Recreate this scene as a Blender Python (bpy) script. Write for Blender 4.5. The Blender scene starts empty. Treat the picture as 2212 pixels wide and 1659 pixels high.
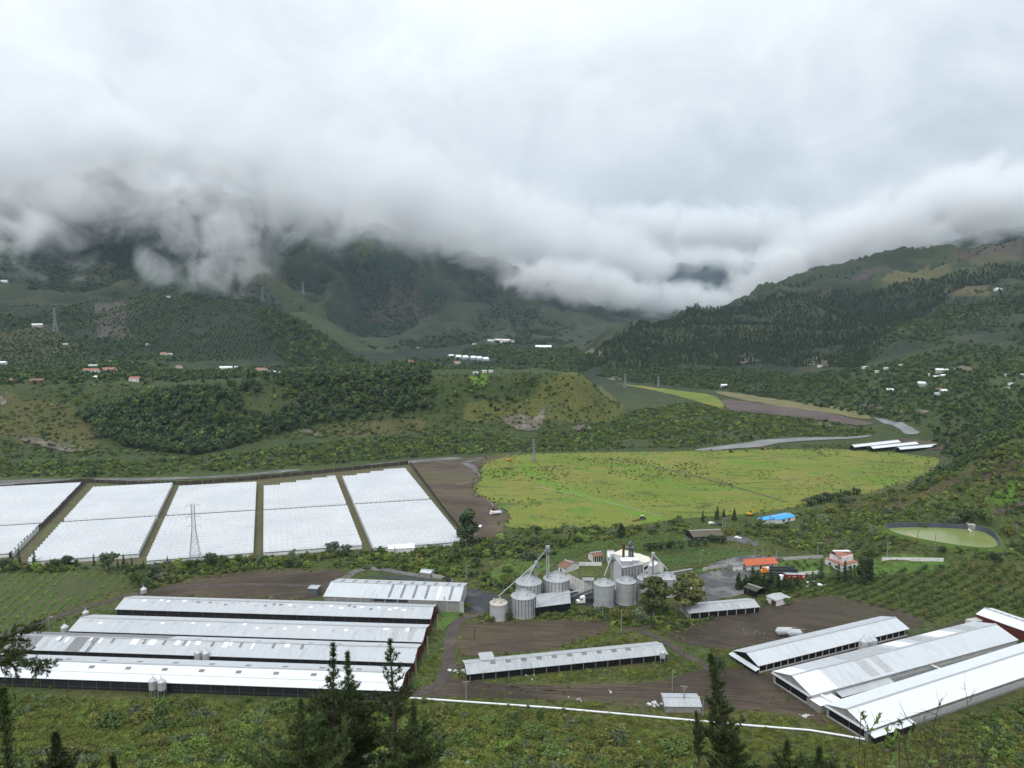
import bpy, bmesh, math, random
import numpy as np
from mathutils import Vector, Matrix, noise as mnoise
R = math.radians
rnd = random.Random(7)
nrg = np.random.default_rng(11)
scene = bpy.context.scene
col = scene.collection

# ------------------------------------------------------------------ camera
CAM_Z = 160.0
PITCH = R(6.5)
FPX = 1661.0                     # focal length in pixels of a 2212 px wide view
cam_d = bpy.data.cameras.new('camera'); cam = bpy.data.objects.new('camera', cam_d)
col.objects.link(cam); scene.camera = cam
cam.location = (0, 0, CAM_Z); cam.rotation_euler = (R(90) - PITCH, 0, 0)
cam_d.sensor_width = 36.0; cam_d.lens = 36.0 * FPX / 2212.0
cam_d.clip_start = 0.5; cam_d.clip_end = 40000

# ------------------------------------------------------------------ world, sun, exposure
SUN_EL, SUN_AZ = R(52), R(205)
w = bpy.data.worlds.new('World'); scene.world = w; w.use_nodes = True
nt = w.node_tree; N = nt.nodes; L = nt.links
for n in list(N): N.remove(n)
out = N.new('ShaderNodeOutputWorld'); bg = N.new('ShaderNodeBackground'); L.new(bg.outputs[0], out.inputs[0])
sky = N.new('ShaderNodeTexSky'); sky.sky_type = 'NISHITA'; sky.sun_disc = False
sky.sun_elevation = SUN_EL; sky.sun_rotation = SUN_AZ; sky.altitude = 2000
skm = N.new('ShaderNodeVectorMath'); skm.operation = 'SCALE'; skm.inputs['Scale'].default_value = 0.10
L.new(sky.outputs[0], skm.inputs[0])
tc = N.new('ShaderNodeTexCoord'); sep = N.new('ShaderNodeSeparateXYZ'); L.new(tc.outputs['Generated'], sep.inputs[0])
def wmath(op, a, b=None, clamp=False):
    m = N.new('ShaderNodeMath'); m.operation = op; m.use_clamp = clamp
    for i, q in enumerate((a, b)):
        if q is None: continue
        if isinstance(q, (int, float)): m.inputs[i].default_value = q
        else: L.new(q, m.inputs[i])
    return m.outputs[0]
zc = wmath('MAXIMUM', sep.outputs['Z'], 0.0)
den = wmath('ADD', zc, 0.55)
dv = N.new('ShaderNodeVectorMath'); dv.operation = 'DIVIDE'; L.new(tc.outputs['Generated'], dv.inputs[0])
cmb = N.new('ShaderNodeCombineXYZ')
for i in range(3): L.new(den, cmb.inputs[i])
L.new(cmb.outputs[0], dv.inputs[1])
def wnoise(scale, detail, rough, dist=0.0):
    n = N.new('ShaderNodeTexNoise'); n.inputs['Scale'].default_value = scale; n.inputs['Detail'].default_value = detail
    n.inputs['Roughness'].default_value = rough; n.inputs['Distortion'].default_value = dist
    L.new(dv.outputs[0], n.inputs['Vector']); return n.outputs['Fac']
n1 = wnoise(1.5, 5, 0.52, 0.9); n2 = wnoise(4.5, 6, 0.6, 0.6)
nm = wmath('ADD', wmath('MULTIPLY', n1, 0.65), wmath('MULTIPLY', n2, 0.35))
ramp = N.new('ShaderNodeValToRGB'); L.new(nm, ramp.inputs[0])
ramp.color_ramp.elements[0].position = 0.34; ramp.color_ramp.elements[0].color = (0.57, 0.64, 0.70, 1)
ramp.color_ramp.elements[1].position = 0.66; ramp.color_ramp.elements[1].color = (0.94, 0.99, 1.03, 1)
grad = wmath('ADD', wmath('MULTIPLY', zc, 1.25), 0.70)      # an overcast sky is brighter towards the zenith
cg = N.new('ShaderNodeVectorMath'); cg.operation = 'SCALE'; L.new(ramp.outputs[0], cg.inputs[0]); L.new(grad, cg.inputs['Scale'])
mix = N.new('ShaderNodeMix'); mix.data_type = 'RGBA'; mix.inputs['Factor'].default_value = 0.92
L.new(skm.outputs[0], mix.inputs['A']); L.new(cg.outputs[0], mix.inputs['B'])
L.new(mix.outputs['Result'], bg.inputs[0]); bg.inputs[1].default_value = 1.0

sun_d = bpy.data.lights.new('sun', 'SUN'); sun = bpy.data.objects.new('sun', sun_d); col.objects.link(sun)
sun_d.energy = 1.4; sun_d.angle = R(18); sun_d.color = (1.0, 0.965, 0.91)
sun.rotation_euler = (R(90) - SUN_EL, 0, SUN_AZ + R(180)); sun.location = (0, -50, 400)
# the lamp shines along -Z; direction to the sun has azimuth SUN_AZ measured from +Y
sd = Vector((math.sin(SUN_AZ) * math.cos(SUN_EL), math.cos(SUN_AZ) * math.cos(SUN_EL), math.sin(SUN_EL)))
sun.rotation_euler = sd.to_track_quat('Z', 'Y').to_euler()

vs = scene.view_settings
vs.view_transform = 'Standard'; vs.look = 'None'; vs.gamma = 1.0; vs.exposure = 0.14; vs.use_curve_mapping = False
cy = scene.cycles
cy.use_denoising = True; cy.max_bounces = 7; cy.diffuse_bounces = 2; cy.glossy_bounces = 2
cy.transmission_bounces = 3; cy.transparent_max_bounces = 6; cy.volume_bounces = 4
cy.volume_step_rate = 1.0; cy.volume_max_steps = 96
cy.use_adaptive_sampling = True; cy.adaptive_threshold = 0.02

# ------------------------------------------------------------------ view geometry: pixel of the 2212 x 1659 view -> world ray
CP, SP = math.cos(PITCH), math.sin(PITCH)
def ray(u, v):
    a = (u - 1106.0) / FPX; b = -(v - 829.5) / FPX
    return a, CP + b * SP, -SP + b * CP
def px(u, v, z=0.0):
    dx, dy, dz = ray(u, v); t = (z - CAM_Z) / dz
    return Vector((dx * t, dy * t, z))
def kv(v):
    a, dy, dz = ray(1106, v); return -dz / dy

# ------------------------------------------------------------------ terrain height table
FLAT = [(-60, 160), (0, 157.5), (5, 152), (20, 138), (60, 112), (100, 89.5), (150, 57)]
def V(y, v): return (y, CAM_Z - kv(v) * y)
COLS = {}
def foot(ys):      # the camera's own hillside down to the valley floor, which begins at distance ys
    f = [(288, 156), (283, 151), (268, 138), (228, 112), (188, 89), (138, 57), (105, 37.5), (73, 20), (45, 9.5), (25, 4), (10, 1), (0, 0)]
    s = ys / 288.0
    return [(-60, 160)] + [(ys - d * s, z) for d, z in f]
COLS[-700] = foot(300) + [(640, 0), (730, 0), V(850, 890), V(900, 840), V(950, 828), V(1150, 790), V(1300, 755), V(1600, 690), V(1950, 610), V(2300, 500), V(3200, 390), (4200, 620), (9800, 300)]
COLS[0] = foot(298) + [(640, 0), (735, 0), V(800, 955), V(860, 890), V(905, 838), V(950, 825), V(1150, 790), V(1300, 755), V(1600, 695), V(1930, 636), V(2250, 600), V(2700, 500), V(3200, 405), (3700, 650), (5500, 600), (9800, 300)]
COLS[200] = foot(295) + [(640, 0), (745, 0), V(810, 955), V(870, 890), V(915, 838), V(950, 825), V(1150, 790), V(1300, 758), V(1600, 700), V(1920, 640), (2100, 150), V(2500, 590), V(2900, 500), V(3300, 405), (3700, 660), (5500, 600), (9800, 300)]
COLS[400] = foot(292) + [(650, 0), (760, 0), V(825, 950), V(885, 880), V(930, 832), V(965, 822), V(1250, 785), V(1550, 715), V(1900, 634), (2120, 120), V(2600, 600), V(3100, 500), V(3500, 415), (3900, 650), (5600, 600), (9800, 300)]
COLS[560] = foot(290) + [(655, 0), (790, 0), V(850, 935), V(900, 870), V(945, 825), V(980, 818), V(1250, 792), V(1550, 715), V(1830, 652), (2080, 95), V(2600, 625), V(3300, 500), V(3700, 430), (4100, 640), (5600, 600), (9800, 300)]
COLS[700] = foot(288) + [(690, 0), (820, 0), V(880, 925), V(920, 865), V(960, 818), V(990, 813), V(1200, 795), V(1500, 755), V(1880, 690), (2250, 50), (2500, 60), V(3000, 640), V(3500, 560), V(4200, 470), (4500, 600), (5600, 560), (9800, 300)]
COLS[850] = foot(287) + [(700, 0), (850, 0), V(900, 920), V(940, 860), V(970, 812), V(1000, 808), (1080, 52), (1300, 34), V(1620, 766), (2000, 22), (2450, 16), V(3000, 700), V(3500, 640), V(4000, 560), V(4500, 505), (5600, 480), (9800, 300)]
COLS[1000] = foot(284) + [(720, 0), (885, 0), V(925, 905), V(955, 855), V(985, 812), V(1010, 808), (1080, 50), (1200, 22), (1770, 18), (2470, 18), V(3200, 700), V(3900, 640), V(4400, 580), V(4800, 548), (6000, 380), (9800, 300)]
COLS[1106] = foot(281) + [(740, 0), (895, 0), V(935, 900), V(965, 855), V(995, 810), V(1020, 806), (1080, 50), (1200, 20), (1950, 12), (2700, 14), V(3600, 682), V(4300, 622), V(4800, 584), (6000, 300), (9800, 300)]
COLS[1250] = foot(276) + [(780, 0), (905, 0), V(945, 900), V(975, 855), V(1005, 808), V(1030, 806), (1080, 40), (1150, 12), (1450, 10), (2300, 10), V(3500, 702), V(4600, 660), (6000, 120), (9800, 400)]
COLS[1330] = foot(273) + [(800, 0), (960, 0), V(990, 898), V(1015, 875), (1045, 15), (1100, 8), (1450, 12), V(1750, 752), V(2050, 715), (2600, 15), (3500, 12), V(4700, 683), (6500, 60), (9800, 600)]
COLS[1450] = foot(269) + [(830, 0), (1050, 6), (1200, 8), V(1440, 800), V(1850, 738), V(2300, 690), (2900, 30), (4500, 0), V(6500, 674), V(7600, 645), V(9800, 570)]
COLS[1550] = foot(266) + [(830, 0), (1000, 4), (1180, 9), V(1400, 808), V(1750, 748), V(2500, 665), (3100, 60), (4500, 0), V(6500, 668), V(7600, 640), V(9800, 560)]
COLS[1700] = foot(260) + [(830, 0), (960, 2), (1150, 8), V(1390, 800), V(1900, 700), V(2700, 617), (3400, 150), (5000, 60), V(7600, 640), V(9800, 560)]
COLS[1850] = foot(255) + [(420, 0), (480, 3), (560, 2), (640, 0), (900, 0), (960, 4), V(1060, 868), V(1150, 832), V(1500, 752), V(2150, 652), V(2800, 572), (3200, 290), (5000, 250), (9800, 700)]
COLS[2000] = foot(252) + [(395, 0), (415, 3), (440, 11), (500, 14), (560, 12), (615, 8), (660, 2), (800, 1), V(880, 905), V(960, 862), V(1080, 822), V(1350, 752), V(1950, 655), V(2800, 545), (3300, 330), (5000, 330), (9800, 700)]
COLS[2212] = foot(250) + [(390, 0), (410, 3), (436, 12), (470, 18), (520, 45), (575, 56), (650, 46), V(760, 902), V(850, 862), V(1050, 802), V(1500, 702), V(2000, 602), V(2700, 500), (3300, 400), (5000, 380), (9800, 500)]
COLS[2900] = foot(248) + [(370, 0), (440, 25), (520, 75), (620, 90), (760, 80), V(850, 840), V(1050, 760), V(1500, 650), V(2000, 540), V(2700, 440), (5000, 500), (9800, 500)]

YS = np.concatenate([np.linspace(-60, 180, 121), np.linspace(182, 1100, 460), np.geomspace(1103, 9800, 420)])
def pchip(x, y, xi):
    x = np.asarray(x, float); y = np.asarray(y, float)
    h = np.diff(x); d = np.diff(y) / h; m = np.zeros_like(y)
    for i in range(1, len(x) - 1):
        if d[i - 1] * d[i] > 0:
            w1 = 2 * h[i] + h[i - 1]; w2 = h[i] + 2 * h[i - 1]
            m[i] = (w1 + w2) / (w1 / d[i - 1] + w2 / d[i])
    m[0] = d[0]; m[-1] = d[-1]
    k = np.clip(np.searchsorted(x, xi) - 1, 0, len(x) - 2); t = (xi - x[k]) / h[k]
    h00 = 2 * t**3 - 3 * t**2 + 1; h10 = t**3 - 2 * t**2 + t; h01 = -2 * t**3 + 3 * t**2; h11 = t**3 - t**2
    return h00 * y[k] + h10 * h[k] * m[k] + h01 * y[k + 1] + h11 * h[k] * m[k + 1]
US = sorted(COLS); SC = np.array([(q - 1106.0) / FPX for q in US])
TAB = np.stack([pchip([p[0] for p in COLS[q]], [p[1] for p in COLS[q]], YS) for q in US])     # columns x YS
SF = np.linspace(-1.08, 1.08, 433)
TABF = np.zeros((len(SF), len(YS)))
for j in range(len(YS)): TABF[:, j] = pchip(SC, TAB[:, j], SF)
for _ in range(3):    # soften the steps between the profile columns
    TABF[1:-1] = 0.25 * TABF[:-2] + 0.5 * TABF[1:-1] + 0.25 * TABF[2:]

def hash2(ix, iy, seed):
    n = (ix.astype(np.int64) * 374761393 + iy.astype(np.int64) * 668265263 + seed * 974711) & 0x7fffffff
    n = ((n ^ (n >> 13)) * 1274126177) & 0x7fffffff
    return ((n ^ (n >> 16)) & 0xffff) / 65535.0
def vnoise(x, y, seed=0):
    ix = np.floor(x); iy = np.floor(y); fx = x - ix; fy = y - iy
    fx = fx * fx * fx * (fx * (fx * 6 - 15) + 10); fy = fy * fy * fy * (fy * (fy * 6 - 15) + 10)
    a = hash2(ix, iy, seed); b = hash2(ix + 1, iy, seed); c = hash2(ix, iy + 1, seed); d = hash2(ix + 1, iy + 1, seed)
    return (a * (1 - fx) + b * fx) * (1 - fy) + (c * (1 - fx) + d * fx) * fy
def fbm(x, y, sc, oct=4, seed=0):
    x = np.asarray(x, float) / sc; y = np.asarray(y, float) / sc; s = 0; a = 0.5
    for o in range(oct):
        ca, sa = math.cos(0.6 * o + .3), math.sin(0.6 * o + .3)
        s = s + a * vnoise(ca * x - sa * y + 17.3 * o, sa * x + ca * y + 5.1 * o, seed + o); x = x * 2.03; y = y * 2.03; a *= 0.5
    return s / (1 - 0.5 ** oct)
def H0(x, y):
    x = np.asarray(x, float); y = np.asarray(y, float)
    s = np.clip(x / np.maximum(y, 12.0), -1.07, 1.07)
    fi = (s - SF[0]) / (SF[1] - SF[0]); i = np.clip(fi.astype(int), 0, len(SF) - 2); ti = fi - i
    j = np.clip(np.searchsorted(YS, y) - 1, 0, len(YS) - 2); tj = np.clip((y - YS[j]) / (YS[j + 1] - YS[j]), 0, 1)
    return (TABF[i, j] * (1 - ti) + TABF[i + 1, j] * ti) * (1 - tj) + (TABF[i, j + 1] * (1 - ti) + TABF[i + 1, j + 1] * ti) * tj
def sst(a, b, x):
    t = np.clip((x - a) / (b - a), 0, 1); return t * t * (3 - 2 * t)
def RDG(x, y): return 1 - np.abs(2 * fbm(x * 1.0, y * 0.5, 300, 4, 21) - 1) ** 0.8
def Hn(x, y):
    x = np.asarray(x, float); y = np.asarray(y, float); h = H0(x, y)
    hill = sst(3, 40, h)
    near = hill * (y < 330)                                    # the camera's own hillside
    far = hill * (y >= 330)
    g = fbm(x, y, 150, 4, 3) - 0.5; rdg = RDG(x, y)
    amp = sst(600, 1500, y) * 16 + sst(1500, 3200, y) * 62
    h = h + far * (g * (10 + amp * 0.5) + (rdg - 0.75) * amp * 2.2)
    h = h + near * sst(230, 120, y) * (fbm(x, y, 22, 3, 9) - 0.5) * 5
    h = h + sst(0.2, 4, h) * (fbm(x, y, 14, 3, 5) - 0.5) * 2.2
    ex = (x - 266) * 0.94 - (y - 457) * 0.34; ey = (x - 266) * 0.34 + (y - 457) * 0.94      # the reservoir's level shelf
    pm = 1 - sst(1.05, 1.7, np.sqrt((ex / 33) ** 2 + (ey / 19) ** 2)); h = h * (1 - pm) + 12.6 * pm
    return h
def H(x, y): return float(Hn(np.array([x]), np.array([y]))[0])
def G(u, v, lift=0.0):
    dx, dy, dz = ray(u, v)
    ys = np.geomspace(150, 9500, 3000); t = ys / dy; hz = Hn(dx * t, ys); zr = CAM_Z + dz * t
    k = int(np.argmax(zr <= hz)); k = max(k, 1)
    a = (zr[k - 1] - hz[k - 1]); b = (hz[k] - zr[k]); f = a / max(a + b, 1e-9)
    yy = ys[k - 1] + f * (ys[k] - ys[k - 1]); tt = yy / dy
    return Vector((dx * tt, yy, H(dx * tt, yy) + lift))
HAZE = 2.6e-5

# ------------------------------------------------------------------ materials
MATS = {}
class NB:
    def __init__(s, name):
        s.m = bpy.data.materials.new(name); s.m.use_nodes = True; s.t = s.m.node_tree
        s.b = s.t.nodes['Principled BSDF']; s.o = s.t.nodes['Material Output']
        s.b.inputs['Specular IOR Level'].default_value = 0.25
    def n(s, typ, **k):
        q = s.t.nodes.new(typ)
        for a, v in k.items(): setattr(q, a, v)
        return q
    def l(s, a, b): s.t.links.new(a, b)
    def math(s, op, a, b=0.0, clamp=False):
        m = s.n('ShaderNodeMath', operation=op, use_clamp=clamp)
        for i, q in enumerate((a, b)):
            if isinstance(q, (int, float)): m.inputs[i].default_value = q
            else: s.l(q, m.inputs[i])
        return m.outputs[0]
    def pos(s, obj=True, scale=(1, 1, 1)):
        if obj: o = s.n('ShaderNodeTexCoord').outputs['Object']
        else: o = s.n('ShaderNodeNewGeometry').outputs['Position']
        m = s.n('ShaderNodeMapping'); m.inputs['Scale'].default_value = scale; s.l(o, m.inputs[0]); return m.outputs[0]
    def noise(s, vec, scale, detail=4, rough=0.6, dist=0.0):
        q = s.n('ShaderNodeTexNoise'); q.inputs['Scale'].default_value = scale; q.inputs['Detail'].default_value = detail
        q.inputs['Roughness'].default_value = rough; q.inputs['Distortion'].default_value = dist; s.l(vec, q.inputs['Vector']); return q.outputs['Fac']
    def remap(s, v, a, b, c=0.0, d=1.0):
        q = s.n('ShaderNodeMapRange'); s.l(v, q.inputs[0])
        for i, x in enumerate((a, b, c, d)): q.inputs[i + 1].default_value = x
        return q.outputs[0]
    def mix(s, f, a, b, mode='MIX'):
        q = s.n('ShaderNodeMix', data_type='RGBA', blend_type=mode)
        for nm, x in (('Factor', f), ('A', a), ('B', b)):
            if isinstance(x, (int, float)): q.inputs[nm].default_value = x
            elif isinstance(x, tuple): q.inputs[nm].default_value = x if len(x) == 4 else (*x, 1)
            else: s.l(x, q.inputs[nm])
        return q.outputs['Result']
    def bump(s, h, strength, dist):
        q = s.n('ShaderNodeBump'); q.inputs['Strength'].default_value = strength; q.inputs['Distance'].default_value = dist
        s.l(h, q.inputs['Height']); s.l(q.outputs[0], s.b.inputs['Normal'])
    def fin(s, c, rough=0.85, metal=0.0):
        if isinstance(c, tuple): s.b.inputs['Base Color'].default_value = (*c, 1) if len(c) == 3 else c
        else: s.l(c, s.b.inputs['Base Color'])
        s.b.inputs['Roughness'].default_value = rough; s.b.inputs['Metallic'].default_value = metal
        MATS[s.m.name] = s.m; return s.m

def m_plain(name, c, c2=None, scale=0.6, rough=0.8, metal=0.0, obj=True, lo=0.35, hi=0.65, bump=0.0, stretch=(1, 1, 1)):
    b = NB(name); p = b.pos(obj, stretch); f = b.noise(p, scale, 5)
    c2 = c2 or tuple(x * 0.75 for x in c)
    if bump: b.bump(f, bump, 0.3)
    return b.fin(b.mix(b.remap(f, lo, hi), c, c2), rough, metal)

LEAFX = 1.6
def m_leaf(name, c1, c2, rough=0.65):
    c1 = tuple(min(.6, q * LEAFX) for q in c1); c2 = tuple(min(.6, q * LEAFX) for q in c2)
    b = NB(name); a = b.n('ShaderNodeAttribute', attribute_name='tint'); oi = b.n('ShaderNodeObjectInfo')
    f = b.math('ADD', b.math('MULTIPLY', a.outputs['Fac'], 0.7), b.math('MULTIPLY', oi.outputs['Random'], 0.3))
    c = b.mix(f, c1, c2)
    hs = b.n('ShaderNodeHueSaturation'); b.l(c, hs.inputs['Color'])
    b.l(b.remap(oi.outputs['Random'], 0, 1, 0.75, 1.25), hs.inputs['Value'])
    return b.fin(hs.outputs[0], rough)

def m_roof(name, base, dark, sheet=1.05, vary=0.35, rough=0.42, metal=0.15, rows=3.2, streak=0.5):
    """corrugated sheets: x runs along the barn, each sheet keeps its own shade"""
    b = NB(name); tcn = b.n('ShaderNodeTexCoord'); sp = b.n('ShaderNodeSeparateXYZ'); b.l(tcn.outputs['Object'], sp.inputs[0])
    ix = b.math('FLOOR', b.math('DIVIDE', sp.outputs['X'], sheet)); iy = b.math('FLOOR', b.math('DIVIDE', sp.outputs['Y'], rows))
    cv = b.n('ShaderNodeCombineXYZ'); b.l(ix, cv.inputs[0]); b.l(iy, cv.inputs[1])
    wn = b.n('ShaderNodeTexWhiteNoise', noise_dimensions='3D'); b.l(cv.outputs[0], wn.inputs['Vector'])
    big = b.noise(b.pos(True, (0.06, 0.02, 0.06)), 1.0, 3)
    st = b.noise(b.pos(True, (2.2, 0.10, 0.10)), 1.0, 4)
    f = b.math('ADD', b.math('MULTIPLY', wn.outputs['Value'], vary), b.math('MULTIPLY', b.remap(st, 0.4, 0.75), streak), )
    f = b.math('MULTIPLY', f, b.remap(big, 0.3, 0.65, 0.35, 1.1), clamp=True)
    wv = b.n('ShaderNodeTexWave', wave_type='BANDS', bands_direction='X'); wv.inputs['Scale'].default_value = 1.6
    b.l(tcn.outputs['Object'], wv.inputs['Vector']); b.bump(wv.outputs['Fac'], 0.35, 0.06)
    return b.fin(b.mix(f, base, dark), rough, metal)

# --- ground cover of the terrain: colour attribute 'cover' (what grows or lies there, plus relief shading painted on the mountains) with grain from noise
b = NB('terrain_cover'); at = b.n('ShaderNodeAttribute', attribute_name='cover')
p = b.pos(False); f1 = b.noise(p, 0.35, 6, 0.7); f2 = b.noise(p, 0.045, 5, 0.6); f3 = b.noise(p, 1.7, 3, 0.7)
c = b.mix(b.remap(f1, 0.38, 0.62, 0, 0.95), at.outputs['Color'], b.mix(1.0, at.outputs['Color'], (0.45, 0.52, 0.42), 'MULTIPLY'))
c = b.mix(b.remap(f2, 0.42, 0.7, 0, 0.5), c, b.mix(1.0, c, (1.55, 1.35, 1.1), 'MULTIPLY'))
c = b.mix(b.remap(f3, 0.4, 0.75, 0, 0.5), c, b.mix(1.0, c, (0.6, 0.62, 0.6), 'MULTIPLY'))
b.bump(b.math('ADD', f1, b.math('MULTIPLY', f3, 0.4)), 0.8, 1.2); b.fin(c, 0.95)

# ploughed soil with furrows
def m_soil(name, ang, c1=(0.082, 0.062, 0.043), c2=(0.042, 0.032, 0.024), weed=(0.10, 0.11, 0.035), wamt=0.25, per=1.6, big=0.02):
    b = NB(name); g = b.n('ShaderNodeNewGeometry').outputs['Position']
    mp = b.n('ShaderNodeMapping'); mp.inputs['Rotation'].default_value = (0, 0, ang); b.l(g, mp.inputs[0])
    wv = b.n('ShaderNodeTexWave', wave_type='BANDS', bands_direction='Y'); wv.inputs['Scale'].default_value = 0.314 / per * 3.1
    wv.inputs['Distortion'].default_value = 2.5; wv.inputs['Detail'].default_value = 2; wv.inputs['Detail Scale'].default_value = 0.4
    b.l(mp.outputs[0], wv.inputs['Vector'])
    st = b.n('ShaderNodeMapping'); st.inputs['Scale'].default_value = (0.04, 0.5, 1); b.l(mp.outputs[0], st.inputs[0])
    n1 = b.noise(st.outputs[0], 1.0, 5, 0.65); n2 = b.noise(g, big, 5, 0.6, 0.5); n3 = b.noise(g, 0.5, 4, 0.7)
    c = b.mix(b.math('MULTIPLY', wv.outputs['Fac'], 0.55), c1, c2)
    c = b.mix(b.remap(n1, 0.42, 0.62, 0, 0.85), c, tuple(x * 1.5 for x in c1)); c = b.mix(b.remap(n2, 0.35, 0.55, 0.6, 0), c, tuple(x * 0.7 for x in c2))
    wf = b.math('MULTIPLY', b.remap(n2, 0.52, 0.70), b.remap(n3, 0.42, 0.62)); wf = b.math('MULTIPLY', wf, wamt * 2.2, clamp=True)
    c = b.mix(wf, c, weed)
    b.bump(b.math('ADD', wv.outputs['Fac'], n3), 0.7, 0.25)
    return b.fin(c, 0.95)
m_soil('soil_a', R(8)); m_soil('soil_b', R(-14), wamt=0.5); m_soil('soil_c', R(25), c1=(0.068, 0.052, 0.038), c2=(0.036, 0.027, 0.021), wamt=0.2)
m_soil('soil_pale', R(-5), c1=(0.106, 0.081, 0.058), c2=(0.060, 0.045, 0.034), wamt=0.6)
m_soil('soil_far', R(-12), c1=(0.10, 0.078, 0.07), c2=(0.06, 0.047, 0.043), wamt=0.15, per=4)
# tracks, yards
def m_track(name, c1, c2, c3, sc=0.25, rough=0.9, pud=0.0):
    b = NB(name); g = b.pos(False); n1 = b.noise(g, sc, 6, 0.7, 0.8); n2 = b.noise(g, 0.05, 4, 0.6, 1.0); n3 = b.noise(g, 1.3, 3)
    c = b.mix(b.remap(n1, 0.35, 0.65), c1, c2); c = b.mix(b.remap(n2, 0.5, 0.66, 0, 0.85), c, c3)
    b.bump(n3, 0.3, 0.1); m = b.fin(c, rough)
    if pud: b.l(b.remap(n2, 0.48, 0.6, 0.85, pud), b.b.inputs['Roughness'])
    return m
m_track('dirt_road', (0.085, 0.068, 0.058), (0.052, 0.041, 0.036), (0.11, 0.09, 0.078))
m_track('asphalt', (0.050, 0.052, 0.056), (0.038, 0.040, 0.044), (0.075, 0.076, 0.08), 0.15, pud=0.45)
m_track('grey_yard', (0.105, 0.103, 0.106), (0.062, 0.06, 0.062), (0.22, 0.20, 0.185), 0.16, pud=0.6)
m_track('gravel_pale', (0.15, 0.145, 0.135), (0.08, 0.08, 0.072), (0.20, 0.19, 0.18), 0.3)
m_track('rock_pale', (0.15, 0.125, 0.10), (0.07, 0.065, 0.045), (0.22, 0.19, 0.165), 0.12)
m_track('tan_field', (0.165, 0.145, 0.070), (0.125, 0.115, 0.052), (0.15, 0.155, 0.055), 0.08)
m_track('lane_grass', (0.115, 0.100, 0.055), (0.075, 0.070, 0.034), (0.10, 0.115, 0.04), 0.3)
# pasture
b = NB('pasture'); g = b.pos(False); st = b.pos(False, (0.35, 1.6, 1))
n1 = b.noise(g, 0.012, 5, 0.62, 0.6); n2 = b.noise(st, 0.06, 6, 0.7, 0.4); n3 = b.noise(g, 0.6, 4, 0.7); n4 = b.noise(g, 0.02, 4, 0.6, 1.5)
c = b.mix(b.remap(n1, 0.40, 0.60), (0.145, 0.205, 0.022), (0.215, 0.215, 0.042))
c = b.mix(b.remap(n2, 0.48, 0.62, 0, 0.6), c, (0.165, 0.140, 0.050)); c = b.mix(b.remap(n4, 0.57, 0.66, 0, 0.9), c, (0.085, 0.200, 0.020))
n5 = b.noise(b.pos(False, (0.30, 1.0, 1)), 0.055, 6, 0.72, 0.8); c = b.mix(b.remap(n5, 0.55, 0.63, 0, 0.8), c, (0.060, 0.082, 0.024))
c = b.mix(b.remap(n3, 0.42, 0.68, 0, 0.7), c, (0.070, 0.085, 0.020)); b.bump(n3, 0.6, 0.5); b.fin(c, 0.95)
# crop rows and lawn
def m_rows(name, ang, per, c1, c2, soil=(0.07, 0.06, 0.035), frac=0.5):
    b = NB(name); g = b.n('ShaderNodeNewGeometry').outputs['Position']
    mp = b.n('ShaderNodeMapping'); mp.inputs['Rotation'].default_value = (0, 0, ang); b.l(g, mp.inputs[0])
    wv = b.n('ShaderNodeTexWave', wave_type='BANDS', bands_direction='Y'); wv.inputs['Scale'].default_value = 0.314 / per
    wv.inputs['Distortion'].default_value = 1.5; wv.inputs['Detail'].default_value = 3; wv.inputs['Detail Scale'].default_value = 0.6; b.l(mp.outputs[0], wv.inputs['Vector'])
    n2 = b.noise(g, 0.04, 5, 0.65); n3 = b.noise(g, 0.8, 4, 0.7)
    c = b.mix(b.remap(n2, 0.38, 0.66), c1, c2); c = b.mix(b.math('MULTIPLY', b.remap(wv.outputs['Fac'], frac, frac + 0.35), b.remap(n3, 0.3, 0.6)), c, soil)
    c = b.mix(b.remap(n3, 0.45, 0.75, 0, 0.6), c, b.mix(1.0, c, (0.45, 0.5, 0.45), 'MULTIPLY'))
    b.bump(b.math('ADD', n3, wv.outputs['Fac']), 0.7, 0.5); return b.fin(c, 0.95)
m_track('crop_green', (0.070, 0.078, 0.026), (0.048, 0.060, 0.020), (0.090, 0.080, 0.036), 0.3)
m_rows('crop_beds', R(6), 2.6, (0.05, 0.10, 0.022), (0.065, 0.115, 0.025), soil=(0.04, 0.045, 0.022), frac=0.5)
m_rows('meadow', R(30), 30, (0.085, 0.14, 0.025), (0.07, 0.11, 0.024), soil=(0.08, 0.10, 0.03), frac=0.7)
m_plain('lawn', (0.085, 0.15, 0.03), (0.06, 0.10, 0.022), 0.3, 0.95, obj=False)
m_plain('lush', (0.115, 0.205, 0.022), (0.135, 0.190, 0.026), 0.12, 0.95, obj=False)
# roofs, walls and the rest
m_roof('roof_white', (0.72, 0.74, 0.76), (0.58, 0.61, 0.64), vary=0.25, streak=0.25)
m_roof('roof_grey', (0.56, 0.58, 0.60), (0.38, 0.40, 0.42), vary=0.35, streak=0.4)
m_roof('roof_mid', (0.50, 0.515, 0.53), (0.34, 0.355, 0.37), vary=0.35, streak=0.45)
m_roof('roof_old', (0.44, 0.455, 0.47), (0.27, 0.28, 0.285), vary=0.5, streak=0.6, rough=0.6, metal=0.0)
m_roof('roof_dark', (0.20, 0.20, 0.205), (0.13, 0.13, 0.13), vary=0.6, streak=0.4, rough=0.8, metal=0)
m_roof('roof_moss', (0.085, 0.080, 0.062), (0.05, 0.055, 0.03), vary=0.4, streak=0.5, rough=0.9, metal=0)
m_roof('roof_blue', (0.04, 0.36, 0.80), (0.035, 0.30, 0.70), vary=0.3, streak=0.2)
m_plain('moss', (0.10, 0.125, 0.025), (0.07, 0.07, 0.035), 0.35, 0.95)
m_plain('sheet_grey', (0.235, 0.235, 0.235), (0.17, 0.17, 0.17), 0.6, 0.7)
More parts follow.
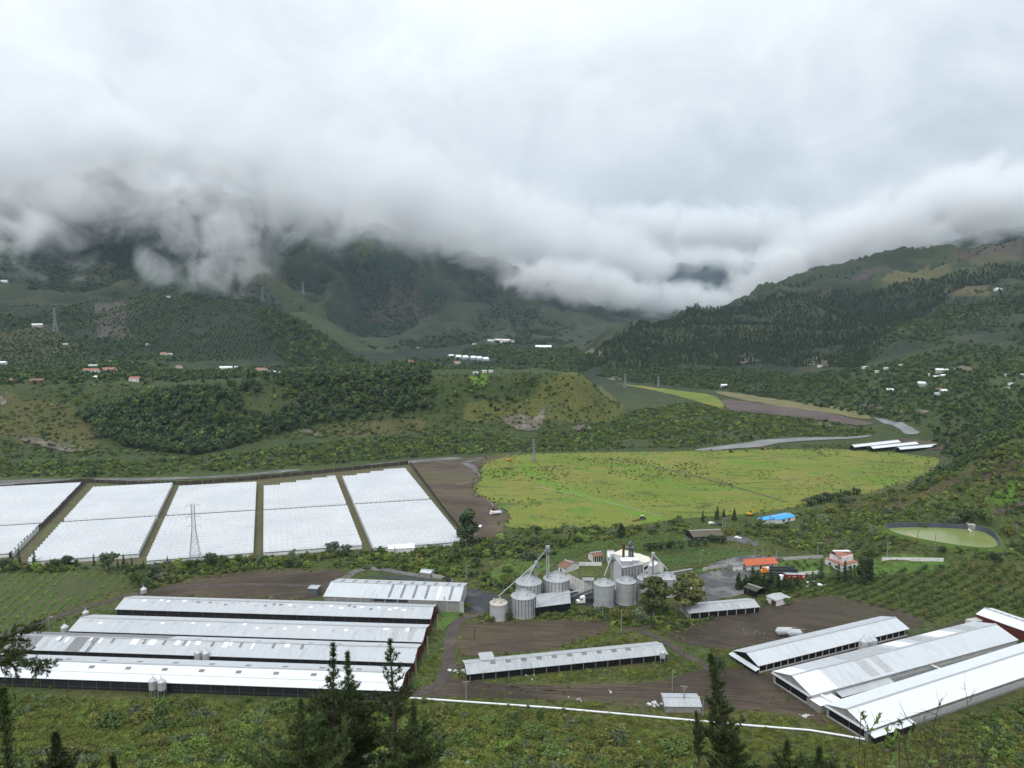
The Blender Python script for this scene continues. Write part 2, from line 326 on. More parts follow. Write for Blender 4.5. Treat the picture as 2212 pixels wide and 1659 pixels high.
m_plain('sheet_pale', (0.42, 0.43, 0.435), (0.34, 0.35, 0.36), 0.6, 0.55)
m_plain('sheet_white', (0.84, 0.85, 0.86), (0.76, 0.77, 0.79), 0.6, 0.45)
m_plain('ridge_cap', (0.40, 0.41, 0.42), (0.33, 0.34, 0.35), 0.6, 0.5)
m_plain('netting', (0.014, 0.014, 0.016), (0.028, 0.028, 0.028), 0.4, 0.9, stretch=(0.2, 1, 3))
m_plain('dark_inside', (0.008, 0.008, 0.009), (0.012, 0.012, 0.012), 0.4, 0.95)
m_plain('red_paint', (0.13, 0.022, 0.017), (0.085, 0.016, 0.013), 0.5, 0.7)
m_plain('brick_red', (0.13, 0.030, 0.024), (0.09, 0.022, 0.018), 0.7, 0.85)
m_plain('concrete', (0.30, 0.29, 0.275), (0.22, 0.215, 0.205), 0.45, 0.9)
m_plain('concrete_pale', (0.46, 0.45, 0.43), (0.34, 0.335, 0.32), 0.4, 0.9)
m_plain('plaster_white', (0.74, 0.73, 0.71), (0.55, 0.54, 0.52), 0.35, 0.85)
m_plain('plaster_cream', (0.70, 0.66, 0.55), (0.58, 0.55, 0.46), 0.35, 0.85)
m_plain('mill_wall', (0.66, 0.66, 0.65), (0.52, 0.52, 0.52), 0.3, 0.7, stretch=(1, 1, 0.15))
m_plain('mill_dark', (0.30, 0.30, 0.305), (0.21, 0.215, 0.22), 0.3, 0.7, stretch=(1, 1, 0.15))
m_plain('tile_red', (0.50, 0.135, 0.065), (0.38, 0.10, 0.05), 0.5, 0.75)
m_plain('tile_salmon', (0.38, 0.165, 0.12), (0.27, 0.12, 0.09), 0.5, 0.8)
m_plain('tile_old', (0.24, 0.13, 0.085), (0.14, 0.085, 0.06), 0.5, 0.9)
m_plain('thatch', (0.13, 0.115, 0.08), (0.085, 0.08, 0.05), 0.5, 0.95)
m_plain('window_dark', (0.02, 0.024, 0.03), (0.03, 0.034, 0.04), 0.4, 0.25)
m_plain('wood_pole', (0.30, 0.285, 0.26), (0.23, 0.215, 0.195), 0.8, 0.9)
m_plain('steel_dark', (0.16, 0.165, 0.17), (0.12, 0.125, 0.13), 0.8, 0.6, metal=0.3)
m_plain('steel_pale', (0.50, 0.51, 0.52), (0.40, 0.41, 0.42), 0.8, 0.5, metal=0.3)
m_plain('pylon_steel', (0.27, 0.28, 0.29), (0.21, 0.22, 0.23), 0.4, 0.6)
m_plain('rust', (0.16, 0.075, 0.035), (0.10, 0.05, 0.03), 0.6, 0.9)
m_plain('pipe_white', (0.86, 0.88, 0.90), (0.76, 0.78, 0.80), 0.3, 0.35)
m_plain('fence_net', (0.075, 0.062, 0.05), (0.05, 0.042, 0.036), 0.5, 0.95, stretch=(1, 1, 0.2))
m_plain('liner', (0.055, 0.062, 0.078), (0.035, 0.04, 0.05), 0.25, 0.4)
m_plain('rubber', (0.015, 0.015, 0.015), (0.02, 0.02, 0.02), 1, 0.8)
m_plain('truck_white', (0.82, 0.82, 0.82), (0.74, 0.74, 0.74), 0.5, 0.3)
m_plain('truck_red', (0.36, 0.018, 0.022), (0.28, 0.015, 0.018), 0.5, 0.35)
m_plain('truck_yellow', (0.62, 0.36, 0.03), (0.5, 0.28, 0.03), 0.5, 0.5)
m_plain('truck_orange', (0.80, 0.24, 0.03), (0.7, 0.2, 0.03), 0.5, 0.4)
m_plain('car_dark', (0.03, 0.033, 0.04), (0.025, 0.027, 0.03), 0.5, 0.3)
m_plain('pipe_black', (0.035, 0.042, 0.045), (0.025, 0.03, 0.033), 0.3, 0.45)
m_plain('wood_brown', (0.22, 0.13, 0.05), (0.15, 0.09, 0.04), 0.7, 0.9)
m_plain('bark', (0.10, 0.078, 0.06), (0.06, 0.048, 0.038), 0.8, 0.95, bump=0.4)
m_plain('bark_pale', (0.24, 0.21, 0.175), (0.15, 0.13, 0.11), 0.8, 0.95)
m_plain('cloth_white', (0.78, 0.79, 0.80), (0.6, 0.61, 0.62), 0.4, 0.6)
m_plain('rubbish', (0.62, 0.62, 0.61), (0.42, 0.42, 0.40), 0.4, 0.7)
m_plain('stone_dark', (0.16, 0.15, 0.14), (0.10, 0.095, 0.09), 0.5, 0.9)
# galvanised bin steel: hoop rings and streaks
def m_bin(name, c1, c2, hoop=1.1, rough=0.5):
    b = NB(name); tcn = b.n('ShaderNodeTexCoord'); sp = b.n('ShaderNodeSeparateXYZ'); b.l(tcn.outputs['Object'], sp.inputs[0])
    fz = b.math('FRACT', b.math('DIVIDE', sp.outputs['Z'], hoop)); ring = b.remap(fz, 0.88, 0.95, 0, 0.35)
    iz = b.math('FLOOR', b.math('DIVIDE', sp.outputs['Z'], hoop)); wn = b.n('ShaderNodeTexWhiteNoise', noise_dimensions='1D'); b.l(iz, wn.inputs['W'])
    st = b.noise(b.pos(True, (1.4, 1.4, 0.08)), 1.0, 4); f = b.math('ADD', b.math('MULTIPLY', wn.outputs['Value'], 0.35), b.remap(st, 0.4, 0.7, 0, 0.6))
    f = b.math('ADD', f, ring, clamp=True)
    return b.fin(b.mix(f, c1, c2), rough, 0.25)
m_bin('bin_steel', (0.48, 0.495, 0.505), (0.33, 0.345, 0.355)); m_bin('bin_pale', (0.54, 0.55, 0.56), (0.40, 0.415, 0.425))
m_bin('feed_steel', (0.56, 0.57, 0.58), (0.40, 0.41, 0.42), hoop=0.9, rough=0.4)
m_plain('bin_roof', (0.44, 0.45, 0.46), (0.34, 0.35, 0.36), 0.5, 0.5, metal=0.2)
m_plain('bin_roof_cream', (0.52, 0.48, 0.40), (0.43, 0.40, 0.34), 0.5, 0.6)
# plastic film of the tunnels
b = NB('tunnel_film'); g = b.pos(False); n1 = b.noise(g, 0.03, 4); n2 = b.noise(g, 0.8, 3)
c = b.mix(b.remap(n1, 0.35, 0.65), (0.56, 0.57, 0.58), (0.49, 0.50, 0.515)); c = b.mix(b.remap(n2, 0.42, 0.62, 0, 0.5), c, (0.40, 0.415, 0.435)); b.fin(c, 0.42)
# water
b = NB('river_water'); g = b.pos(False, (1, 1, 1)); n1 = b.noise(g, 0.25, 4, 0.6); n2 = b.noise(g, 0.05, 4)
b.bump(n1, 0.35, 0.25); b.fin(b.mix(b.remap(n2, 0.4, 0.65), (0.12, 0.118, 0.112), (0.18, 0.175, 0.165)), 0.3)
b = NB('pond_water'); g = b.pos(False); n1 = b.noise(g, 0.08, 4); b.bump(b.noise(g, 1.0, 3), 0.05, 0.05)
b.fin(b.mix(b.remap(n1, 0.3, 0.7), (0.195, 0.225, 0.075), (0.165, 0.20, 0.06)), 0.22)
# leaves
m_leaf('leaf_bush', (0.035, 0.062, 0.016), (0.085, 0.115, 0.026)); m_leaf('leaf_olive', (0.055, 0.062, 0.016), (0.125, 0.13, 0.03))
m_leaf('leaf_light', (0.06, 0.095, 0.02), (0.12, 0.165, 0.03)); m_leaf('leaf_dark', (0.024, 0.040, 0.018), (0.055, 0.078, 0.030))
m_leaf('leaf_greygreen', (0.050, 0.066, 0.036), (0.10, 0.12, 0.062)); m_leaf('leaf_pine', (0.014, 0.024, 0.009), (0.045, 0.062, 0.018))
m_leaf('leaf_euc', (0.035, 0.048, 0.018), (0.10, 0.105, 0.035)); m_leaf('leaf_far', (0.024, 0.040, 0.020), (0.054, 0.075, 0.032))
m_leaf('leaf_citrus', (0.03, 0.058, 0.018), (0.07, 0.105, 0.03)); m_leaf('leaf_yellow', (0.14, 0.125, 0.02), (0.24, 0.20, 0.03))
m_leaf('leaf_brown', (0.075, 0.06, 0.03), (0.12, 0.09, 0.045)); m_leaf('leaf_glossy', (0.030, 0.058, 0.012), (0.075, 0.115, 0.022), 0.4)
m_leaf('leaf_palm', (0.04, 0.055, 0.02), (0.09, 0.10, 0.035)); m_leaf('leaf_agave', (0.16, 0.21, 0.20), (0.26, 0.31, 0.29), 0.5)
m_leaf('leaf_crop', (0.085, 0.165, 0.026), (0.12, 0.215, 0.036)); m_leaf('leaf_pasture', (0.11, 0.14, 0.022), (0.16, 0.175, 0.04)); m_leaf('leaf_herb', (0.066, 0.080, 0.016), (0.118, 0.130, 0.025)); m_leaf('leaf_dry', (0.22, 0.13, 0.07), (0.35, 0.2, 0.1))

# ------------------------------------------------------------------ mesh helpers
def tag(o, label=None, cat=None, group=None, kind=None):
    if label: o['label'] = label
    if cat: o['category'] = cat
    if group: o['group'] = group
    if kind: o['kind'] = kind
    return o
def empty(name, loc=(0, 0, 0), rz=0.0):
    e = bpy.data.objects.new(name, None); col.objects.link(e); e.location = loc; e.rotation_euler = (0, 0, rz); e.empty_display_size = 0.5
    return e
class MB:
    def __init__(s): s.v = []; s.f = []; s.t = []; s.smooth = False
    def quad(s, a, b, c, d): s.poly([a, b, c, d])
    def poly(s, ps):
        k = len(s.v); s.v += [tuple(p) for p in ps]; s.f.append(tuple(range(k, k + len(ps))))
    def box(s, x0, x1, y0, y1, z0, z1, M=None):
        P = [Vector((x, y, z)) for z in (z0, z1) for y in (y0, y1) for x in (x0, x1)]
        if M is not None: P = [M @ p for p in P]
        k = len(s.v); s.v += [tuple(p) for p in P]
        s.f += [tuple(k + i for i in q) for q in ((0, 2, 3, 1), (4, 5, 7, 6), (0, 1, 5, 4), (2, 6, 7, 3), (0, 4, 6, 2), (1, 3, 7, 5))]
        return s
    def bar(s, a, b, w, h=None):       # rectangular bar between two points
        a = Vector(a); b = Vector(b); d = b - a; n = d.length
        if n < 1e-6: return s
        q = d.to_track_quat('X', 'Z').to_matrix().to_4x4(); q.translation = a; h = h or w
        return s.box(0, n, -w / 2, w / 2, -h / 2, h / 2, q)
    def tube(s, pts, r, n=6, cap=True):
        rr = r if isinstance(r, (list, tuple)) else [r] * len(pts); k0 = len(s.v); P = [Vector(p) for p in pts]
        for i, p in enumerate(P):
            d = (P[min(i + 1, len(P) - 1)] - P[max(i - 1, 0)]).normalized()
            ax = d.cross(Vector((0, 0, 1)))
            if ax.length < 1e-3: ax = Vector((1, 0, 0))
            ax.normalize(); bx = d.cross(ax)
            for j in range(n):
                an = 2 * math.pi * j / n; s.v.append(tuple(p + (ax * math.cos(an) + bx * math.sin(an)) * rr[i]))
        for i in range(len(P) - 1):
            for j in range(n):
                a = k0 + i * n + j; b = k0 + i * n + (j + 1) % n; s.f.append((a, b, b + n, a + n))
        if cap: s.f.append(tuple(k0 + j for j in range(n))); s.f.append(tuple(k0 + (len(P) - 1) * n + j for j in reversed(range(n))))
        return s
    def lathe(s, prof, n=24, cx=0, cy=0, a0=0.0):
        k0 = len(s.v)
        for r, z in prof:
            for j in range(n):
                an = a0 + 2 * math.pi * j / n; s.v.append((cx + r * math.cos(an), cy + r * math.sin(an), z))
        for i in range(len(prof) - 1):
            for j in range(n):
                a = k0 + i * n + j; b = k0 + i * n + (j + 1) % n; s.f.append((a, b, b + n, a + n))
        return s
    def build(s, name, m, parent=None, smooth=None):
        me = bpy.data.meshes.new(name); me.from_pydata(s.v, [], s.f); me.update()
        if s.t:
            at = me.attributes.new('tint', 'FLOAT', 'FACE'); at.data.foreach_set('value', np.array(s.t, dtype=np.float32))
        me.materials.append(MATS[m])
        if smooth or (smooth is None and s.smooth): me.polygons.foreach_set('use_smooth', [True] * len(me.polygons))
        o = bpy.data.objects.new(name, me); col.objects.link(o)
        if parent is not None: o.parent = parent
        return o
def kids(o): return [c for c in bpy.data.objects if c.parent == o]
def copy_tree(o, parent=None, ch=None):
    c = o.copy(); col.objects.link(c)
    if parent is not None: c.parent = parent
    for q in o.children: copy_tree(q, c)
    return c
def catmull(pts, n=6, closed=True):
    P = [Vector(p[:2]) for p in pts]; out = []; m = len(P)
    for i in range(m if closed else m - 1):
        g = (lambda k: P[k % m]) if closed else (lambda k: P[min(max(k, 0), m - 1)])
        p0, p1, p2, p3 = g(i - 1), g(i), g(i + 1), g(i + 2)
        for j in range(n):
            t = j / n; out.append(0.5 * ((2 * p1) + (-p0 + p2) * t + (2 * p0 - 5 * p1 + 4 * p2 - p3) * t * t + (-p0 + 3 * p1 - 3 * p2 + p3) * t ** 3))
    if not closed: out.append(P[-1])
    return out
def struct(o): o['kind'] = 'structure'; return o
def plan(pts):         # pixels -> plan points on the terrain
    return [tuple(G(u, v)[:2]) for u, v in pts]
def sheet(name, pts, m, dz=0.1, smooth=True, maxe=7.0, jit=0.4, parent=None, n=6):
    """a sheet of ground laid over the terrain; pts are plan points"""
    P = catmull(pts, n) if smooth else [Vector(p) for p in pts]
    if jit and smooth: P = [p + Vector((rnd.uniform(-jit, jit), rnd.uniform(-jit, jit))) for p in P]
    bm = bmesh.new(); vs_ = [bm.verts.new((p.x, p.y, 0)) for p in P]; bm.faces.new(vs_)
    bmesh.ops.triangulate(bm, faces=bm.faces[:])
    for _ in range(7):
        es = [e for e in bm.edges if e.calc_length() > maxe]
        if not es: break
        bmesh.ops.subdivide_edges(bm, edges=es, cuts=1, use_grid_fill=False); bmesh.ops.triangulate(bm, faces=[f for f in bm.faces if len(f.verts) > 3])
    bmesh.ops.recalc_face_normals(bm, faces=bm.faces[:])
    if bm.faces and sum(f.normal.z for f in bm.faces) < 0: bmesh.ops.reverse_faces(bm, faces=bm.faces[:])
    xs = np.array([v.co.x for v in bm.verts]); ys = np.array([v.co.y for v in bm.verts]); zs = Hn(xs, ys)
    for v, z in zip(bm.verts, zs): v.co.z = z + dz
    me = bpy.data.meshes.new(name); bm.to_mesh(me); bm.free(); me.materials.append(MATS[m])
    o = bpy.data.objects.new(name, me); col.objects.link(o); struct(o)
    if parent: o.parent = parent
    return o
def strip(name, pts, width, m, dz=0.12, n=8, wj=0.12):
    """a road or track: a ribbon along plan points"""
    P = catmull(pts, n, closed=False); mb = MB(); row = []
    for i, p in enumerate(P):
        d = (P[min(i + 1, len(P) - 1)] - P[max(i - 1, 0)]).normalized(); nx = Vector((-d.y, d.x)); wl = width / 2 * (1 + rnd.uniform(-wj, wj)); wr = width / 2 * (1 + rnd.uniform(-wj, wj))
        row.append([p + nx * wl * q for q in (1, 0.33)] + [p - nx * wr * q for q in (0.33, 1)])
    A = np.array([[q for q in r] for r in row]); z = Hn(A[..., 0].ravel(), A[..., 1].ravel()).reshape(A.shape[:2]) + dz
    for i in range(len(P) - 1):
        for j in range(3):
            mb.quad(*[(A[a, b_, 0], A[a, b_, 1], z[a, b_]) for a, b_ in ((i, j), (i, j + 1), (i + 1, j + 1), (i + 1, j))])
    o = mb.build(name, m); struct(o); return o
def inpoly(x, y, poly):
    c = np.zeros(len(x), bool); j = len(poly) - 1
    for i in range(len(poly)):
        xi, yi = poly[i]; xj, yj = poly[j]
        if yi != yj: c ^= ((yi > y) != (yj > y)) & (x < (xj - xi) * (y - yi) / (yj - yi) + xi)
        j = i
    return c

# ------------------------------------------------------------------ terrain mesh
gy = np.concatenate([np.linspace(-55, 196, 64), np.linspace(200, 980, 330), np.geomspace(983, 9700, 300)])
gs = np.linspace(-0.80, 0.80, 470)
GX = gs[:, None] * (gy[None, :] + 75.0); GY = np.broadcast_to(gy[None, :], GX.shape)
GZ = Hn(GX.ravel(), GY.ravel()).reshape(GX.shape)
XF, YF, ZF = GX.ravel(), GY.ravel(), GZ.ravel()
def lerpc(base, c, wgt): return base * (1 - wgt[:, None]) + np.array(c)[None, :] * wgt[:, None]
cov = np.tile(np.array([0.062, 0.080, 0.024]), (len(XF), 1))
na = fbm(XF, YF, 60, 4, 31); nb = fbm(XF, YF, 25, 4, 41); nc = fbm(XF, YF, 240, 4, 51)
cov = lerpc(cov, (0.085, 0.082, 0.030), sst(0.5, 0.68, na) * 0.8)
cov = lerpc(cov, (0.045, 0.064, 0.020), sst(0.5, 0.7, nb) * 0.7)
cov = lerpc(cov, (0.088, 0.100, 0.022), (YF < 330) * sst(2, 10, ZF))
cov = lerpc(cov, (0.062, 0.060, 0.024), (YF < 330) * sst(2, 10, ZF) * sst(0.45, 0.65, na))
cov = lerpc(cov, (0.040, 0.056, 0.021), sst(640, 760, YF) * 0.75)
mt = sst(1050, 1500, YF)
cov = lerpc(cov, (0.021, 0.032, 0.018), mt)
cov = lerpc(cov, (0.055, 0.052, 0.030), mt * sst(0.54, 0.68, nc) * 0.7)
cov = lerpc(cov, (0.014, 0.023, 0.014), mt * sst(0.48, 0.58, na) * 0.8)
rg_ = RDG(XF, YF); cov = lerpc(cov, (0.044, 0.052, 0.025), mt * sst(0.66, 0.94, rg_) * 0.55); cov = lerpc(cov, (0.014, 0.024, 0.014), mt * sst(0.60, 0.35, rg_) * 0.85)  # ridge grass lighter, gully forest darker; the contrast also paints in relief shading
fld = np.floor(XF / 70 + fbm(XF, YF, 300, 2, 61) * 3) * 7.13 + np.floor(YF / 110 + fbm(XF, YF, 260, 2, 62) * 3) * 3.77; fr = np.abs(np.sin(fld * 12.9898) * 43758.5453) % 1
high = sst(150, 300, ZF) * (YF > 1700)
cov = lerpc(cov, (0.050, 0.062, 0.028), high * (fr > .78) * .4); cov = lerpc(cov, (0.050, 0.040, 0.030), high * (fr < .12) * .4)
COVER = []      # (plan polygon, colour, weight): what grows or lies there
def cover(pts, c, wgt=1.0, y=(0, 1e9)):
    poly = plan(pts); k = inpoly(XF + (na - .5) * 16, YF + (nb - .5) * 20, poly) & (YF > y[0]) & (YF < y[1])
    cov[k] = cov[k] * (1 - wgt) + np.array(c) * wgt
# river bank vegetation, dry bluff grass, bare rock, small fields on the slopes
cover([(0, 850), (150, 870), (230, 930), (200, 985), (0, 940)], (0.085, 0.078, 0.030), .8)
cover([(1000, 870), (1130, 860), (1200, 820), (1300, 830), (1350, 890), (1290, 915), (1010, 920)], (0.098, 0.098, 0.030), .8)
cover([(690, 915), (920, 905), (930, 935), (700, 945)], (0.090, 0.078, 0.036), .8)
cover([(880, 690), (800, 700), (850, 595), (910, 620), (960, 690)], (0.058, 0.047, 0.030), .8)
cover([(600, 600), (700, 660), (860, 755), (790, 760), (640, 700)], (0.040, 0.056, 0.022), .8)
cover([(205, 655), (272, 655), (280, 730), (208, 730)], (0.075, 0.062, 0.058), .9)
cover([(0, 715), (110, 700), (180, 740), (170, 760), (0, 790)], (0.066, 0.062, 0.030), .8)
cover([(1005, 812), (1048, 810), (1052, 832), (1020, 833)], (0.10, 0.17, 0.025), 1)
for (a_, b2, c2, d2, cc) in (((1960, 560), (2060, 545), (2075, 556), (1980, 572), (.05, .055, .025)), ((2090, 560), (2200, 548), (2205, 565), (2110, 575), (.07, .06, .034)), ((1880, 610), (1960, 600), (1970, 612), (1890, 622), (.045, .05, .024)), ((1720, 640), (1790, 622), (1800, 632), (1735, 650), (.06, .045, .036)), ((2010, 590), (2120, 578), (2130, 592), (2030, 602), (.05, .062, .026))): cover([a_, b2, c2, d2], cc, .85)
cover([(1790, 600), (1900, 575), (1960, 580), (1830, 612)], (0.060, 0.044, 0.048), .9)
cover([(1900, 600), (2000, 572), (2060, 580), (1960, 608)], (0.105, 0.095, 0.042), .8)
cover([(2050, 540), (2212, 520), (2212, 545), (2080, 560)], (0.075, 0.055, 0.048), .8)
cover([(2040, 625), (2130, 615), (2140, 640), (2060, 645)], (0.12, 0.09, 0.05), .7)
cover([(1830, 1090), (1990, 1045), (2120, 1010), (2212, 985), (2212, 1040), (2050, 1065), (1900, 1110)], (0.082, 0.062, 0.034), .8)
cover([(2060, 1055), (2110, 1012), (2212, 990), (2212, 1030)], (0.052, 0.036, 0.032), .9)
cover([(2120, 1075), (2212, 1050), (2212, 1085), (2150, 1090)], (0.075, 0.145, 0.025), 1)
cover([(1980, 1075), (2040, 1062), (2060, 1080), (1990, 1095)], (0.085, 0.12, 0.03), .9)
cover([(760, 520), (800, 510), (815, 560), (770, 565)], (0.045, 0.062, 0.026), .8)
farm_ = sst(5500, 7000, YF); cov = lerpc(cov, (0.016, 0.022, 0.022), farm_)
cov *= 1.35
nI, nJ = GX.shape
idx = np.arange(nI * nJ).reshape(nI, nJ)
quads = np.stack([idx[:-1, :-1], idx[1:, :-1], idx[1:, 1:], idx[:-1, 1:]], -1).reshape(-1, 4)
me = bpy.data.meshes.new('terrain'); me.vertices.add(len(XF)); me.vertices.foreach_set('co', np.stack([XF, YF, ZF], -1).astype(np.float32).ravel())
me.loops.add(quads.size); me.loops.foreach_set('vertex_index', quads.ravel().astype(np.int32))
me.polygons.add(len(quads)); me.polygons.foreach_set('loop_start', (np.arange(len(quads)) * 4).astype(np.int32)); me.polygons.foreach_set('loop_total', np.full(len(quads), 4, np.int32))
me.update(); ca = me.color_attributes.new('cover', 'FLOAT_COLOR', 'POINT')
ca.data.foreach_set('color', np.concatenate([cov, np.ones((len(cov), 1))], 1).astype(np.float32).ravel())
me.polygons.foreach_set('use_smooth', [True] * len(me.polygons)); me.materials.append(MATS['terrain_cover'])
terrain = bpy.data.objects.new('terrain', me); col.objects.link(terrain); struct(terrain)

# ------------------------------------------------------------------ haze and low cloud
hz = NB('haze_air'); pv = hz.n('ShaderNodeVolumePrincipled'); pv.inputs['Color'].default_value = (0.58, 0.78, 1.0, 1); pv.inputs['Density'].default_value = HAZE
pv.inputs['Anisotropy'].default_value = 0.0
hz.t.nodes.remove(hz.b); hz.l(pv.outputs[0], hz.o.inputs['Volume']); MATS['haze_air'] = hz.m
hzo = MB().box(-8200, 8200, -60, 9900, -12, 1180).build('haze', 'haze_air'); tag(hzo, 'pale blue air between the farm and the mountains', 'haze', kind='stuff')

def cloud_mat(name, dens, sc, off, amp, edge, dist=0.6, up=(0.5, 1.0, 1.0)):
    b = NB(name); b.t.nodes.remove(b.b)
    tcn = b.n('ShaderNodeTexCoord'); ln = b.n('ShaderNodeVectorMath', operation='LENGTH'); b.l(tcn.outputs['Object'], ln.inputs[0])
    g = b.n('ShaderNodeNewGeometry').outputs['Position']
    mp = b.n('ShaderNodeMapping'); mp.inputs['Scale'].default_value = (1, 0.7, 1.0); b.l(g, mp.inputs[0])
    nz = b.noise(mp.outputs[0], sc, 7, 0.60, dist)
    fall = b.math('MULTIPLY', b.math('SUBTRACT', 1.0, ln.outputs['Value']), edge)
    d = b.math('ADD', fall, b.math('MULTIPLY', b.math('SUBTRACT', nz, 0.5), amp)); d = b.math('SUBTRACT', d, off)
    d = b.math('MINIMUM', b.math('MAXIMUM', d, 0.0), 1.0)
    d = b.math('MULTIPLY', d, b.remap(ln.outputs['Value'], 0.6, 1.0, 1.0, 0.0))
    sz = b.n('ShaderNodeSeparateXYZ'); b.l(tcn.outputs['Object'], sz.inputs[0]); d = b.math('MULTIPLY', d, b.remap(sz.outputs['Z'], up[0], up[1], 1.0, up[2]))
    d = b.math('MULTIPLY', d, dens)
    v = b.n('ShaderNodeVolumePrincipled'); v.inputs['Color'].default_value = (0.99, 0.995, 1.0, 1); v.inputs['Anisotropy'].default_value = 0.0
    b.l(d, v.inputs['Density']); b.l(v.outputs[0], b.o.inputs['Volume']); MATS[name] = b.m
    if hasattr(b.m, 'cycles') and hasattr(b.m.cycles, 'volume_step_rate'): b.m.cycles.volume_step_rate = 0.4; print('STEP OK')
cloud_mat('cloud_deck', 0.0085, 0.0040, 0.22, 6.0, 2.0, 0.7, (-0.2, 0.9, 0.10))
cloud_mat('cloud_bank', 0.0130, 0.0075, 0.35, 7.0, 2.4, 0.5, (0.0, 0.9, 0.25))
cloud_mat('cloud_wisp', 0.0070, 0.0082, 0.60, 7.5, 2.0, 0.8)
def cloud(u, v, y, ru, rv, ry, kind, rot=0.0):
    dx, dy, dz = ray(u, v); t = y / dy; c = Vector((dx * t, y, CAM_Z + dz * t)); k = y / FPX
    mb = MB(); n, m = 20, 12
    mb.lathe([(math.sin(math.pi * i / m) if 0 < i < m else 0.001, -math.cos(math.pi * i / m)) for i in range(m + 1)], n)
    o = mb.build('cloud', kind); o.location = c; o.scale = (ru * k, ry, rv * k); o.rotation_euler = (0, rot, 0)
    tag(o, None, 'cloud', kind='stuff'); o['label'] = 'low white cloud lying on the mountain slope' ; o.visible_shadow = True
    return o
CLOUDS = [
 (0, 305, 2750, 520, 230, 280, 'cloud_deck', 0), (420, 308, 2900, 480, 235, 280, 'cloud_deck', 0.08),
 (790, 392, 3500, 430, 180, 300, 'cloud_deck', 0.22), (1020, 462, 4200, 390, 150, 300, 'cloud_deck', 0.2), (1230, 522, 4700, 320, 115, 280, 'cloud_deck', 0.18), (1500, 490, 6400, 360, 85, 320, 'cloud_deck', 0.0), (1480, 560, 5900, 270, 48, 260, 'cloud_deck', 0.0),
 (-20, 500, 2150, 270, 120, 130, 'cloud_wisp', 0.2), (470, 490, 2400, 170, 190, 150, 'cloud_wisp', -0.25), (320, 575, 2150, 110, 50, 90, 'cloud_wisp', 0.5),
 (220, 430, 2550, 340, 110, 150, 'cloud_wisp', 0), (650, 470, 3000, 240, 90, 150, 'cloud_wisp', 0.1),
 (1240, 606, 4000, 230, 66, 200, 'cloud_bank', 0.12), (1420, 640, 5000, 220, 50, 200, 'cloud_bank', 0.02), (1590, 645, 4800, 150, 45, 180, 'cloud_wisp', -0.1),
 (1730, 565, 3050, 230, 110, 220, 'cloud_bank', -0.45), (1930, 490, 2900, 300, 120, 220, 'cloud_bank', -0.3), (2150, 430, 2700, 320, 130, 220, 'cloud_bank', -0.2)]
for c_ in CLOUDS: cloud(*c_)

# ------------------------------------------------------------------ fields, roads, water laid on the terrain
PASTURE = plan([(1030, 1040), (1050, 988), (1150, 980), (1300, 977), (1500, 974), (1700, 970), (1850, 972), (2015, 987), (2000, 1028), (1900, 1058), (1850, 1070), (1800, 1083), (1700, 1098), (1640, 1108), (1560, 1115), (1480, 1120), (1400, 1130), (1340, 1140), (1280, 1138), (1200, 1142), (1120, 1142), (1090, 1132), (1100, 1115), (1060, 1085), (1018, 1060)])
sheet('pasture', PASTURE, 'pasture', 0.10, n=4, jit=0.8, maxe=14)
strip('lush_grass_strip', plan([(1135, 1003), (1165, 1035), (1230, 1060), (1310, 1085), (1380, 1108), (1420, 1125)]), 15, 'lush', 0.2, wj=.7)
strip('pasture_path', plan([(1300, 990), (1420, 1010), (1560, 1045), (1700, 1085)]), 2.2, 'dirt_road', 0.22)
sheet('greenhouse_ground', plan([(-60, 1225), (60, 1215), (300, 1222), (560, 1206), (800, 1190), (1000, 1176), (1012, 1160), (895, 1003), (720, 1020), (560, 1036), (410, 1046), (300, 1047), (180, 1041), (-60, 1054)]), 'lane_grass', 0.06, smooth=False)
sheet('ploughed_field', plan([(890, 1004), (960, 992), (1060, 986), (1130, 978), (1050, 1000), (1038, 1038), (1022, 1058), (1064, 1085), (1104, 1115), (1090, 1130), (1085, 1150), (1050, 1165), (1015, 1160), (960, 1090)]), 'soil_pale', 0.16)
sheet('crop_field', plan([(-40, 1238), (100, 1233), (190, 1232), (275, 1243), (285, 1258), (230, 1285), (130, 1325), (-40, 1385)]), 'crop_green', 0.10)
sheet('ploughed_field', plan([(325, 1283), (400, 1253), (500, 1240), (620, 1229), (735, 1232), (740, 1243), (705, 1262), (690, 1290), (560, 1296), (400, 1292)]), 'soil_b', 0.10)
sheet('ploughed_field', plan([(985, 1392), (1002, 1352), (1060, 1338), (1150, 1342), (1280, 1341), (1318, 1351), (1290, 1374), (1200, 1398), (1100, 1412), (1010, 1418)]), 'soil_a', 0.10)
sheet('farm_track', plan([(880, 1495), (930, 1478), (960, 1462), (1050, 1474), (1200, 1480), (1420, 1472), (1500, 1450), (1570, 1443), (1640, 1452), (1700, 1480), (1765, 1540), (1790, 1572), (1740, 1548), (1600, 1532), (1400, 1528), (1200, 1512), (1000, 1506), (900, 1508)]), 'soil_a', 0.08)
sheet('bare_earth', plan([(1440, 1372), (1500, 1345), (1600, 1322), (1690, 1302), (1780, 1288), (1870, 1300), (1950, 1318), (1996, 1342), (1960, 1360), (1800, 1365), (1650, 1395), (1580, 1402), (1500, 1395)]), 'soil_c', 0.12)
sheet('bare_earth', plan([(1600, 1452), (1680, 1438), (1850, 1400), (2010, 1368), (2090, 1335), (2130, 1335), (2110, 1350), (1960, 1385), (1800, 1420), (1690, 1456), (1700, 1490)]), 'soil_c', 0.14)
strip('farm_track', plan([(1045, 1324), (1003, 1336), (982, 1355), (972, 1395), (966, 1440), (950, 1478), (900, 1500)]), 5.5, 'dirt_road', 0.16)
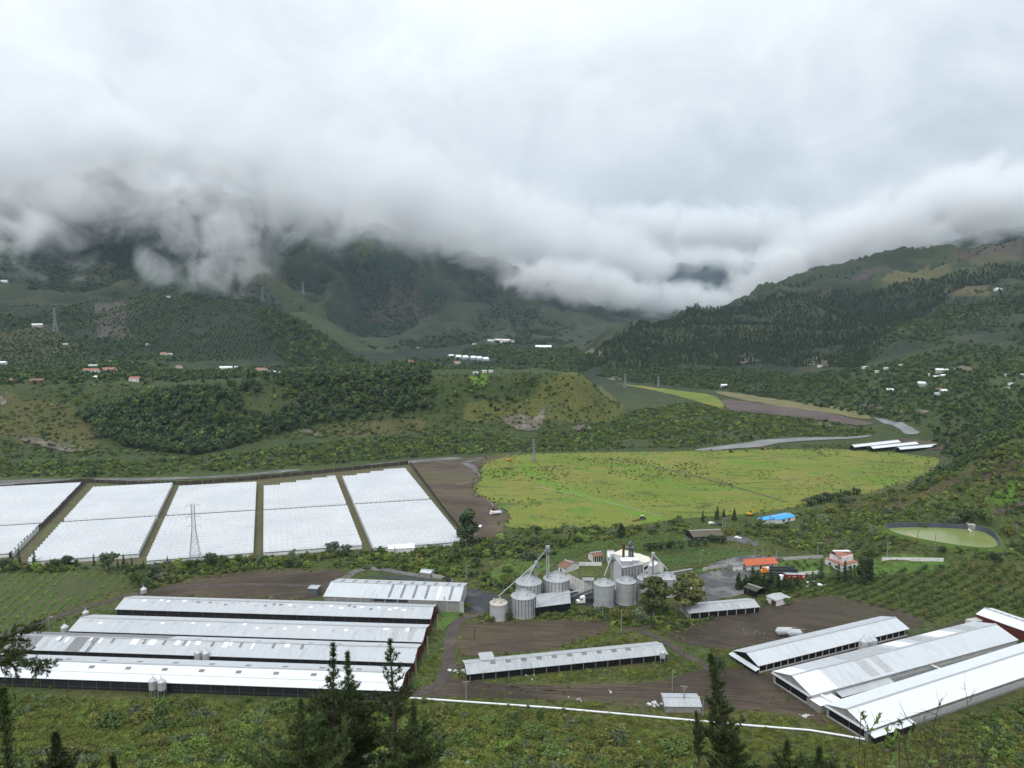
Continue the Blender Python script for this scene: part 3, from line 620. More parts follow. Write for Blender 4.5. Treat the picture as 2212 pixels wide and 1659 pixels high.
strip('farm_track', plan([(966, 1445), (1010, 1436), (1150, 1418), (1300, 1388), (1360, 1360), (1430, 1350)]), 4.0, 'dirt_road', 0.15)
strip('farm_track', plan([(-40, 1388), (60, 1355), (130, 1330), (220, 1303), (290, 1284), (400, 1268), (560, 1263), (690, 1265), (745, 1250)]), 4.2, 'dirt_road', 0.17)
strip('farm_track', plan([(1380, 1362), (1430, 1382), (1490, 1420), (1560, 1462)]), 4.0, 'dirt_road', 0.15)
strip('asphalt_road', plan([(742, 1252), (765, 1236), (795, 1229), (830, 1231), (870, 1238), (920, 1246), (965, 1250)]), 5.5, 'gravel_pale', 0.18)
sheet('asphalt_yard', plan([(790, 1246), (880, 1246), (1003, 1270), (1050, 1278), (1092, 1292), (1112, 1312), (1060, 1321), (1010, 1322), (985, 1300), (900, 1258)]), 'asphalt', 0.13)
sheet('asphalt_yard', plan([(1110, 1290), (1230, 1300), (1300, 1318), (1350, 1310), (1420, 1300), (1420, 1272), (1300, 1262), (1180, 1268)]), 'asphalt', 0.12)
sheet('gravel_yard', plan([(1512, 1243), (1570, 1229), (1625, 1230), (1640, 1246), (1612, 1262), (1606, 1283), (1560, 1292), (1530, 1300), (1512, 1286)]), 'grey_yard', 0.14)
sheet('gravel_yard', plan([(1530, 1222), (1590, 1203), (1650, 1200), (1690, 1206), (1600, 1222), (1570, 1228)]), 'grey_yard', 0.13)
sheet('lawn', plan([(1636, 1232), (1690, 1212), (1775, 1210), (1795, 1236), (1760, 1242), (1690, 1242)]), 'lawn', 0.12)
sheet('lawn', plan([(1505, 1232), (1560, 1222), (1600, 1226), (1540, 1238)]), 'lawn', 0.11)
sheet('lawn', plan([(1855, 1215), (2035, 1213), (2040, 1226), (1950, 1240), (1850, 1240)]), 'lawn', 0.11)
sheet('lawn', plan([(950, 1322), (1005, 1326), (975, 1345), (948, 1362)]), 'lawn', 0.10)
sheet('vegetable_beds', plan([(1180, 1211), (1235, 1177), (1330, 1163), (1420, 1156), (1500, 1166), (1505, 1188), (1400, 1190), (1330, 1184), (1270, 1192), (1215, 1212)]), 'crop_beds', 0.11)
sheet('vegetable_beds', plan([(1405, 1212), (1500, 1188), (1560, 1182), (1625, 1190), (1600, 1204), (1480, 1218)]), 'crop_beds', 0.11)
sheet('meadow', plan([(1080, 1268), (1062, 1236), (1120, 1205), (1195, 1188), (1195, 1222), (1120, 1250)]), 'meadow', 0.09)
sheet('gravel_path', plan([(1478, 1160), (1540, 1150), (1580, 1152), (1640, 1175), (1620, 1178), (1560, 1166), (1500, 1172)]), 'grey_yard', 0.16)
strip('farm_track', plan([(1790, 1172), (1803, 1155), (1822, 1138)]), 3.6, 'dirt_road', 0.18)
strip('farm_track', plan([(1960, 1060), (1985, 1035), (2010, 1010)]), 4, 'asphalt', 0.2)
strip('farm_track', plan([(2140, 1112), (2180, 1098), (2230, 1085)]), 3.5, 'dirt_road', 0.25)
# wheel ruts pressed into the mud
for pts in ([(905, 1499), (1050, 1487), (1250, 1490), (1420, 1484), (1540, 1462), (1640, 1470), (1720, 1512)], [(962, 1470), (1060, 1482), (1220, 1497), (1400, 1502), (1600, 1508), (1740, 1540)], [(1480, 1395), (1560, 1372), (1680, 1340), (1800, 1322), (1930, 1334)], [(1010, 1400), (1120, 1385), (1230, 1368), (1300, 1352)], [(1610, 1456), (1760, 1424), (1930, 1385), (2090, 1342)]):
    W0 = plan(pts)
    for off in (-.95, .95): strip('wheel_rut', [(a + off * .25, b_ + off) for a, b_ in W0], .55, 'dirt_road', .20, n=6, wj=.35)
# far fields by the river
sheet('hay_field', plan([(1330, 829), (1400, 836), (1470, 845), (1540, 856), (1563, 880), (1520, 872), (1430, 848)]), 'pasture', 0.5, maxe=14)
sheet('hay_field', plan([(1545, 846), (1650, 859), (1760, 873), (1850, 888), (1882, 905), (1850, 903), (1740, 886), (1600, 863)]), 'tan_field', 0.5, maxe=14)
sheet('far_ploughed_field', plan([(1562, 864), (1640, 872), (1760, 888), (1880, 914), (1850, 920), (1700, 900), (1610, 890), (1575, 884)]), 'soil_far', 0.7, maxe=14)
sheet('far_ploughed_field', plan([(1840, 963), (1950, 947), (2100, 936), (2125, 946), (2085, 964), (2000, 972), (1900, 972)]), 'soil_pale', 0.4, maxe=14)
# river
sheet('river', plan([(1500, 973), (1560, 964), (1620, 956), (1650, 951), (1740, 946), (1800, 945), (1870, 941), (1875, 944), (1800, 950), (1740, 953), (1690, 957), (1640, 966), (1580, 970), (1540, 974)]), 'river_water', 0.55, maxe=14)
sheet('river', plan([(1888, 902), (1930, 911), (1970, 924), (1986, 936), (1958, 939), (1940, 926), (1903, 912)]), 'river_water', 0.55, maxe=14)
sheet('river_gravel', plan([(780, 1006), (860, 997), (980, 988), (990, 992), (900, 1000), (800, 1010)]), 'gravel_pale', 0.3, maxe=14)
sheet('river', plan([(-120, 1052), (0, 1045), (90, 1041), (170, 1038), (120, 1044), (0, 1051), (-120, 1058)]), 'river_water', 0.5, maxe=14)
sheet('river_gravel', plan([(-120, 1046), (60, 1036), (250, 1034), (480, 1028), (620, 1015), (640, 1018), (460, 1033), (200, 1042), (-120, 1052)]), 'gravel_pale', 0.3, maxe=14)
for pts in ([(995, 1000), (1022, 1003), (1032, 1018), (1038, 1034), (1026, 1020), (1010, 1008)], [(985, 1046), (1010, 1042), (1008, 1046)], [(1048, 1078), (1068, 1090), (1092, 1108), (1066, 1094)], [(1000, 998), (1040, 990), (1050, 988), (1020, 998)]):
    sheet('mud_puddle', plan(pts), 'gravel_pale', 0.30, maxe=14)
# bare rock faces on the bluffs
for pts in ([(1085, 905), (1120, 898), (1160, 900), (1175, 870), (1178, 890), (1165, 925), (1140, 932), (1110, 925)], [(1235, 925), (1260, 918), (1280, 928), (1250, 932)], [(40, 945), (90, 950), (130, 960), (190, 972), (150, 978), (90, 965)],
            [(0, 855), (15, 865), (8, 878), (0, 872)], [(645, 930), (680, 932), (700, 945), (670, 940)], [(1590, 775), (1610, 762), (1625, 770), (1640, 780), (1600, 785)], [(1735, 785), (1765, 770), (1790, 780), (1800, 788), (1760, 790)],
            [(2055, 800), (2080, 790), (2100, 802), (2080, 806)], [(1855, 872), (1900, 878), (1960, 888), (2005, 886), (1985, 894), (1900, 888)], [(1730, 905), (1770, 912), (1800, 922), (1760, 920)], [(1260, 765), (1280, 752), (1300, 762), (1290, 770)], [(1310, 815), (1340, 812), (1345, 820), (1320, 822)]):
    o = sheet('rock_face', plan(pts), 'rock_pale', 0.9, maxe=12, jit=1.5)

# ------------------------------------------------------------------ pond
P0 = [tuple(px(u, v, 14.0)[:2]) for u, v in [(1922, 1142), (1975, 1139), (2050, 1141), (2110, 1146), (2140, 1158), (2152, 1178), (2120, 1182), (2060, 1176), (1990, 1164), (1940, 1153)]]
pz = 14.0
oc = Vector((sum(p[0] for p in P0) / len(P0), sum(p[1] for p in P0) / len(P0)))
C1 = catmull(P0, 8)
zin = pz - 0.4; mb = MB(); bank = MB()
def crest(p): return pz + 0.5 + 2.2 * float(sst(-12, 14, np.array((p.y - oc.y) + (p.x - oc.x) * .25)))
for i in range(len(C1)):
    a, b_ = C1[i], C1[(i + 1) % len(C1)]; A, B = oc + (a - oc) * 1.08, oc + (b_ - oc) * 1.08
    za, zb = crest(A), crest(B); A2, B2 = oc + (a - oc) * 1.26, oc + (b_ - oc) * 1.26
    mb.quad((a.x, a.y, zin), (b_.x, b_.y, zin), (B.x, B.y, zb), (A.x, A.y, za))
    A1, B1 = oc + (a - oc) * 1.10, oc + (b_ - oc) * 1.10
    bank.quad((A.x, A.y, za), (B.x, B.y, zb), (B1.x, B1.y, zb), (A1.x, A1.y, za))
    bank.quad((A1.x, A1.y, za - .02), (B1.x, B1.y, zb - .02), (B2.x, B2.y, min(H(B2.x, B2.y), zb) - .5), (A2.x, A2.y, min(H(A2.x, A2.y), za) - .5))
pond = empty('pond', (0, 0, 0)); tag(pond, 'oval reservoir of green water lined with dark plastic', 'pond')
mb.build('plastic_liner', 'liner', pond); bank.build('earth_bank', 'meadow', pond)
wm = MB(); wm.poly([(p.x, p.y, pz) for p in [oc + (q - oc) * 1.02 for q in C1]]); wm.build('water', 'pond_water', pond)

# ------------------------------------------------------------------ greenhouses: blocks of white plastic tunnels
def w2(u, v, z): p = px(u, v, z); return Vector((p.x, p.y))
GA1, GA2 = R(13.7), R(107.7)
E1 = Vector((math.cos(GA1), math.sin(GA1))); E2 = Vector((math.cos(GA2), math.sin(GA2)))
BLOCKS = []      # near-left corner, length along the tunnels, depth, stepped rows at the back, label
for mid_l, ln, back, steps, nm in (((-456.0, 491.5), 132, 120, 2, 'west of the dirt lane'), ((-315.4, 526.0), 61, 100, 0, 'right beside the dirt lane'), ((-249.5, 541.0), 61, 88, 0, 'behind the lattice pylon'), ((-184.2, 556.0), 60, 97, 4, 'between two brown paths'), ((-120.6, 572.5), 58, 110, 3, 'beside the ploughed ground')):
    m_ = Vector(mid_l)
    BLOCKS.append((m_ + E2 * 1.8, ln, back, steps, 'white tunnel block ' + nm + ', half towards the river')); fd = {132: 62, 58: 105}.get(ln, 96 if mid_l[0] > -300 else 82); BLOCKS.append((m_ - E2 * (fd + 3.5), ln, fd, 0, 'white tunnel block ' + nm + ', half towards the barns'))
ZF_ = 3.4
for bi, (A, Ln, depth, steps, lab) in enumerate(BLOCKS):
    e1 = E1.copy(); dvec = E2 * depth; n = max(4, int(round(depth / 6.2)))
    root = empty('greenhouse', (A.x, A.y, 0), math.atan2(e1.y, e1.x)); tag(root, lab, 'greenhouse', 'white plastic greenhouses by the river')
    inv = Matrix.Rotation(-math.atan2(e1.y, e1.x), 2); step = inv @ (dvec / n)
    tw = step.y
    mb = MB(); nx = max(8, int(Ln / 1.75)); na_ = 6
    grid = []
    for i in range(nx + 1):
        xx = Ln * i / nx; sag = 0.55 * (0.5 - 0.5 * math.cos(2 * math.pi * xx / 3.5)); row = []
        for j in range(na_ + 1):
            t = j / na_; row.append((xx + step.x * (t - .5) , tw * (t - .5) * 0.99, 2.35 + (2.0 - sag * (0.4 + 0.6 * math.sin(math.pi * t))) * math.sin(math.pi * t) ** 0.75))
        grid.append(row)
    k0 = 0
    for r in grid: mb.v += r
    for i in range(nx):
        for j in range(na_):
            a = i * (na_ + 1) + j; mb.f.append((a, a + na_ + 1, a + na_ + 2, a + 1))
    for i in (0, nx):       # closed ends
        r = grid[i]; k = len(mb.v); mb.v += r + [(r[-1][0], r[-1][1], 0.3), (r[0][0], r[0][1], 0.3)]; q = list(range(k, k + len(r) + 2)); mb.f.append(tuple(q if i else q[::-1]))
    first = mb.build('tunnel_roof', 'tunnel_film', root)
    mb = MB(); mb.box(0, Ln, -.42, .42, 2.3, 2.72); gfirst = mb.build('valley_gutter_shade', 'sheet_grey', root)  # gutter strip, widened so its grey paints deeper shade between the tunnels
    for q in range(n):
        o = first
        if q: o = first.copy(); col.objects.link(o); o.parent = root
        o.location = (step.x * (q + .5), step.y * (q + .5), rnd.uniform(-.06, .06))
        gt_ = gfirst
        if q: gt_ = gfirst.copy(); col.objects.link(gt_); gt_.parent = root
        gt_.location = (step.x * (q + 1), step.y * (q + 1), 0)
        if steps and q >= n - steps: fz = 1 - .22 * (q - (n - steps) + 1); o.scale.x = fz; o.location.x += Ln * (1 - fz); gt_.scale.x = fz; gt_.location.x += Ln * (1 - fz)
    # stepped ends of the last rows towards the river
    sw = MB(); d3 = step * n
    sw.quad((0, -tw * .0 - .05, 0), (Ln, -.05, 0), (Ln, -.05, 2.5), (0, -.05, 2.5)); sw.build('front_curtain', 'cloth_white', root)
    gutter = MB(); gutter.box(0, Ln, -0.35, -0.12, 2.2, 2.45); gutter.build('front_gutter', 'steel_dark', root)

def fence(pts, label, hgt=3.3, z0=0, mat='fence_net', name='windbreak_fence', pw=0.25, seg=9.0):
    P = [w2(u, v, 0) for u, v in pts]; root = empty(name, (P[0].x, P[0].y, 0)); tag(root, label, 'fence')
    for a, b_ in zip(P[:-1], P[1:]):
        n = max(1, int((b_ - a).length / seg))
        for i in range(n):
            p, q = a.lerp(b_, i / n) - P[0], a.lerp(b_, (i + 1) / n) - P[0]; h = hgt * rnd.uniform(.9, 1.08)
            mb = MB(); mb.bar((p.x, p.y, h / 2), (q.x, q.y, h / 2), 0.12, h); mb.build('net_panel', mat, root)
            mb = MB(); mb.bar((p.x, p.y, 0), (p.x, p.y, hgt * 1.12), pw); mb.build('post', 'wood_pole', root)
    return root
fence([(-90, 1062), (60, 1052), (182, 1042), (300, 1048), (412, 1047), (560, 1036), (720, 1020), (882, 1003)], 'brown windbreak netting along the river side of the greenhouses')
fence([(886, 1003), (910, 1036), (950, 1090), (1003, 1158)], 'brown windbreak netting between the last tunnels and the ploughed ground')
fence([(184, 1044), (120, 1113), (20, 1208)], 'tall brown windbreak netting along the dirt lane between tunnel blocks', hgt=4.0)

# ------------------------------------------------------------------ barns and other gabled buildings
def frame3(A, B, C, h):
    a, b_, c = w2(*A, h), w2(*B, h), w2(*C, h); ex = (b_ - a).normalized(); ey = Vector((-ex.y, ex.x))
    return a, ex, (b_ - a).length, max(3.0, (c - b_).dot(ey))
def gable(name, label, cat, A, B, C, h, rise, roof='roof_grey', wall='concrete', wallh=None, over=0.7, group=None, z0=None, gable_mat=None, open_front=None, ridge=True, roof2=None, eave_th=0.14, ends=True):
    """A, B: near eave corners, C: far eave corner above B (pixels, at eave height h)"""
    zb = 0.0 if z0 is None else z0
    a, ex, Ln, W = frame3(A, B, C, h + zb)
    root = empty(name, (a.x, a.y, zb), math.atan2(ex.y, ex.x)); tag(root, label, cat, group)
    o = over; th = eave_th; sl = rise / (W / 2)
    def slope(sgn, m):
        mb = MB(); y0, y1 = (0, W / 2) if sgn > 0 else (W, W / 2)
        n = max(1, int(Ln / 12)); ze = h
        for z_, flip in ((0, False), (-th, True)):
            q = [(0, y0, ze + z_), (Ln, y0, ze + z_), (Ln, y1, h + rise + z_), (0, y1, h + rise + z_)]
            if (sgn < 0) != flip: q = q[::-1]
            mb.quad(*q)
        e = [(0, y0), (Ln, y0)]
        mb.box(0, Ln, min(y0, y0 - .05 * sgn), max(y0, y0 - .05 * sgn), ze - th - .05, ze + .01)
        for x_ in (0, Ln): mb.quad((x_, y0, ze - th), (x_, y0, ze), (x_, y1, h + rise), (x_, y1, h + rise - th))
        return mb.build('roof_slope', m, root)
    slope(1, roof); slope(-1, roof2 or roof)
    if ridge:
        mb = MB(); mb.box(-.1, Ln + .1, W / 2 - .45, W / 2 + .45, h + rise - 0.10, h + rise + 0.10); mb.build('ridge_cap', 'ridge_cap', root)
    wh = h - 0.16
    for y_, nm in ((o, 'front_wall'), (W - o, 'rear_wall')):
        mb = MB(); mb.box(o, Ln - o, y_ - .12, y_ + .12, 0, wh); mb.build(nm, (open_front or wall) if y_ == o else wall, root)
    if ends:
        for x_ in (o, Ln - o):
            mb = MB(); zz = lambda y_: h - .16 + sl * min(y_, W - y_)
            for dx_ in (-.12, .12):
                q = [(x_ + dx_, o, 0), (x_ + dx_, W - o, 0), (x_ + dx_, W - o, zz(o)), (x_ + dx_, W / 2, zz(W / 2)), (x_ + dx_, o, zz(o))]; mb.poly(q if dx_ > 0 else q[::-1])
            mb.build('gable_wall', gable_mat or wall, root)
    root['dims'] = (Ln, W, h, rise)
    return root, Ln, W
def patch(root, W, h, rise, x, t0, t1, wd, m, side=1, name='roof_sheet', lift=0.07):
    """a sheet of another shade lying on the roof; t runs from eave 0 to ridge 1"""
    mb = MB(); ya, yb = (t0 * W / 2, t1 * W / 2); za, zb = h + rise * t0 + lift, h + rise * t1 + lift
    if side < 0: ya, yb = W - ya, W - yb
    q = [(x, ya, za), (x + wd, ya, za), (x + wd, yb, zb), (x, yb, zb)]
    if side < 0: q = q[::-1]
    mb.quad(*q); mb.quad(*[(p_[0], p_[1], p_[2] - .05) for p_ in q[::-1]]); return mb.build(name, m, root)
def posts(root, pts, w_, z1, m='concrete_pale', name='post', z0=0.0):
    for (x, y) in pts:
        mb = MB(); mb.box(x - w_, x + w_, y - w_, y + w_, z0, z1); mb.build(name, m, root)

LB = 'long poultry barns in the left row'
# front barn
hb = 4.5
r1, n1_, W1 = gable('poultry_barn', 'long white-roofed poultry barn with paired feed bins on its netted side', 'barn', (-110, 1458), (865, 1493), (882, 1441), hb, 2.6, 'roof_white', 'netting', group=LB, gable_mat='red_paint', roof2='roof_grey')
for i in range(12):
    x = n1_ * (i + .55) / 12.0; patch(r1, W1, hb, 2.6, x, .64, .80, 2.3, 'sheet_grey', name='skylight'); patch(r1, W1, hb, 2.6, x + 1.5, .55, .75, 2.3, 'sheet_grey', -1, name='skylight')
mb = MB(); mb.box(0, n1_, W1 * .21, W1 * .215, hb + 2.6 * .43, hb + 2.6 * .43 + .09); mb.build('lap_joint', 'sheet_pale', r1)
r2, n2_, W2 = gable('poultry_barn', 'patchwork-roofed poultry barn with dark old sheets at its far end', 'barn', (5, 1402), (894, 1432), (910, 1391), hb, 2.6, 'roof_mid', 'netting', group=LB, gable_mat='red_paint', roof2='roof_grey')
for x0, x1, m_ in ((0.0, .072, 'sheet_grey'), (.088, .098, 'sheet_pale'), (.155, .19, 'sheet_grey'), (.205, .215, 'sheet_grey')): patch(r2, W2, hb, 2.6, n2_ * x0 + .1, .0 if m_ != 'sheet_pale' else .1, .97, n2_ * (x1 - x0), m_)
patch(r2, W2, hb, 2.6, .2, .05, .97, n2_ * .38, 'sheet_grey', -1)
for x in (.11, .135, .195, .22, .3, .345, .41, .44, .46, .53, .545, .6, .68): patch(r2, W2, hb, 2.6, n2_ * x, rnd.uniform(.55, .75), .96, rnd.choice((1.1, 2.2, 3.2)), 'sheet_white', lift=.075)
for x in (.12, .2, .25, .33, .38, .43, .5, .57, .65, .72, .8): patch(r2, W2, hb, 2.6, n2_ * x, .62, .96, 1.2, 'sheet_grey', lift=.08, name='skylight')
for x in (.45, .52, .6, .66, .73, .8, .9): patch(r2, W2, hb, 2.6, n2_ * x, .5, .75, 2, 'sheet_pale', -1, name='skylight')
r3, n3_, W3 = gable('poultry_barn', 'poultry barn with scattered pale skylights, next behind the patchwork-roofed one', 'barn', (147, 1363), (913, 1387), (927, 1349), hb, 2.6, 'roof_mid', 'netting', group=LB, gable_mat='red_paint', roof2='roof_grey')
for i in range(22): patch(r3, W3, hb, 2.6, n3_ * (i + rnd.uniform(.2, .9)) / 22.5, *(lambda a: (a, a + .14))(rnd.uniform(.5, .8)), rnd.choice((1.6, 2.4)), rnd.choice(('sheet_white', 'sheet_white', 'sheet_pale')), name='skylight')
for x0, m_ in ((.91, 'sheet_pale'), (.945, 'sheet_white'), (.955, 'sheet_pale')): patch(r3, W3, hb, 2.6, n3_ * x0, .1 if m_ == 'sheet_pale' else .7, .95, 2.6, m_, lift=.08)
r4, n4_, W4 = gable('poultry_barn', 'poultry barn with a crowded line of small skylights below its ridge', 'barn', (248, 1316), (931, 1337), (944, 1306), hb, 2.6, 'roof_mid', 'netting', group=LB, gable_mat='red_paint', roof2='roof_grey')
for i in range(34): patch(r4, W4, hb, 2.6, n4_ * (i + rnd.uniform(.2, .9)) / 38 + 8, *(lambda a: (a, a + .13))(rnd.choice((.58, .72, .8))), rnd.choice((1.6, 2.2)), rnd.choice(('sheet_white', 'sheet_pale', 'sheet_grey')), name='skylight')
for rt, Ln, W in ((r1, n1_, W1), (r2, n2_, W2), (r3, n3_, W3), (r4, n4_, W4)):
    # rail and posts down the netted side, red portal and open door in the gable end
    for x in np.arange(3.0, Ln - 1, 6.0):
        mb = MB(); mb.box(x - .07, x + .07, .52, .60, 0, hb - .2); mb.build('side_post', 'steel_dark', rt)
    mb = MB(); mb.box(.7, Ln - .7, .50, .57, 1.1, 1.16); mb.build('side_rail', 'steel_dark', rt)
    posts(rt, [(Ln + .1, .4), (Ln + .1, W * .34), (Ln + .1, W * .66), (Ln + .1, W - .4)], .22, hb + .4, 'red_paint', 'gable_post')
    mb = MB(); mb.box(Ln - .62, Ln - .5, W * .36, W * .60, 0, 3.2); mb.build('door', 'dark_inside', rt)
# yellow tarpaulin strip between the two rear barns
a = w2(280, 1326, 0); b_ = w2(915, 1347, 0)
mb = MB(); nseg = 40
for i in range(nseg):
    p, q = a.lerp(b_, i / nseg), a.lerp(b_, (i + 1) / nseg); z0_, z1_ = rnd.uniform(.6, 1.3), rnd.uniform(.6, 1.3)
    mb.bar((p.x, p.y, .9 + z0_ * .3), (q.x, q.y, .9 + z1_ * .3), 0.9, 0.5 + rnd.uniform(0, .3))
tag(mb.build('rolled_tarpaulin', 'truck_yellow'), 'faded yellow rolled tarpaulin lying between two poultry barns', 'tarpaulin')

# warehouse
rw, nw, Ww = gable('warehouse', 'grey block warehouse with striped translucent roof sheets', 'warehouse', (698, 1288), (994, 1299), (1001, 1259), 6.2, 3.0, 'roof_grey', 'concrete', over=.5, gable_mat='concrete_pale')
for i in range(11):
    patch(rw, Ww, 6.2, 3.0, nw * (i + .7) / 11.3, .3, .97, 1.3, 'sheet_grey', -1, name='skylight')
    if 5 <= i <= 10: patch(rw, Ww, 6.2, 3.0, nw * (i + .3) / 11.3, .08, .97, 1.3, 'sheet_grey' if i != 9 else 'sheet_white', name='skylight')
for i in range(1, 11):
    mb = MB(); mb.box(nw * i / 11 - .2, nw * i / 11 + .2, .2, .5, 0, 6); mb.build('pilaster', 'concrete_pale', rw)
mb = MB(); mb.box(nw * .35, nw * .62, .22, .4, 4.6, 5.6); mb.build('window_strip', 'window_dark', rw)
mb = MB(); mb.box(nw - .52, nw + 1.8, .4, .65, 0, 5.6); mb.build('end_column', 'concrete_pale', rw)

# middle barn
rm, nmid, Wm = gable('open_barn', 'grey sagging-roofed open barn with dark skylights beside the ploughed field', 'barn', (1008, 1457), (1443, 1413), (1425, 1385), 3.2, 1.9, 'roof_old', 'dark_inside', gable_mat='dark_inside', open_front='dark_inside')
for i in range(12): patch(rm, Wm, 3.2, 1.9, nmid * (i + 1.6) / 13.2, .66, .93, 2.3, 'roof_dark' if i not in (10, 11) else 'sheet_pale', name='skylight')
patch(rm, Wm, 3.2, 1.9, nmid * .055, .02, .96, 1.3, 'sheet_pale'); patch(rm, Wm, 3.2, 1.9, nmid * .075, .02, .96, 1.3, 'sheet_pale'); patch(rm, Wm, 3.2, 1.9, nmid * .29, .8, .9, 3, 'sheet_white', -1)
mb = MB(); mb.box(nmid * .08, nmid * .15, Wm * .5, Wm * 1.12, 5.0, 5.2); mb.build('raised_roof', 'sheet_pale', rm)
posts(rm, [(x, .45) for x in np.arange(1.5, nmid, 5.5)], .12, 3.0, 'wood_pole')

# right barns
RB = 'white roofed barns on the right'
rr1, q1, V1 = gable('laying_barn', 'white-roofed open-sided barn beside a fallen tank and bare earth', 'barn', (1638, 1439), (1965, 1358), (1902, 1331), 3.6, 2.6, 'roof_grey', 'dark_inside', gable_mat='dark_inside', over=1.0)
mb = MB(); mb.quad((-.2, -1.2, 3.0), (-2.4, -1.2, 2.3), (-2.4, V1 + .3, 2.3), (-.2, V1 + .3, 3.0)); mb.quad((-.2, V1 + .3, 2.92), (-2.4, V1 + .3, 2.22), (-2.4, -1.2, 2.22), (-.2, -1.2, 2.92)); mb.build('porch_roof', 'roof_grey', rr1)
posts(rr1, [(x, .5) for x in np.arange(1, q1, 4.0)], .15, 3.4, 'concrete_pale'); mb = MB(); mb.box(1, q1 - 1, .2, .5, 0, .7); mb.build('low_wall', 'concrete_pale', rr1)
rr2, q2, V2 = gable('laying_barn', 'long barn with patched roof, block walls and wide netted front openings', 'barn', (1752, 1503), (2200, 1382), (2092, 1345), 5.0, 3.2, 'roof_grey', 'concrete_pale', gable_mat='concrete', over=.5)
for x0, wd, t0 in ((0.0, 14, .02), (.27, 5, .1), (.34, 4, .1)): patch(rr2, V2, 5.0, 3.2, q2 * x0 + .2, t0, .96, wd, 'sheet_white' if x0 < .2 else 'sheet_pale')
for x0, wd, m_ in ((0.0, 9, 'sheet_white'), (.26, 26, 'sheet_pale'), (.50, 9, 'sheet_white'), (.62, 7, 'sheet_pale'), (.7, 12, 'sheet_white'), (.85, 8, 'sheet_pale')): patch(rr2, V2, 5.0, 3.2, q2 * x0 + .2, .04, .96, wd, m_, -1)
mb = MB(); mb.box(.15, .35, V2 * .12, V2 * .50, 1.0, 4.3); mb.build('netted_opening', 'dark_inside', rr2); mb = MB(); mb.box(.15, .35, V2 * .52, V2 * .90, 1.0, 4.3); mb.build('netted_opening', 'dark_inside', rr2)
mb = MB(); mb.box(.05, .3, V2 * .10, V2 * .92, .85, 1.1); mb.build('sill', 'plaster_white', rr2)
mb = MB(); mb.quad((.3, .3, 4.9), (-.7, .3, 4.5), (-.7, V2 - .3, 4.5), (.3, V2 - .3, 4.9)); mb.quad((.3, V2 - .3, 4.84), (-.7, V2 - .3, 4.44), (-.7, .3, 4.44), (.3, .3, 4.84)); mb.build('front_awning', 'roof_mid', rr2)
an = empty('annexe', (0, 0, 0))
bpy.data.objects.remove(an)
mb = MB(); mb.box(-.2, 11, -5.2, .6, 3.3, 3.45); mb.build('annexe_roof', 'sheet_white', rr2); mb = MB(); mb.box(.2, 10.5, -5.0, .3, 0, 3.3); mb.build('annexe_wall', 'concrete', rr2)
mb = MB(); mb.quad((13, .1, 3.9), (13, -3.2, 3.1), (42, -3.2, 3.1), (42, .1, 3.9)); mb.quad((13, -3.2, 3.04), (13, .1, 3.84), (42, .1, 3.84), (42, -3.2, 3.04)); mb.build('lean_to_roof', 'roof_mid', rr2)
mb = MB(); mb.box(13, 41.8, -2.9, -2.7, .6, 2.9); mb.build('lean_to_netting', 'dark_inside', rr2); mb = MB(); mb.box(13, 41.8, -3.0, -2.6, 0, .6); mb.build('lean_to_sill', 'concrete_pale', rr2)
mb = MB(); mb.box(42, q2 - 2, .1, .38, .9, 2.9); mb.build('side_curtain', 'sheet_pale', rr2)
rr3, q3, V3 = gable('laying_barn', 'bright white barn at the foot of the slope with long netted front', 'barn', (1876, 1577), (2400, 1398), (1788, 1519), 5.0, 3.0, 'roof_white', 'concrete', gable_mat='concrete', over=.5, roof2='roof_white')
mb = MB(); mb.box(.15, .35, V3 * .10, V3 * .42, 1.0, 4.3); mb.build('netted_opening', 'dark_inside', rr3); mb = MB(); mb.box(.15, .35, V3 * .44, V3 * .90, 1.0, 4.3); mb.build('netted_opening', 'dark_inside', rr3)
mb = MB(); mb.box(.05, .3, V3 * .08, V3 * .92, .85, 1.1); mb.build('sill', 'plaster_white', rr3)
mb = MB(); mb.quad((.3, .3, 4.9), (-.7, .3, 4.5), (-.7, V3 - .3, 4.5), (.3, V3 - .3, 4.9)); mb.quad((.3, V3 - .3, 4.84), (-.7, V3 - .3, 4.44), (-.7, .3, 4.44), (.3, .3, 4.84)); mb.build('front_awning', 'roof_grey', rr3)
mb = MB(); mb.quad((0, .1, 4.0), (0, -2.6, 3.3), (22, -2.6, 3.3), (22, .1, 4.0)); mb.quad((0, -2.6, 3.24), (0, .1, 3.94), (22, .1, 3.94), (22, -2.6, 3.24)); mb.build('lean_to_roof', 'roof_white', rr3)
mb = MB(); mb.box(0.5, 21.5, -2.3, -2.1, .6, 3.0); mb.build('lean_to_netting', 'dark_inside', rr3)
mb = MB(); mb.box(22, q3 - 2, .1, .38, 1.0, 3.2); mb.build('side_curtain', 'sheet_pale', rr3)
rr4, q4, V4 = gable('brick_barn', 'dark red walled barn with white roof beyond the long barns', 'barn', (2108, 1326), (2330, 1404), (2352, 1384), 5.0, 1.6, 'roof_white', 'brick_red', gable_mat='brick_red', over=.4)
for i in range(14): patch(rr4, V4, 5.0, 1.6, q4 * (i + .4) / 14, .97, 1.05, 1.4, 'sheet_pale', name='ridge_vent', lift=.35)
# pale tank hut next to the red barn, connecting conveyor pipes between barns
mb = MB(); g0 = w2(2103, 1352, 0)
hut = empty('water_cistern', (g0.x, g0.y, 0), .3); tag(hut, 'cream block cistern beside the dark red barn', 'cistern'); mb.box(-3.4, 3.4, -1.8, 1.8, 0, 3.0); mb.build('tank_body', 'plaster_cream', hut); mb = MB(); mb.box(-3.5, 3.5, -1.9, 1.9, 3.0, 3.15); mb.build('lid', 'concrete_pale', hut)
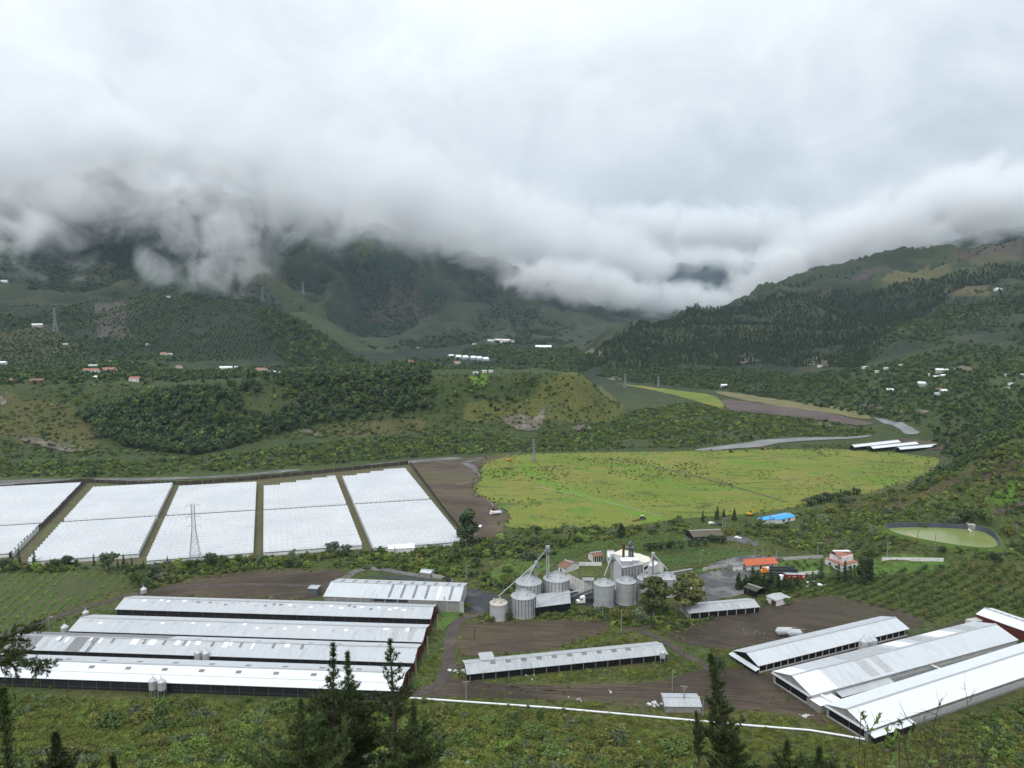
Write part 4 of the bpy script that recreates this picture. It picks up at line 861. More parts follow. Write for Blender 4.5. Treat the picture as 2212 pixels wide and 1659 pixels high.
# small shed by the dirt track
rs, ns, Ws = gable('shed', 'small grey shed with metal roof beside the poles', 'shed', (1436, 1526), (1517, 1527), (1508, 1498), 2.6, 1.2, 'roof_old', 'concrete', over=.4)
# grey low barn behind the eucalyptus
rg, ng, Wg = gable('low_barn', 'low grey barn with open front behind the eucalyptus trees', 'barn', (1488, 1325), (1642, 1311), (1625, 1291), 3.2, 1.6, 'roof_old', 'concrete_pale', open_front='dark_inside', over=.5)
posts(rg, [(x, .3) for x in np.arange(1, ng, 5)], .15, 3.0, 'concrete_pale')
rws, nws, Wws = gable('shed', 'small white shed with stained white roof beside bushes', 'shed', (1654, 1287), (1678, 1298), (1695, 1284), 3.2, .5, 'sheet_pale', 'plaster_white', over=.4, ridge=False)
mb = MB(); mb.box(nws * .5, nws * .9, .2, .4, 0, 2.4); mb.build('door', 'brick_red', rws)
rds, nds, Wds = gable('open_shed', 'dark-roofed open shed sheltering logs and drums', 'shed', (1606, 1268), (1634, 1278), (1636, 1264), 3.6, 1.0, 'roof_moss', 'dark_inside', over=.3, ends=False)
# mossy long building and mill
rl, nl_, Wl = gable('mill_store', 'long mill store with dark mossy roof behind the grain bins', 'store', (1400, 1268), (1513, 1247), (1500, 1224), 6.0, 2.4, 'roof_moss', 'plaster_white', over=.5)
for i in range(5): patch(rl, Wl, 6.0, 2.4, nl_ * (i + .6) / 5.5, .7, .95, 2.0, 'sheet_pale', -1, name='skylight'); patch(rl, Wl, 6.0, 2.4, nl_ * (i + .5) / 5.5, .5, .6, 1.8, 'roof_old', name='skylight')
mb = MB(); mb.box(nl_ - .45, nl_ - .3, 2.0, 5.5, 0, 3.6); mb.build('door', 'steel_dark', rl)
def block(name, label, cat, Nn, Ll, Rr, h, wallL, wallR, roof, z0=0):
    n_, l_, r_ = w2(*Nn, h + z0), w2(*Ll, h + z0), w2(*Rr, h + z0); f_ = l_ + r_ - n_
    root = empty(name, (n_.x, n_.y, z0)); tag(root, label, cat)
    L_, R_, F_ = l_ - n_, r_ - n_, f_ - n_; O_ = Vector((0, 0))
    def wl(p, q, m, nm='wall'):
        mb = MB(); mb.bar((p.x, p.y, h / 2), (q.x, q.y, h / 2), .25, h); return mb.build(nm, m, root)
    wl(O_, L_, wallL); wl(O_, R_, wallR); wl(L_, F_, wallL); wl(R_, F_, wallR)
    ctr = (L_ + R_) / 2
    mb = MB(); q = [ctr + (p - ctr) * 1.05 for p in (O_, R_, F_, L_)]
    mb.quad(*[(p.x, p.y, h + .25) for p in q]); mb.quad(*[(p.x, p.y, h + .02) for p in q[::-1]])
    for i in range(4): a_, b2 = q[i], q[(i + 1) % 4]; mb.quad((a_.x, a_.y, h + .02), (b2.x, b2.y, h + .02), (b2.x, b2.y, h + .25), (a_.x, a_.y, h + .25))
    mb.build('roof', roof, root); return root, L_, R_, F_
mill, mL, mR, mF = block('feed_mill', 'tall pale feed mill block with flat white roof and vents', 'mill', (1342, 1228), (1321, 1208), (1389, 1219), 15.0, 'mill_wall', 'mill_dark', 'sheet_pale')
ctr = mF * .5
for s_, hh, rr in ((.35, 5, 2.6), (.7, 4, 2.2)):
    mb = MB(); c0 = mR * s_ + mL * .3; mb.box(c0.x - rr, c0.x + rr, c0.y - rr, c0.y + rr, 15.1, 15.1 + hh * .5); mb.build('roof_hut', 'steel_pale', mill); mb = MB(); mb.box(c0.x - rr - .3, c0.x + rr + .3, c0.y - rr - .3, c0.y + rr + .3, 15.1 + hh * .5, 15.3 + hh * .5); mb.build('roof_hut_cap', 'sheet_white', mill)
for s_, t_, hh in ((.62, .55, 9), (.7, .6, 9.5), (.45, .8, 8), (.5, .85, 8), (.85, .7, 5)):
    mb = MB(); c0 = mR * s_ + mL * t_; mb.lathe([(.55, 15.2), (.55, 15.2 + hh), (.9, 15.2 + hh), (.9, 16.0 + hh), (.02, 16.6 + hh)], 10, c0.x, c0.y); mb.build('vent_stack', 'steel_dark' if s_ > .6 else 'rust', mill)
mb = MB(); c0 = mR * .62 + mL * .55; mb.box(c0.x - 2, c0.x + 2.5, c0.y - 1.5, c0.y + 2, 22.6, 22.8); mb.build('stack_platform', 'steel_dark', mill)
for i in range(7):
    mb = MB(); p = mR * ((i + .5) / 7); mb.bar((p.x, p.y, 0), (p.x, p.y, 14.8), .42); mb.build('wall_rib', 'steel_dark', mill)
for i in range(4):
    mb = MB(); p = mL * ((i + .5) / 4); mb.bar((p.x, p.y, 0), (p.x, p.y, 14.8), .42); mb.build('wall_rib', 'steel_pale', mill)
ob, oL, oR, oF = block('office_block', 'white and cream office buildings clustered behind the mill', 'building', (1392, 1216), (1325, 1196), (1412, 1207), 8.0, 'plaster_white', 'plaster_white', 'plaster_cream')
for i in range(5):
    mb = MB(); p = oR * ((i + .5) / 5); d_ = oR.normalized(); mb.bar((p.x - d_.x * 1.2, p.y - d_.y * 1.2 - .1, 4.8), (p.x + d_.x * 1.2, p.y + d_.y * 1.2 - .1, 4.8), .35, 1.6); mb.build('window', 'window_dark', ob)
rt_, nt_, Wt_ = gable('tiled_annexe', 'white gabled annexe with tiled edge beyond the mill roof', 'building', (1368, 1205), (1410, 1225), (1418, 1212), 6.0, 2.0, 'sheet_white', 'plaster_white', over=.3); patch(rt_, Wt_, 6, 2, 1, .0, .9, 5, 'tile_old', -1)
ch, nch, Wch = gable('chapel', 'tiny white gabled chapel-like hut behind the mill', 'hut', (1313, 1204), (1328, 1204), (1327, 1196), 4.0, 3.2, 'plaster_white', 'plaster_white', over=.2); mb = MB(); mb.box(nch * .3, nch * .7, .0, .12, 0, 2.6); mb.build('door_arch', 'window_dark', ch)
osd, nos, Wos = gable('open_shed', 'open-fronted white shed with brown roof above the mill yard', 'shed', (1281, 1203), (1305, 1200), (1303, 1190), 3.6, 1.4, 'tile_old', 'plaster_white', open_front='dark_inside', over=.5)
posts(osd, [(x, .3) for x in np.arange(1.0, nos, nos / 4 - .4)], .15, 3.4, 'plaster_white')
hs1, nh1, Wh1 = gable('cottage', 'small white cottage with old brown tiled roof near the vegetable beds', 'house', (1204, 1222), (1222, 1228), (1240, 1212), 3.2, 2.0, 'tile_old', 'plaster_white', over=.5)
mb = MB(); mb.box(2, 3, .3, .45, 0, 2.1); mb.build('door', 'window_dark', hs1)
wbk, wbL, wbR, wbF = block('white_store', 'white windowless store with green mossy roof between grain bins', 'store', (1261, 1255), (1226, 1238), (1279, 1249), 8.0, 'plaster_white', 'plaster_white', 'moss')
mb = MB(); c0 = wbR * .5; mb.box(c0.x - 3, c0.x + 3, c0.y - 2, c0.y + 5, 8.2, 10.5); mb.build('roof_hut', 'plaster_white', wbk); mb = MB(); mb.box(c0.x - 3.4, c0.x + 3.4, c0.y - 2.4, c0.y + 5.4, 10.5, 10.8); mb.build('roof_hut_cap', 'moss', wbk)
for i in range(5):
    mb = MB(); p = wbL * ((i + .5) / 5); mb.bar((p.x, p.y, 0), (p.x, p.y, 8.0), .4); mb.build('pilaster', 'concrete_pale', wbk)
cs, cL, cR, cF = block('receiving_shed', 'flat grey stained canopy over the grain receiving pit', 'canopy', (1159, 1312), (1160, 1285), (1231, 1303), 4.5, 'dark_inside', 'dark_inside', 'roof_old')
# houses
rh, nh, Wh = gable('ranch_house', 'long white house with bright orange roof beside the parked pipe trailers', 'house', (1612, 1222), (1682, 1217), (1667, 1205), 3.4, 2.2, 'tile_red', 'plaster_white', over=1.2, ridge=False)
for x in (.2, .42, .6, .78): mb = MB(); mb.box(nh * x, nh * x + 1.6, 1.0, 1.15, .9 if x != .42 else 0, 2.3); mb.build('window' if x != .42 else 'door', 'window_dark', rh)
posts(rh, [(x, .3) for x in np.linspace(1, nh - 1, 6)], .13, 3.2, 'plaster_white')
mb = MB(); mb.box(-7, -1, 2, 7, 0, 2.8); mb.build('side_room', 'plaster_white', rh); mb = MB(); mb.box(-7.3, -.7, 1.7, 7.3, 2.8, 3.0); mb.build('side_room_roof', 'sheet_grey', rh)
vl, vL, vR, vF = block('villa', 'large white villa with stepped salmon tiled roofs behind dark conifers', 'house', (1818, 1222), (1783, 1206), (1852, 1214), 4.0, 'plaster_white', 'plaster_white', 'tile_salmon')
def tilt_roof(root, p, q, r, z0, z1, m, nm='roof'):
    s = q + (r - p); mb = MB(); mb.quad((p.x, p.y, z0), (q.x, q.y, z0), (s.x, s.y, z1), (r.x, r.y, z1)); mb.quad((r.x, r.y, z1 - .2), (s.x, s.y, z1 - .2), (q.x, q.y, z0 - .2), (p.x, p.y, z0 - .2)); mb.build(nm, m, root)
c0 = vR * .05 + vL * .45
mb = MB(); mb.bar(((vR * .2 + vL * .55).x, (vR * .2 + vL * .55).y, 5.8), ((vR * .9 + vL * .55).x, (vR * .9 + vL * .55).y, 5.8), 9, 3.4); mb.build('upper_storey', 'plaster_white', vl)
tilt_roof(vl, vR * .12 + vL * .25, vR * .98 + vL * .25, vR * .12 + vL * .60, 7.4, 9.4, 'tile_salmon'); tilt_roof(vl, vR * .98 + vL * .95, vR * .12 + vL * .95, vR * .98 + vL * .60, 7.4, 9.4, 'tile_salmon')
mb = MB(); p = vR * .55 + vL * .56; mb.box(p.x - 5, p.x + 5, p.y - 1.0, p.y + 1.0, 9.0, 9.5); mb.build('roof_terrace', 'plaster_white', vl)
for s_ in (.2, .5, .8): mb = MB(); p = vR * s_; d_ = vR.normalized(); mb.bar((p.x - d_.x, p.y - d_.y - .15, 2), (p.x + d_.x, p.y + d_.y - .15, 2), .3, 1.4); mb.build('window', 'window_dark', vl)
for s_ in (.3, .7): mb = MB(); p = vL * s_; d_ = vL.normalized(); mb.bar((p.x - d_.x - .1, p.y - d_.y, 2), (p.x + d_.x - .1, p.y + d_.y, 2), .3, 1.4); mb.build('window', 'window_dark', vl)
# blue roofed hall
bh, nb_, Wb = gable('farm_hall', 'white hall with bright blue metal roof at the pasture edge', 'hall', (1680, 1123), (1719, 1115), (1706, 1105), 3.2, 1.0, 'roof_blue', 'plaster_white', over=.4)
for x in (.3, .6): mb = MB(); mb.box(nb_ * x, nb_ * x + 2, .2, .35, .8, 2.4); mb.build('window', 'window_dark', bh)
mb = MB(); mb.box(-11, .3, 3, Wb - 1, 3.3, 3.6); mb.build('wing_roof', 'roof_blue', bh); mb = MB(); mb.box(-10.5, .3, 3.5, Wb - 1.5, 0, 3.3); mb.build('wing_wall', 'plaster_white', bh)
ths, nth, Wth = gable('thatched_shed', 'long open shed with brown thatch-like roof by the gravel path', 'shed', (1497, 1160), (1566, 1157), (1556, 1142), 3.0, 2.0, 'thatch', 'dark_inside', over=.4)
posts(ths, [(x, .2) for x in np.arange(1, nth, 4)], .14, 2.9, 'wood_pole')
wsd, nwd, Wwd = gable('packing_shed', 'white flat-roofed packing shed at the front of the last tunnel block', 'shed', (838, 1186), (896, 1183), (893, 1171), 3.0, .5, 'sheet_white', 'plaster_white', over=.3, ridge=False)
hut2, n2h, W2h = gable('pump_hut', 'tiny grey hut on the paved road behind the warehouse', 'hut', (906, 1236), (930, 1239), (936, 1231), 2.8, .8, 'roof_grey', 'concrete', over=.2)
hut3, n3h, W3h = gable('guard_hut', 'square dark hut with flat grey roof beside the warehouse', 'hut', (664, 1271), (686, 1272), (690, 1264), 4.2, .3, 'roof_old', 'steel_dark', over=.2, ridge=False)
ph, nph, Wph = gable('pump_house', 'little concrete pump house on the reservoir bank', 'hut', (2092, 1134), (2108, 1135), (2110, 1130), 3.2, .3, 'concrete_pale', 'concrete', over=.1, ridge=False, z0=pz)
mb = MB(); mb.box(nph * .35, nph * .65, .0, .2, 0, 1.8); mb.build('door', 'dark_inside', ph)

# ------------------------------------------------------------------ vegetation: prototypes
def qmesh(name, C, T, B, m, tint, parent=None, link=True, tri=False):
    """leaf cards: centres C, half axes T and B"""
    n = len(C)
    if tri: Vv = np.stack([C - B, C + B, C + 2 * T], 1); k = 3
    else: Vv = np.stack([C - T, C + B * .9 - T * .15, C + T, C - B * .9 + T * .15], 1); k = 4
    me = bpy.data.meshes.new(name); me.vertices.add(n * k); me.vertices.foreach_set('co', Vv.astype(np.float32).ravel())
    me.loops.add(n * k); me.loops.foreach_set('vertex_index', np.arange(n * k, dtype=np.int32)); me.polygons.add(n)
    me.polygons.foreach_set('loop_start', (np.arange(n) * k).astype(np.int32)); me.polygons.foreach_set('loop_total', np.full(n, k, np.int32)); me.update()
    at = me.attributes.new('tint', 'FLOAT', 'FACE'); at.data.foreach_set('value', tint.astype(np.float32)); me.materials.append(MATS[m])
    o = bpy.data.objects.new(name, me)
    if link: col.objects.link(o)
    if parent is not None: o.parent = parent
    return o
def unit(a): return a / np.maximum(np.linalg.norm(a, axis=-1, keepdims=True), 1e-9)
def blob_leaves(g, blobs, n, size, flat=0.0, shell=0.45):
    bl = np.array(blobs); vol = bl[:, 3] * bl[:, 4] * bl[:, 5]; pick = g.choice(len(bl), n, p=vol ** .7 / (vol ** .7).sum())
    d = unit(g.normal(size=(n, 3))); r = g.random(n) ** shell
    C = bl[pick, :3] + d * r[:, None] * bl[pick, 3:6]
    T = unit(g.normal(size=(n, 3)) * (1, 1, 1 - flat * .6) + d * .3); Nn = unit(np.cross(T, unit(g.normal(size=(n, 3)))))
    s = size * g.uniform(.55, 1.25, n)[:, None]
    lump = g.random(len(bl))
    return C, T * s, Nn * s * .62, np.clip(.25 * g.random(n) + .75 * lump[pick] * g.uniform(.7, 1.3, n), 0, 1)
def lumpy(g, r, h, k, z0=0.25, sq=1.0):
    """lobes of an irregular crown of radius r and height h"""
    out = []
    for i in range(k):
        a = g.uniform(0, 2 * math.pi); q = r * math.sqrt(g.random()) * .72; z = h * (z0 + (1 - z0) * g.random() ** .8 * (1 - .45 * (q / r) ** 2)); s = r * g.uniform(.26, .5)
        out.append((math.cos(a) * q, math.sin(a) * q, z * .88, s, s, s * g.uniform(.6, .95) * sq))
    return out
protos = bpy.data.collections.new('plant_kinds')
def proto(name, C, T, B, tint, m, coll):
    o = qmesh(name, C, T, B, m, tint, link=False); coll.objects.link(o); return o
def kind(name, m, r, h, k, n, size, variants=3, z0=.2, seed=0, sq=1.0):
    c = bpy.data.collections.new(name); 
    for i in range(variants):
        g = np.random.default_rng(seed * 31 + i + 5); C, T, B, t = blob_leaves(g, lumpy(g, r, h, k, z0, sq), n, size)
        mm = m if isinstance(m, str) else m[i % len(m)]
        proto(name + '_%d' % i, C, T, B, t, mm, c)
    return c
def conekind(name, m, r, h, n, size, variants=3, seed=0, power=0.8):
    c = bpy.data.collections.new(name)
    for i in range(variants):
        g = np.random.default_rng(seed * 17 + i + 3); z = h * (0.08 + .92 * g.random(n) ** 1.15); rr = r * (1 - z / h) ** power * (0.55 + .45 * np.sin(z * 2.3 / h * 9 + i)) * g.uniform(.35, 1.05, n) + .1; a = g.uniform(0, 2 * math.pi, n)
        C = np.stack([np.cos(a) * rr, np.sin(a) * rr, z], 1); T = unit(np.stack([np.cos(a), np.sin(a), g.uniform(-.5, .4, n)], 1)); B = unit(np.cross(T, g.normal(size=(n, 3)))); s = size * g.uniform(.6, 1.3, n)[:, None]
        proto(name + '_%d' % i, C, T * s, B * s * .6, np.clip(g.normal(.45, .25, n), 0, 1), m, c)
    return c
# points in a plan polygon
def pts_in(poly, spacing, jitter=1.0, rows=None, seed=1, dens=None, gully=False):
    g = np.random.default_rng(seed); P = np.array(poly); lo, hi = P.min(0), P.max(0)
    if rows is None:
        n = int((hi[0] - lo[0]) * (hi[1] - lo[1]) / spacing ** 2); x = g.uniform(lo[0], hi[0], n); y = g.uniform(lo[1], hi[1], n)
    else:
        ang, sa, sb, jj = rows; c = (lo + hi) / 2; R_ = np.linalg.norm(hi - lo) / 2; a = np.arange(-R_, R_, sa); b = np.arange(-R_, R_, sb); A, B = np.meshgrid(a, b); A = A.ravel() + g.normal(0, jj, A.size); B = B.ravel() + g.normal(0, jj, B.size)
        x = c[0] + A * math.cos(ang) - B * math.sin(ang); y = c[1] + A * math.sin(ang) + B * math.cos(ang)
    k = inpoly(x, y, poly); x, y = x[k], y[k]
    if gully: k = g.random(len(x)) < sst(.85, .45, RDG(x, y)); x, y = x[k], y[k]
    if dens is not None:
        f = fbm(x, y, dens[0], 4, seed + 77); k = g.random(len(x)) < sst(dens[1], dens[2], f); x, y = x[k], y[k]
    return x, y
KEEP = []       # plan polygons kept free of scattered plants (roofs, roads, yards)
def scatter(name, label, cat, x, y, coll, smin, smax, seed=3, sink=0.1, free=True):
    g = np.random.default_rng(seed + 1000)
    if free:
        k = np.ones(len(x), bool)
        for poly in KEEP: k &= ~inpoly(x, y, poly)
        x, y = x[k], y[k]
    n = len(x); z = Hn(x, y) - sink
    me = bpy.data.meshes.new(name); me.vertices.add(n); me.vertices.foreach_set('co', np.stack([x, y, z], 1).astype(np.float32).ravel())
    nv = len(coll.objects)
    for an, ty, val in (('rotz', 'FLOAT', g.uniform(0, 6.283, n)), ('scl', 'FLOAT', smin + (smax - smin) * g.random(n) ** 1.6), ('kindex', 'INT', g.integers(0, nv, n))):
        at = me.attributes.new(an, ty, 'POINT'); at.data.foreach_set('value', val.astype(np.int32 if ty == 'INT' else np.float32))
    o = bpy.data.objects.new(name, me); col.objects.link(o); tag(o, label, cat, kind='stuff')
    ng = bpy.data.node_groups.new(name, 'GeometryNodeTree'); ng.interface.new_socket('Geometry', in_out='INPUT', socket_type='NodeSocketGeometry'); ng.interface.new_socket('Geometry', in_out='OUTPUT', socket_type='NodeSocketGeometry')
    A = ng.nodes.new; gi, go = A('NodeGroupInput'), A('NodeGroupOutput'); ip = A('GeometryNodeInstanceOnPoints'); ci = A('GeometryNodeCollectionInfo'); ci.inputs['Collection'].default_value = coll
    ci.inputs['Separate Children'].default_value = True; ci.inputs['Reset Children'].default_value = True
    def att(nm, ty):
        q = A('GeometryNodeInputNamedAttribute'); q.data_type = ty; q.inputs['Name'].default_value = nm; return q.outputs['Attribute']
    cx = A('ShaderNodeCombineXYZ'); er = A('FunctionNodeEulerToRotation'); Lk = ng.links.new
    Lk(att('rotz', 'FLOAT'), cx.inputs[2]); Lk(cx.outputs[0], er.inputs[0]); Lk(gi.outputs[0], ip.inputs['Points']); Lk(ci.outputs[0], ip.inputs['Instance']); ip.inputs['Pick Instance'].default_value = True
    Lk(att('kindex', 'INT'), ip.inputs['Instance Index']); Lk(er.outputs[0], ip.inputs['Rotation']); Lk(att('scl', 'FLOAT'), ip.inputs['Scale']); Lk(ip.outputs[0], go.inputs[0])
    md = o.modifiers.new('scatter', 'NODES'); md.node_group = ng
    return o
# keep-free areas: every roof footprint, roads and bare fields
for o in list(bpy.data.objects):
    if 'dims' in o.keys():
        Ln, W = o['dims'][0], o['dims'][1]; M = Matrix.Translation(o.location) @ Matrix.Rotation(o.rotation_euler.z, 4, 'Z')
        KEEP.append([tuple((M @ Vector(q))[:2]) for q in ((-2, -2, 0), (Ln + 2, -2, 0), (Ln + 2, W + 2, 0), (-2, W + 2, 0))])
        del o['dims']
for pts in ([(885, 1506), (960, 1468), (1050, 1474), (1200, 1480), (1420, 1472), (1500, 1452), (1640, 1452), (1780, 1560), (1600, 1528), (1200, 1510)], [(990, 1392), (1005, 1354), (1150, 1344), (1290, 1344), (1315, 1352), (1200, 1396), (1010, 1416)], [(1450, 1374), (1600, 1324), (1780, 1290), (1990, 1342), (1800, 1368), (1580, 1402)], [(1640, 1450), (2090, 1337), (2130, 1337), (1960, 1388), (1700, 1480)],
            [(330, 1282), (500, 1242), (735, 1234), (690, 1290)], [(960, 1322), (1000, 1335), (985, 1400), (970, 1500), (930, 1500), (955, 1420)], [(1000, 1272), (1095, 1292), (1112, 1312), (1010, 1322)], [(1110, 1285), (1300, 1262), (1425, 1272), (1425, 1302), (1350, 1308), (1230, 1312)], [(1512, 1243), (1570, 1229), (1640, 1246), (1606, 1283), (1530, 1300)],
            [(742, 1256), (765, 1232), (830, 1227), (965, 1246), (1000, 1262), (880, 1256), (790, 1252)], [(1195, 1225), (1290, 1185), (1420, 1195), (1430, 1275), (1225, 1280)], [(-40, 1392), (130, 1326), (290, 1280), (400, 1264), (690, 1260), (690, 1268), (400, 1272), (130, 1338)], [(1530, 1222), (1590, 1203), (1690, 1204), (1600, 1228)]):
    KEEP.append(plan(pts))
KEEP.append([tuple(oc + (Vector(p) - oc) * 1.15) for p in P0])
KEEP.append(plan([(-60, 1222), (300, 1222), (560, 1206), (800, 1190), (1005, 1174), (1012, 1160), (895, 1003), (560, 1036), (180, 1041), (-60, 1054)]))

BUSH = kind('bush_kind', ['leaf_bush', 'leaf_olive', 'leaf_bush', 'leaf_greygreen', 'leaf_light', 'leaf_olive'], 1.6, 2.0, 12, 380, .21, 6, seed=1)
HERB = kind('herb_kind', ['leaf_herb', 'leaf_light', 'leaf_herb', 'leaf_olive', 'leaf_herb'], 1.2, .8, 9, 150, .17, 5, seed=2, z0=.1)
SCRUB = kind('scrub_kind', ['leaf_bush', 'leaf_olive', 'leaf_bush', 'leaf_light', 'leaf_dark'], 2.2, 2.4, 9, 110, .55, 5, seed=3)
DARKT = kind('woodland_kind', ['leaf_dark', 'leaf_far', 'leaf_dark', 'leaf_bush'], 4.2, 11, 12, 190, 1.15, 4, seed=4, z0=.35, sq=1.2)
BROAD = kind('broad_kind', ['leaf_far', 'leaf_bush', 'leaf_citrus', 'leaf_dark'], 3.6, 5.5, 9, 130, 1.0, 4, seed=5)
CITRUS = kind('citrus_kind', ['leaf_citrus', 'leaf_citrus', 'leaf_far'], 2.0, 3.2, 6, 70, .8, 3, seed=6)
ORCH = kind('orchard_kind', ['leaf_bush', 'leaf_olive', 'leaf_citrus'], 1.7, 2.3, 9, 150, .36, 4, seed=7)
CONE = conekind('conifer_kind', 'leaf_far', 3.2, 11.5, 150, 1.15, 5, seed=8, power=.5)
FAR = kind('far_kind', ['leaf_far', 'leaf_dark'], 6, 7, 7, 60, 2.4, 3, seed=9)
TUFT = kind('tuft_kind', ['leaf_herb', 'leaf_olive', 'leaf_light', 'leaf_bush', 'leaf_herb', 'leaf_brown'], 1.0, .6, 5, 36, .26, 6, seed=12, z0=.1)
CROP = kind('crop_kind', ['leaf_crop', 'leaf_crop'], 1.1, 1.0, 7, 90, .2, 3, seed=14, z0=.1)
PTUFT = kind('pasture_tuft_kind', ['leaf_pasture', 'leaf_herb', 'leaf_pasture'], 1.2, .45, 5, 40, .28, 4, seed=15, z0=.1)
YEL = kind('yellow_kind', ['leaf_yellow', 'leaf_olive'], 2.0, 2.2, 7, 80, .5, 2, seed=10)

# --- scattered cover (uncountable)
slope = [tuple(px(u, v, z)[:2]) for u, v, z in ((-160, 1478, 0), (200, 1486, 0), (560, 1500, 0), (880, 1512, 0), (1200, 1533, 0), (1500, 1560, 0), (1860, 1602, 0), (1960, 1590, 0), (2100, 1560, 0), (2300, 1520, 0))] + [(150, 140), (-160, 140)]
slope = [(-260, 292), (-170, 290), (-42, 284), (20, 276), (60, 266), (118, 250), (135, 248), (160, 262), (215, 285), (300, 290), (190, 150), (-190, 150)]
x, y = pts_in(slope, 1.15, seed=1, dens=(20, .15, .4)); scatter('hillside_herbs', 'yellow green herbs and grass covering the near hillside', 'herbs', x, y, HERB, .55, 1.7, 1)
x, y = pts_in(slope, 3.0, seed=2, dens=(24, .44, .60)); scatter('hillside_bushes', 'dense low bushes on the near hillside', 'bushes', x, y, BUSH, .6, 1.9, 2)
belt = plan([(-60, 1215), (60, 1210), (200, 1218), (300, 1226), (560, 1208), (800, 1192), (1000, 1178), (1060, 1166), (1130, 1146), (1330, 1142), (1400, 1135), (1500, 1124), (1500, 1150), (1400, 1154), (1240, 1176), (1180, 1210), (1110, 1250), (1110, 1285), (1060, 1275), (1000, 1255), (900, 1240), (750, 1226), (560, 1230), (420, 1248), (330, 1272), (290, 1250), (270, 1240), (0, 1236), (-60, 1238)])
x, y = pts_in(belt, 2.6, seed=3, dens=(30, .30, .6)); scatter('belt_scrub', 'green scrub belt between the tunnels and the farm yard', 'scrub', x, y, SCRUB, .5, 1.6, 3)
mid = plan([(985, 1330), (1060, 1340), (1100, 1322), (1200, 1318), (1350, 1318), (1430, 1315), (1600, 1315), (1700, 1296), (1600, 1320), (1450, 1362), (1330, 1352), (1280, 1340), (1060, 1336)])
x, y = pts_in(mid, 1.9, seed=4, dens=(15, .25, .55)); scatter('yard_scrub', 'bushes between the grain bins and the ploughed field', 'scrub', x, y, SCRUB, .35, 1.0, 4)
for i, pts in enumerate(([(1150, 1420), (1250, 1386), (1330, 1360), (1450, 1368), (1490, 1392), (1430, 1386), (1250, 1408)], [(1440, 1425), (1490, 1396), (1570, 1408), (1630, 1440), (1560, 1448), (1480, 1445)], [(1000, 1462), (1440, 1424), (1500, 1442), (1420, 1466), (1200, 1474), (1050, 1470)], [(960, 1508), (1200, 1515), (1480, 1532), (1750, 1552), (1850, 1588), (1500, 1556), (1200, 1530), (950, 1515)], [(900, 1462), (960, 1440), (950, 1400), (920, 1420)], [(-60, 1482), (300, 1490), (560, 1505), (880, 1514), (880, 1500), (560, 1493), (300, 1480)])):
    x, y = pts_in(plan(pts), 1.5, seed=10 + i, dens=(14, .30, .6)); scatter('verge_scrub', ['tall weeds on the mound behind the open barn', 'weeds beside the dirt track and white roofed barn', 'rank grass in front of the open barn', 'green weeds along the white pipe', 'weeds in front of the red barn gables', 'weeds along the front barn wall'][i], 'weeds', x, y, HERB, .5, 1.5, 10 + i)
rhill = plan([(1500, 1150), (1640, 1132), (1720, 1108), (1850, 1078), (2000, 1042), (2100, 1000), (2230, 955), (2300, 1290), (2200, 1225), (2050, 1200), (1900, 1200), (1750, 1195), (1640, 1165)])
x, y = pts_in(rhill, 2.6, seed=5, dens=(28, .28, .58)); scatter('hillside_scrub', 'scrub on the hillside around the reservoir', 'scrub', x, y, SCRUB, .3, 1.0, 5)
gard = plan([(1640, 1262), (1700, 1245), (1800, 1248), (1900, 1242), (2080, 1222), (2260, 1225), (2300, 1340), (2140, 1325), (2000, 1340), (1800, 1285), (1700, 1296)])
x, y = pts_in(gard, 3, rows=(R(32), 2.0, 5.4, .4), seed=6); scatter('orchard_rows', 'rows of low fruit bushes on the right hand field', 'orchard', x, y, ORCH, .6, 1.2, 6)
x, y = pts_in(gard, 3.2, seed=7, dens=(18, .4, .7)); scatter('orchard_weeds', 'weeds between the fruit bush rows', 'weeds', x, y, HERB, .5, 1.4, 7)
rside = [tuple(px(u, v, 0)[:2]) for u, v in ((1960, 1600), (2212, 1520), (2500, 1430), (2800, 1560), (2212, 1640))]
x, y = pts_in(rside, 2.4, seed=8); scatter('orchard_rows', 'rows of low fruit bushes below the white barn', 'orchard', x, y, ORCH, .6, 1.3, 8)
cf = plan([(-30, 1240), (100, 1235), (190, 1234), (272, 1245), (225, 1284), (130, 1322), (-30, 1380)])
x, y = pts_in(cf, 3, rows=(R(99.2), .9, 5.6, .3), seed=9, dens=(35, .2, .45)); scatter('crop_rows', 'rows of leafy crop on the green field', 'crop', x, y, CROP, .6, 1.15, 9, free=False); KEEP.append(cf)
veg = plan([(1185, 1210), (1240, 1179), (1420, 1158), (1500, 1168), (1500, 1186), (1330, 1184), (1215, 1211)])
x, y = pts_in(veg, 3, rows=(R(6), 1.5, 3.0, .25), seed=19); scatter('vegetable_rows', 'rows of green vegetables beside the palm', 'vegetables', x, y, HERB, .4, .8, 19)
x, y = pts_in(PASTURE, 4.0, seed=20, dens=(60, .56, .70)); scatter('pasture_scrub', 'dark low scrub dotting the wide pasture', 'scrub', x, y, SCRUB, .2, .6, 20)
flats = plan([(-300, 1030), (0, 1030), (300, 1030), (560, 1015), (850, 992), (1050, 978), (1500, 966), (1700, 942), (1900, 935), (1860, 918), (1700, 902), (1580, 890), (1480, 870), (1350, 896), (1250, 930), (930, 938), (700, 955), (400, 990), (0, 1000), (-300, 1000)])
x, y = pts_in(flats, 3.8, seed=21, dens=(60, .2, .5)); scatter('river_scrub', 'scrub covering the flats along the river', 'scrub', x, y, SCRUB, .45, 1.5, 21)
x, y = pts_in(flats, 16, seed=22, dens=(50, .4, .6)); scatter('river_trees', 'low trees along the river flats', 'trees', x, y, BROAD, .5, 1.1, 22)
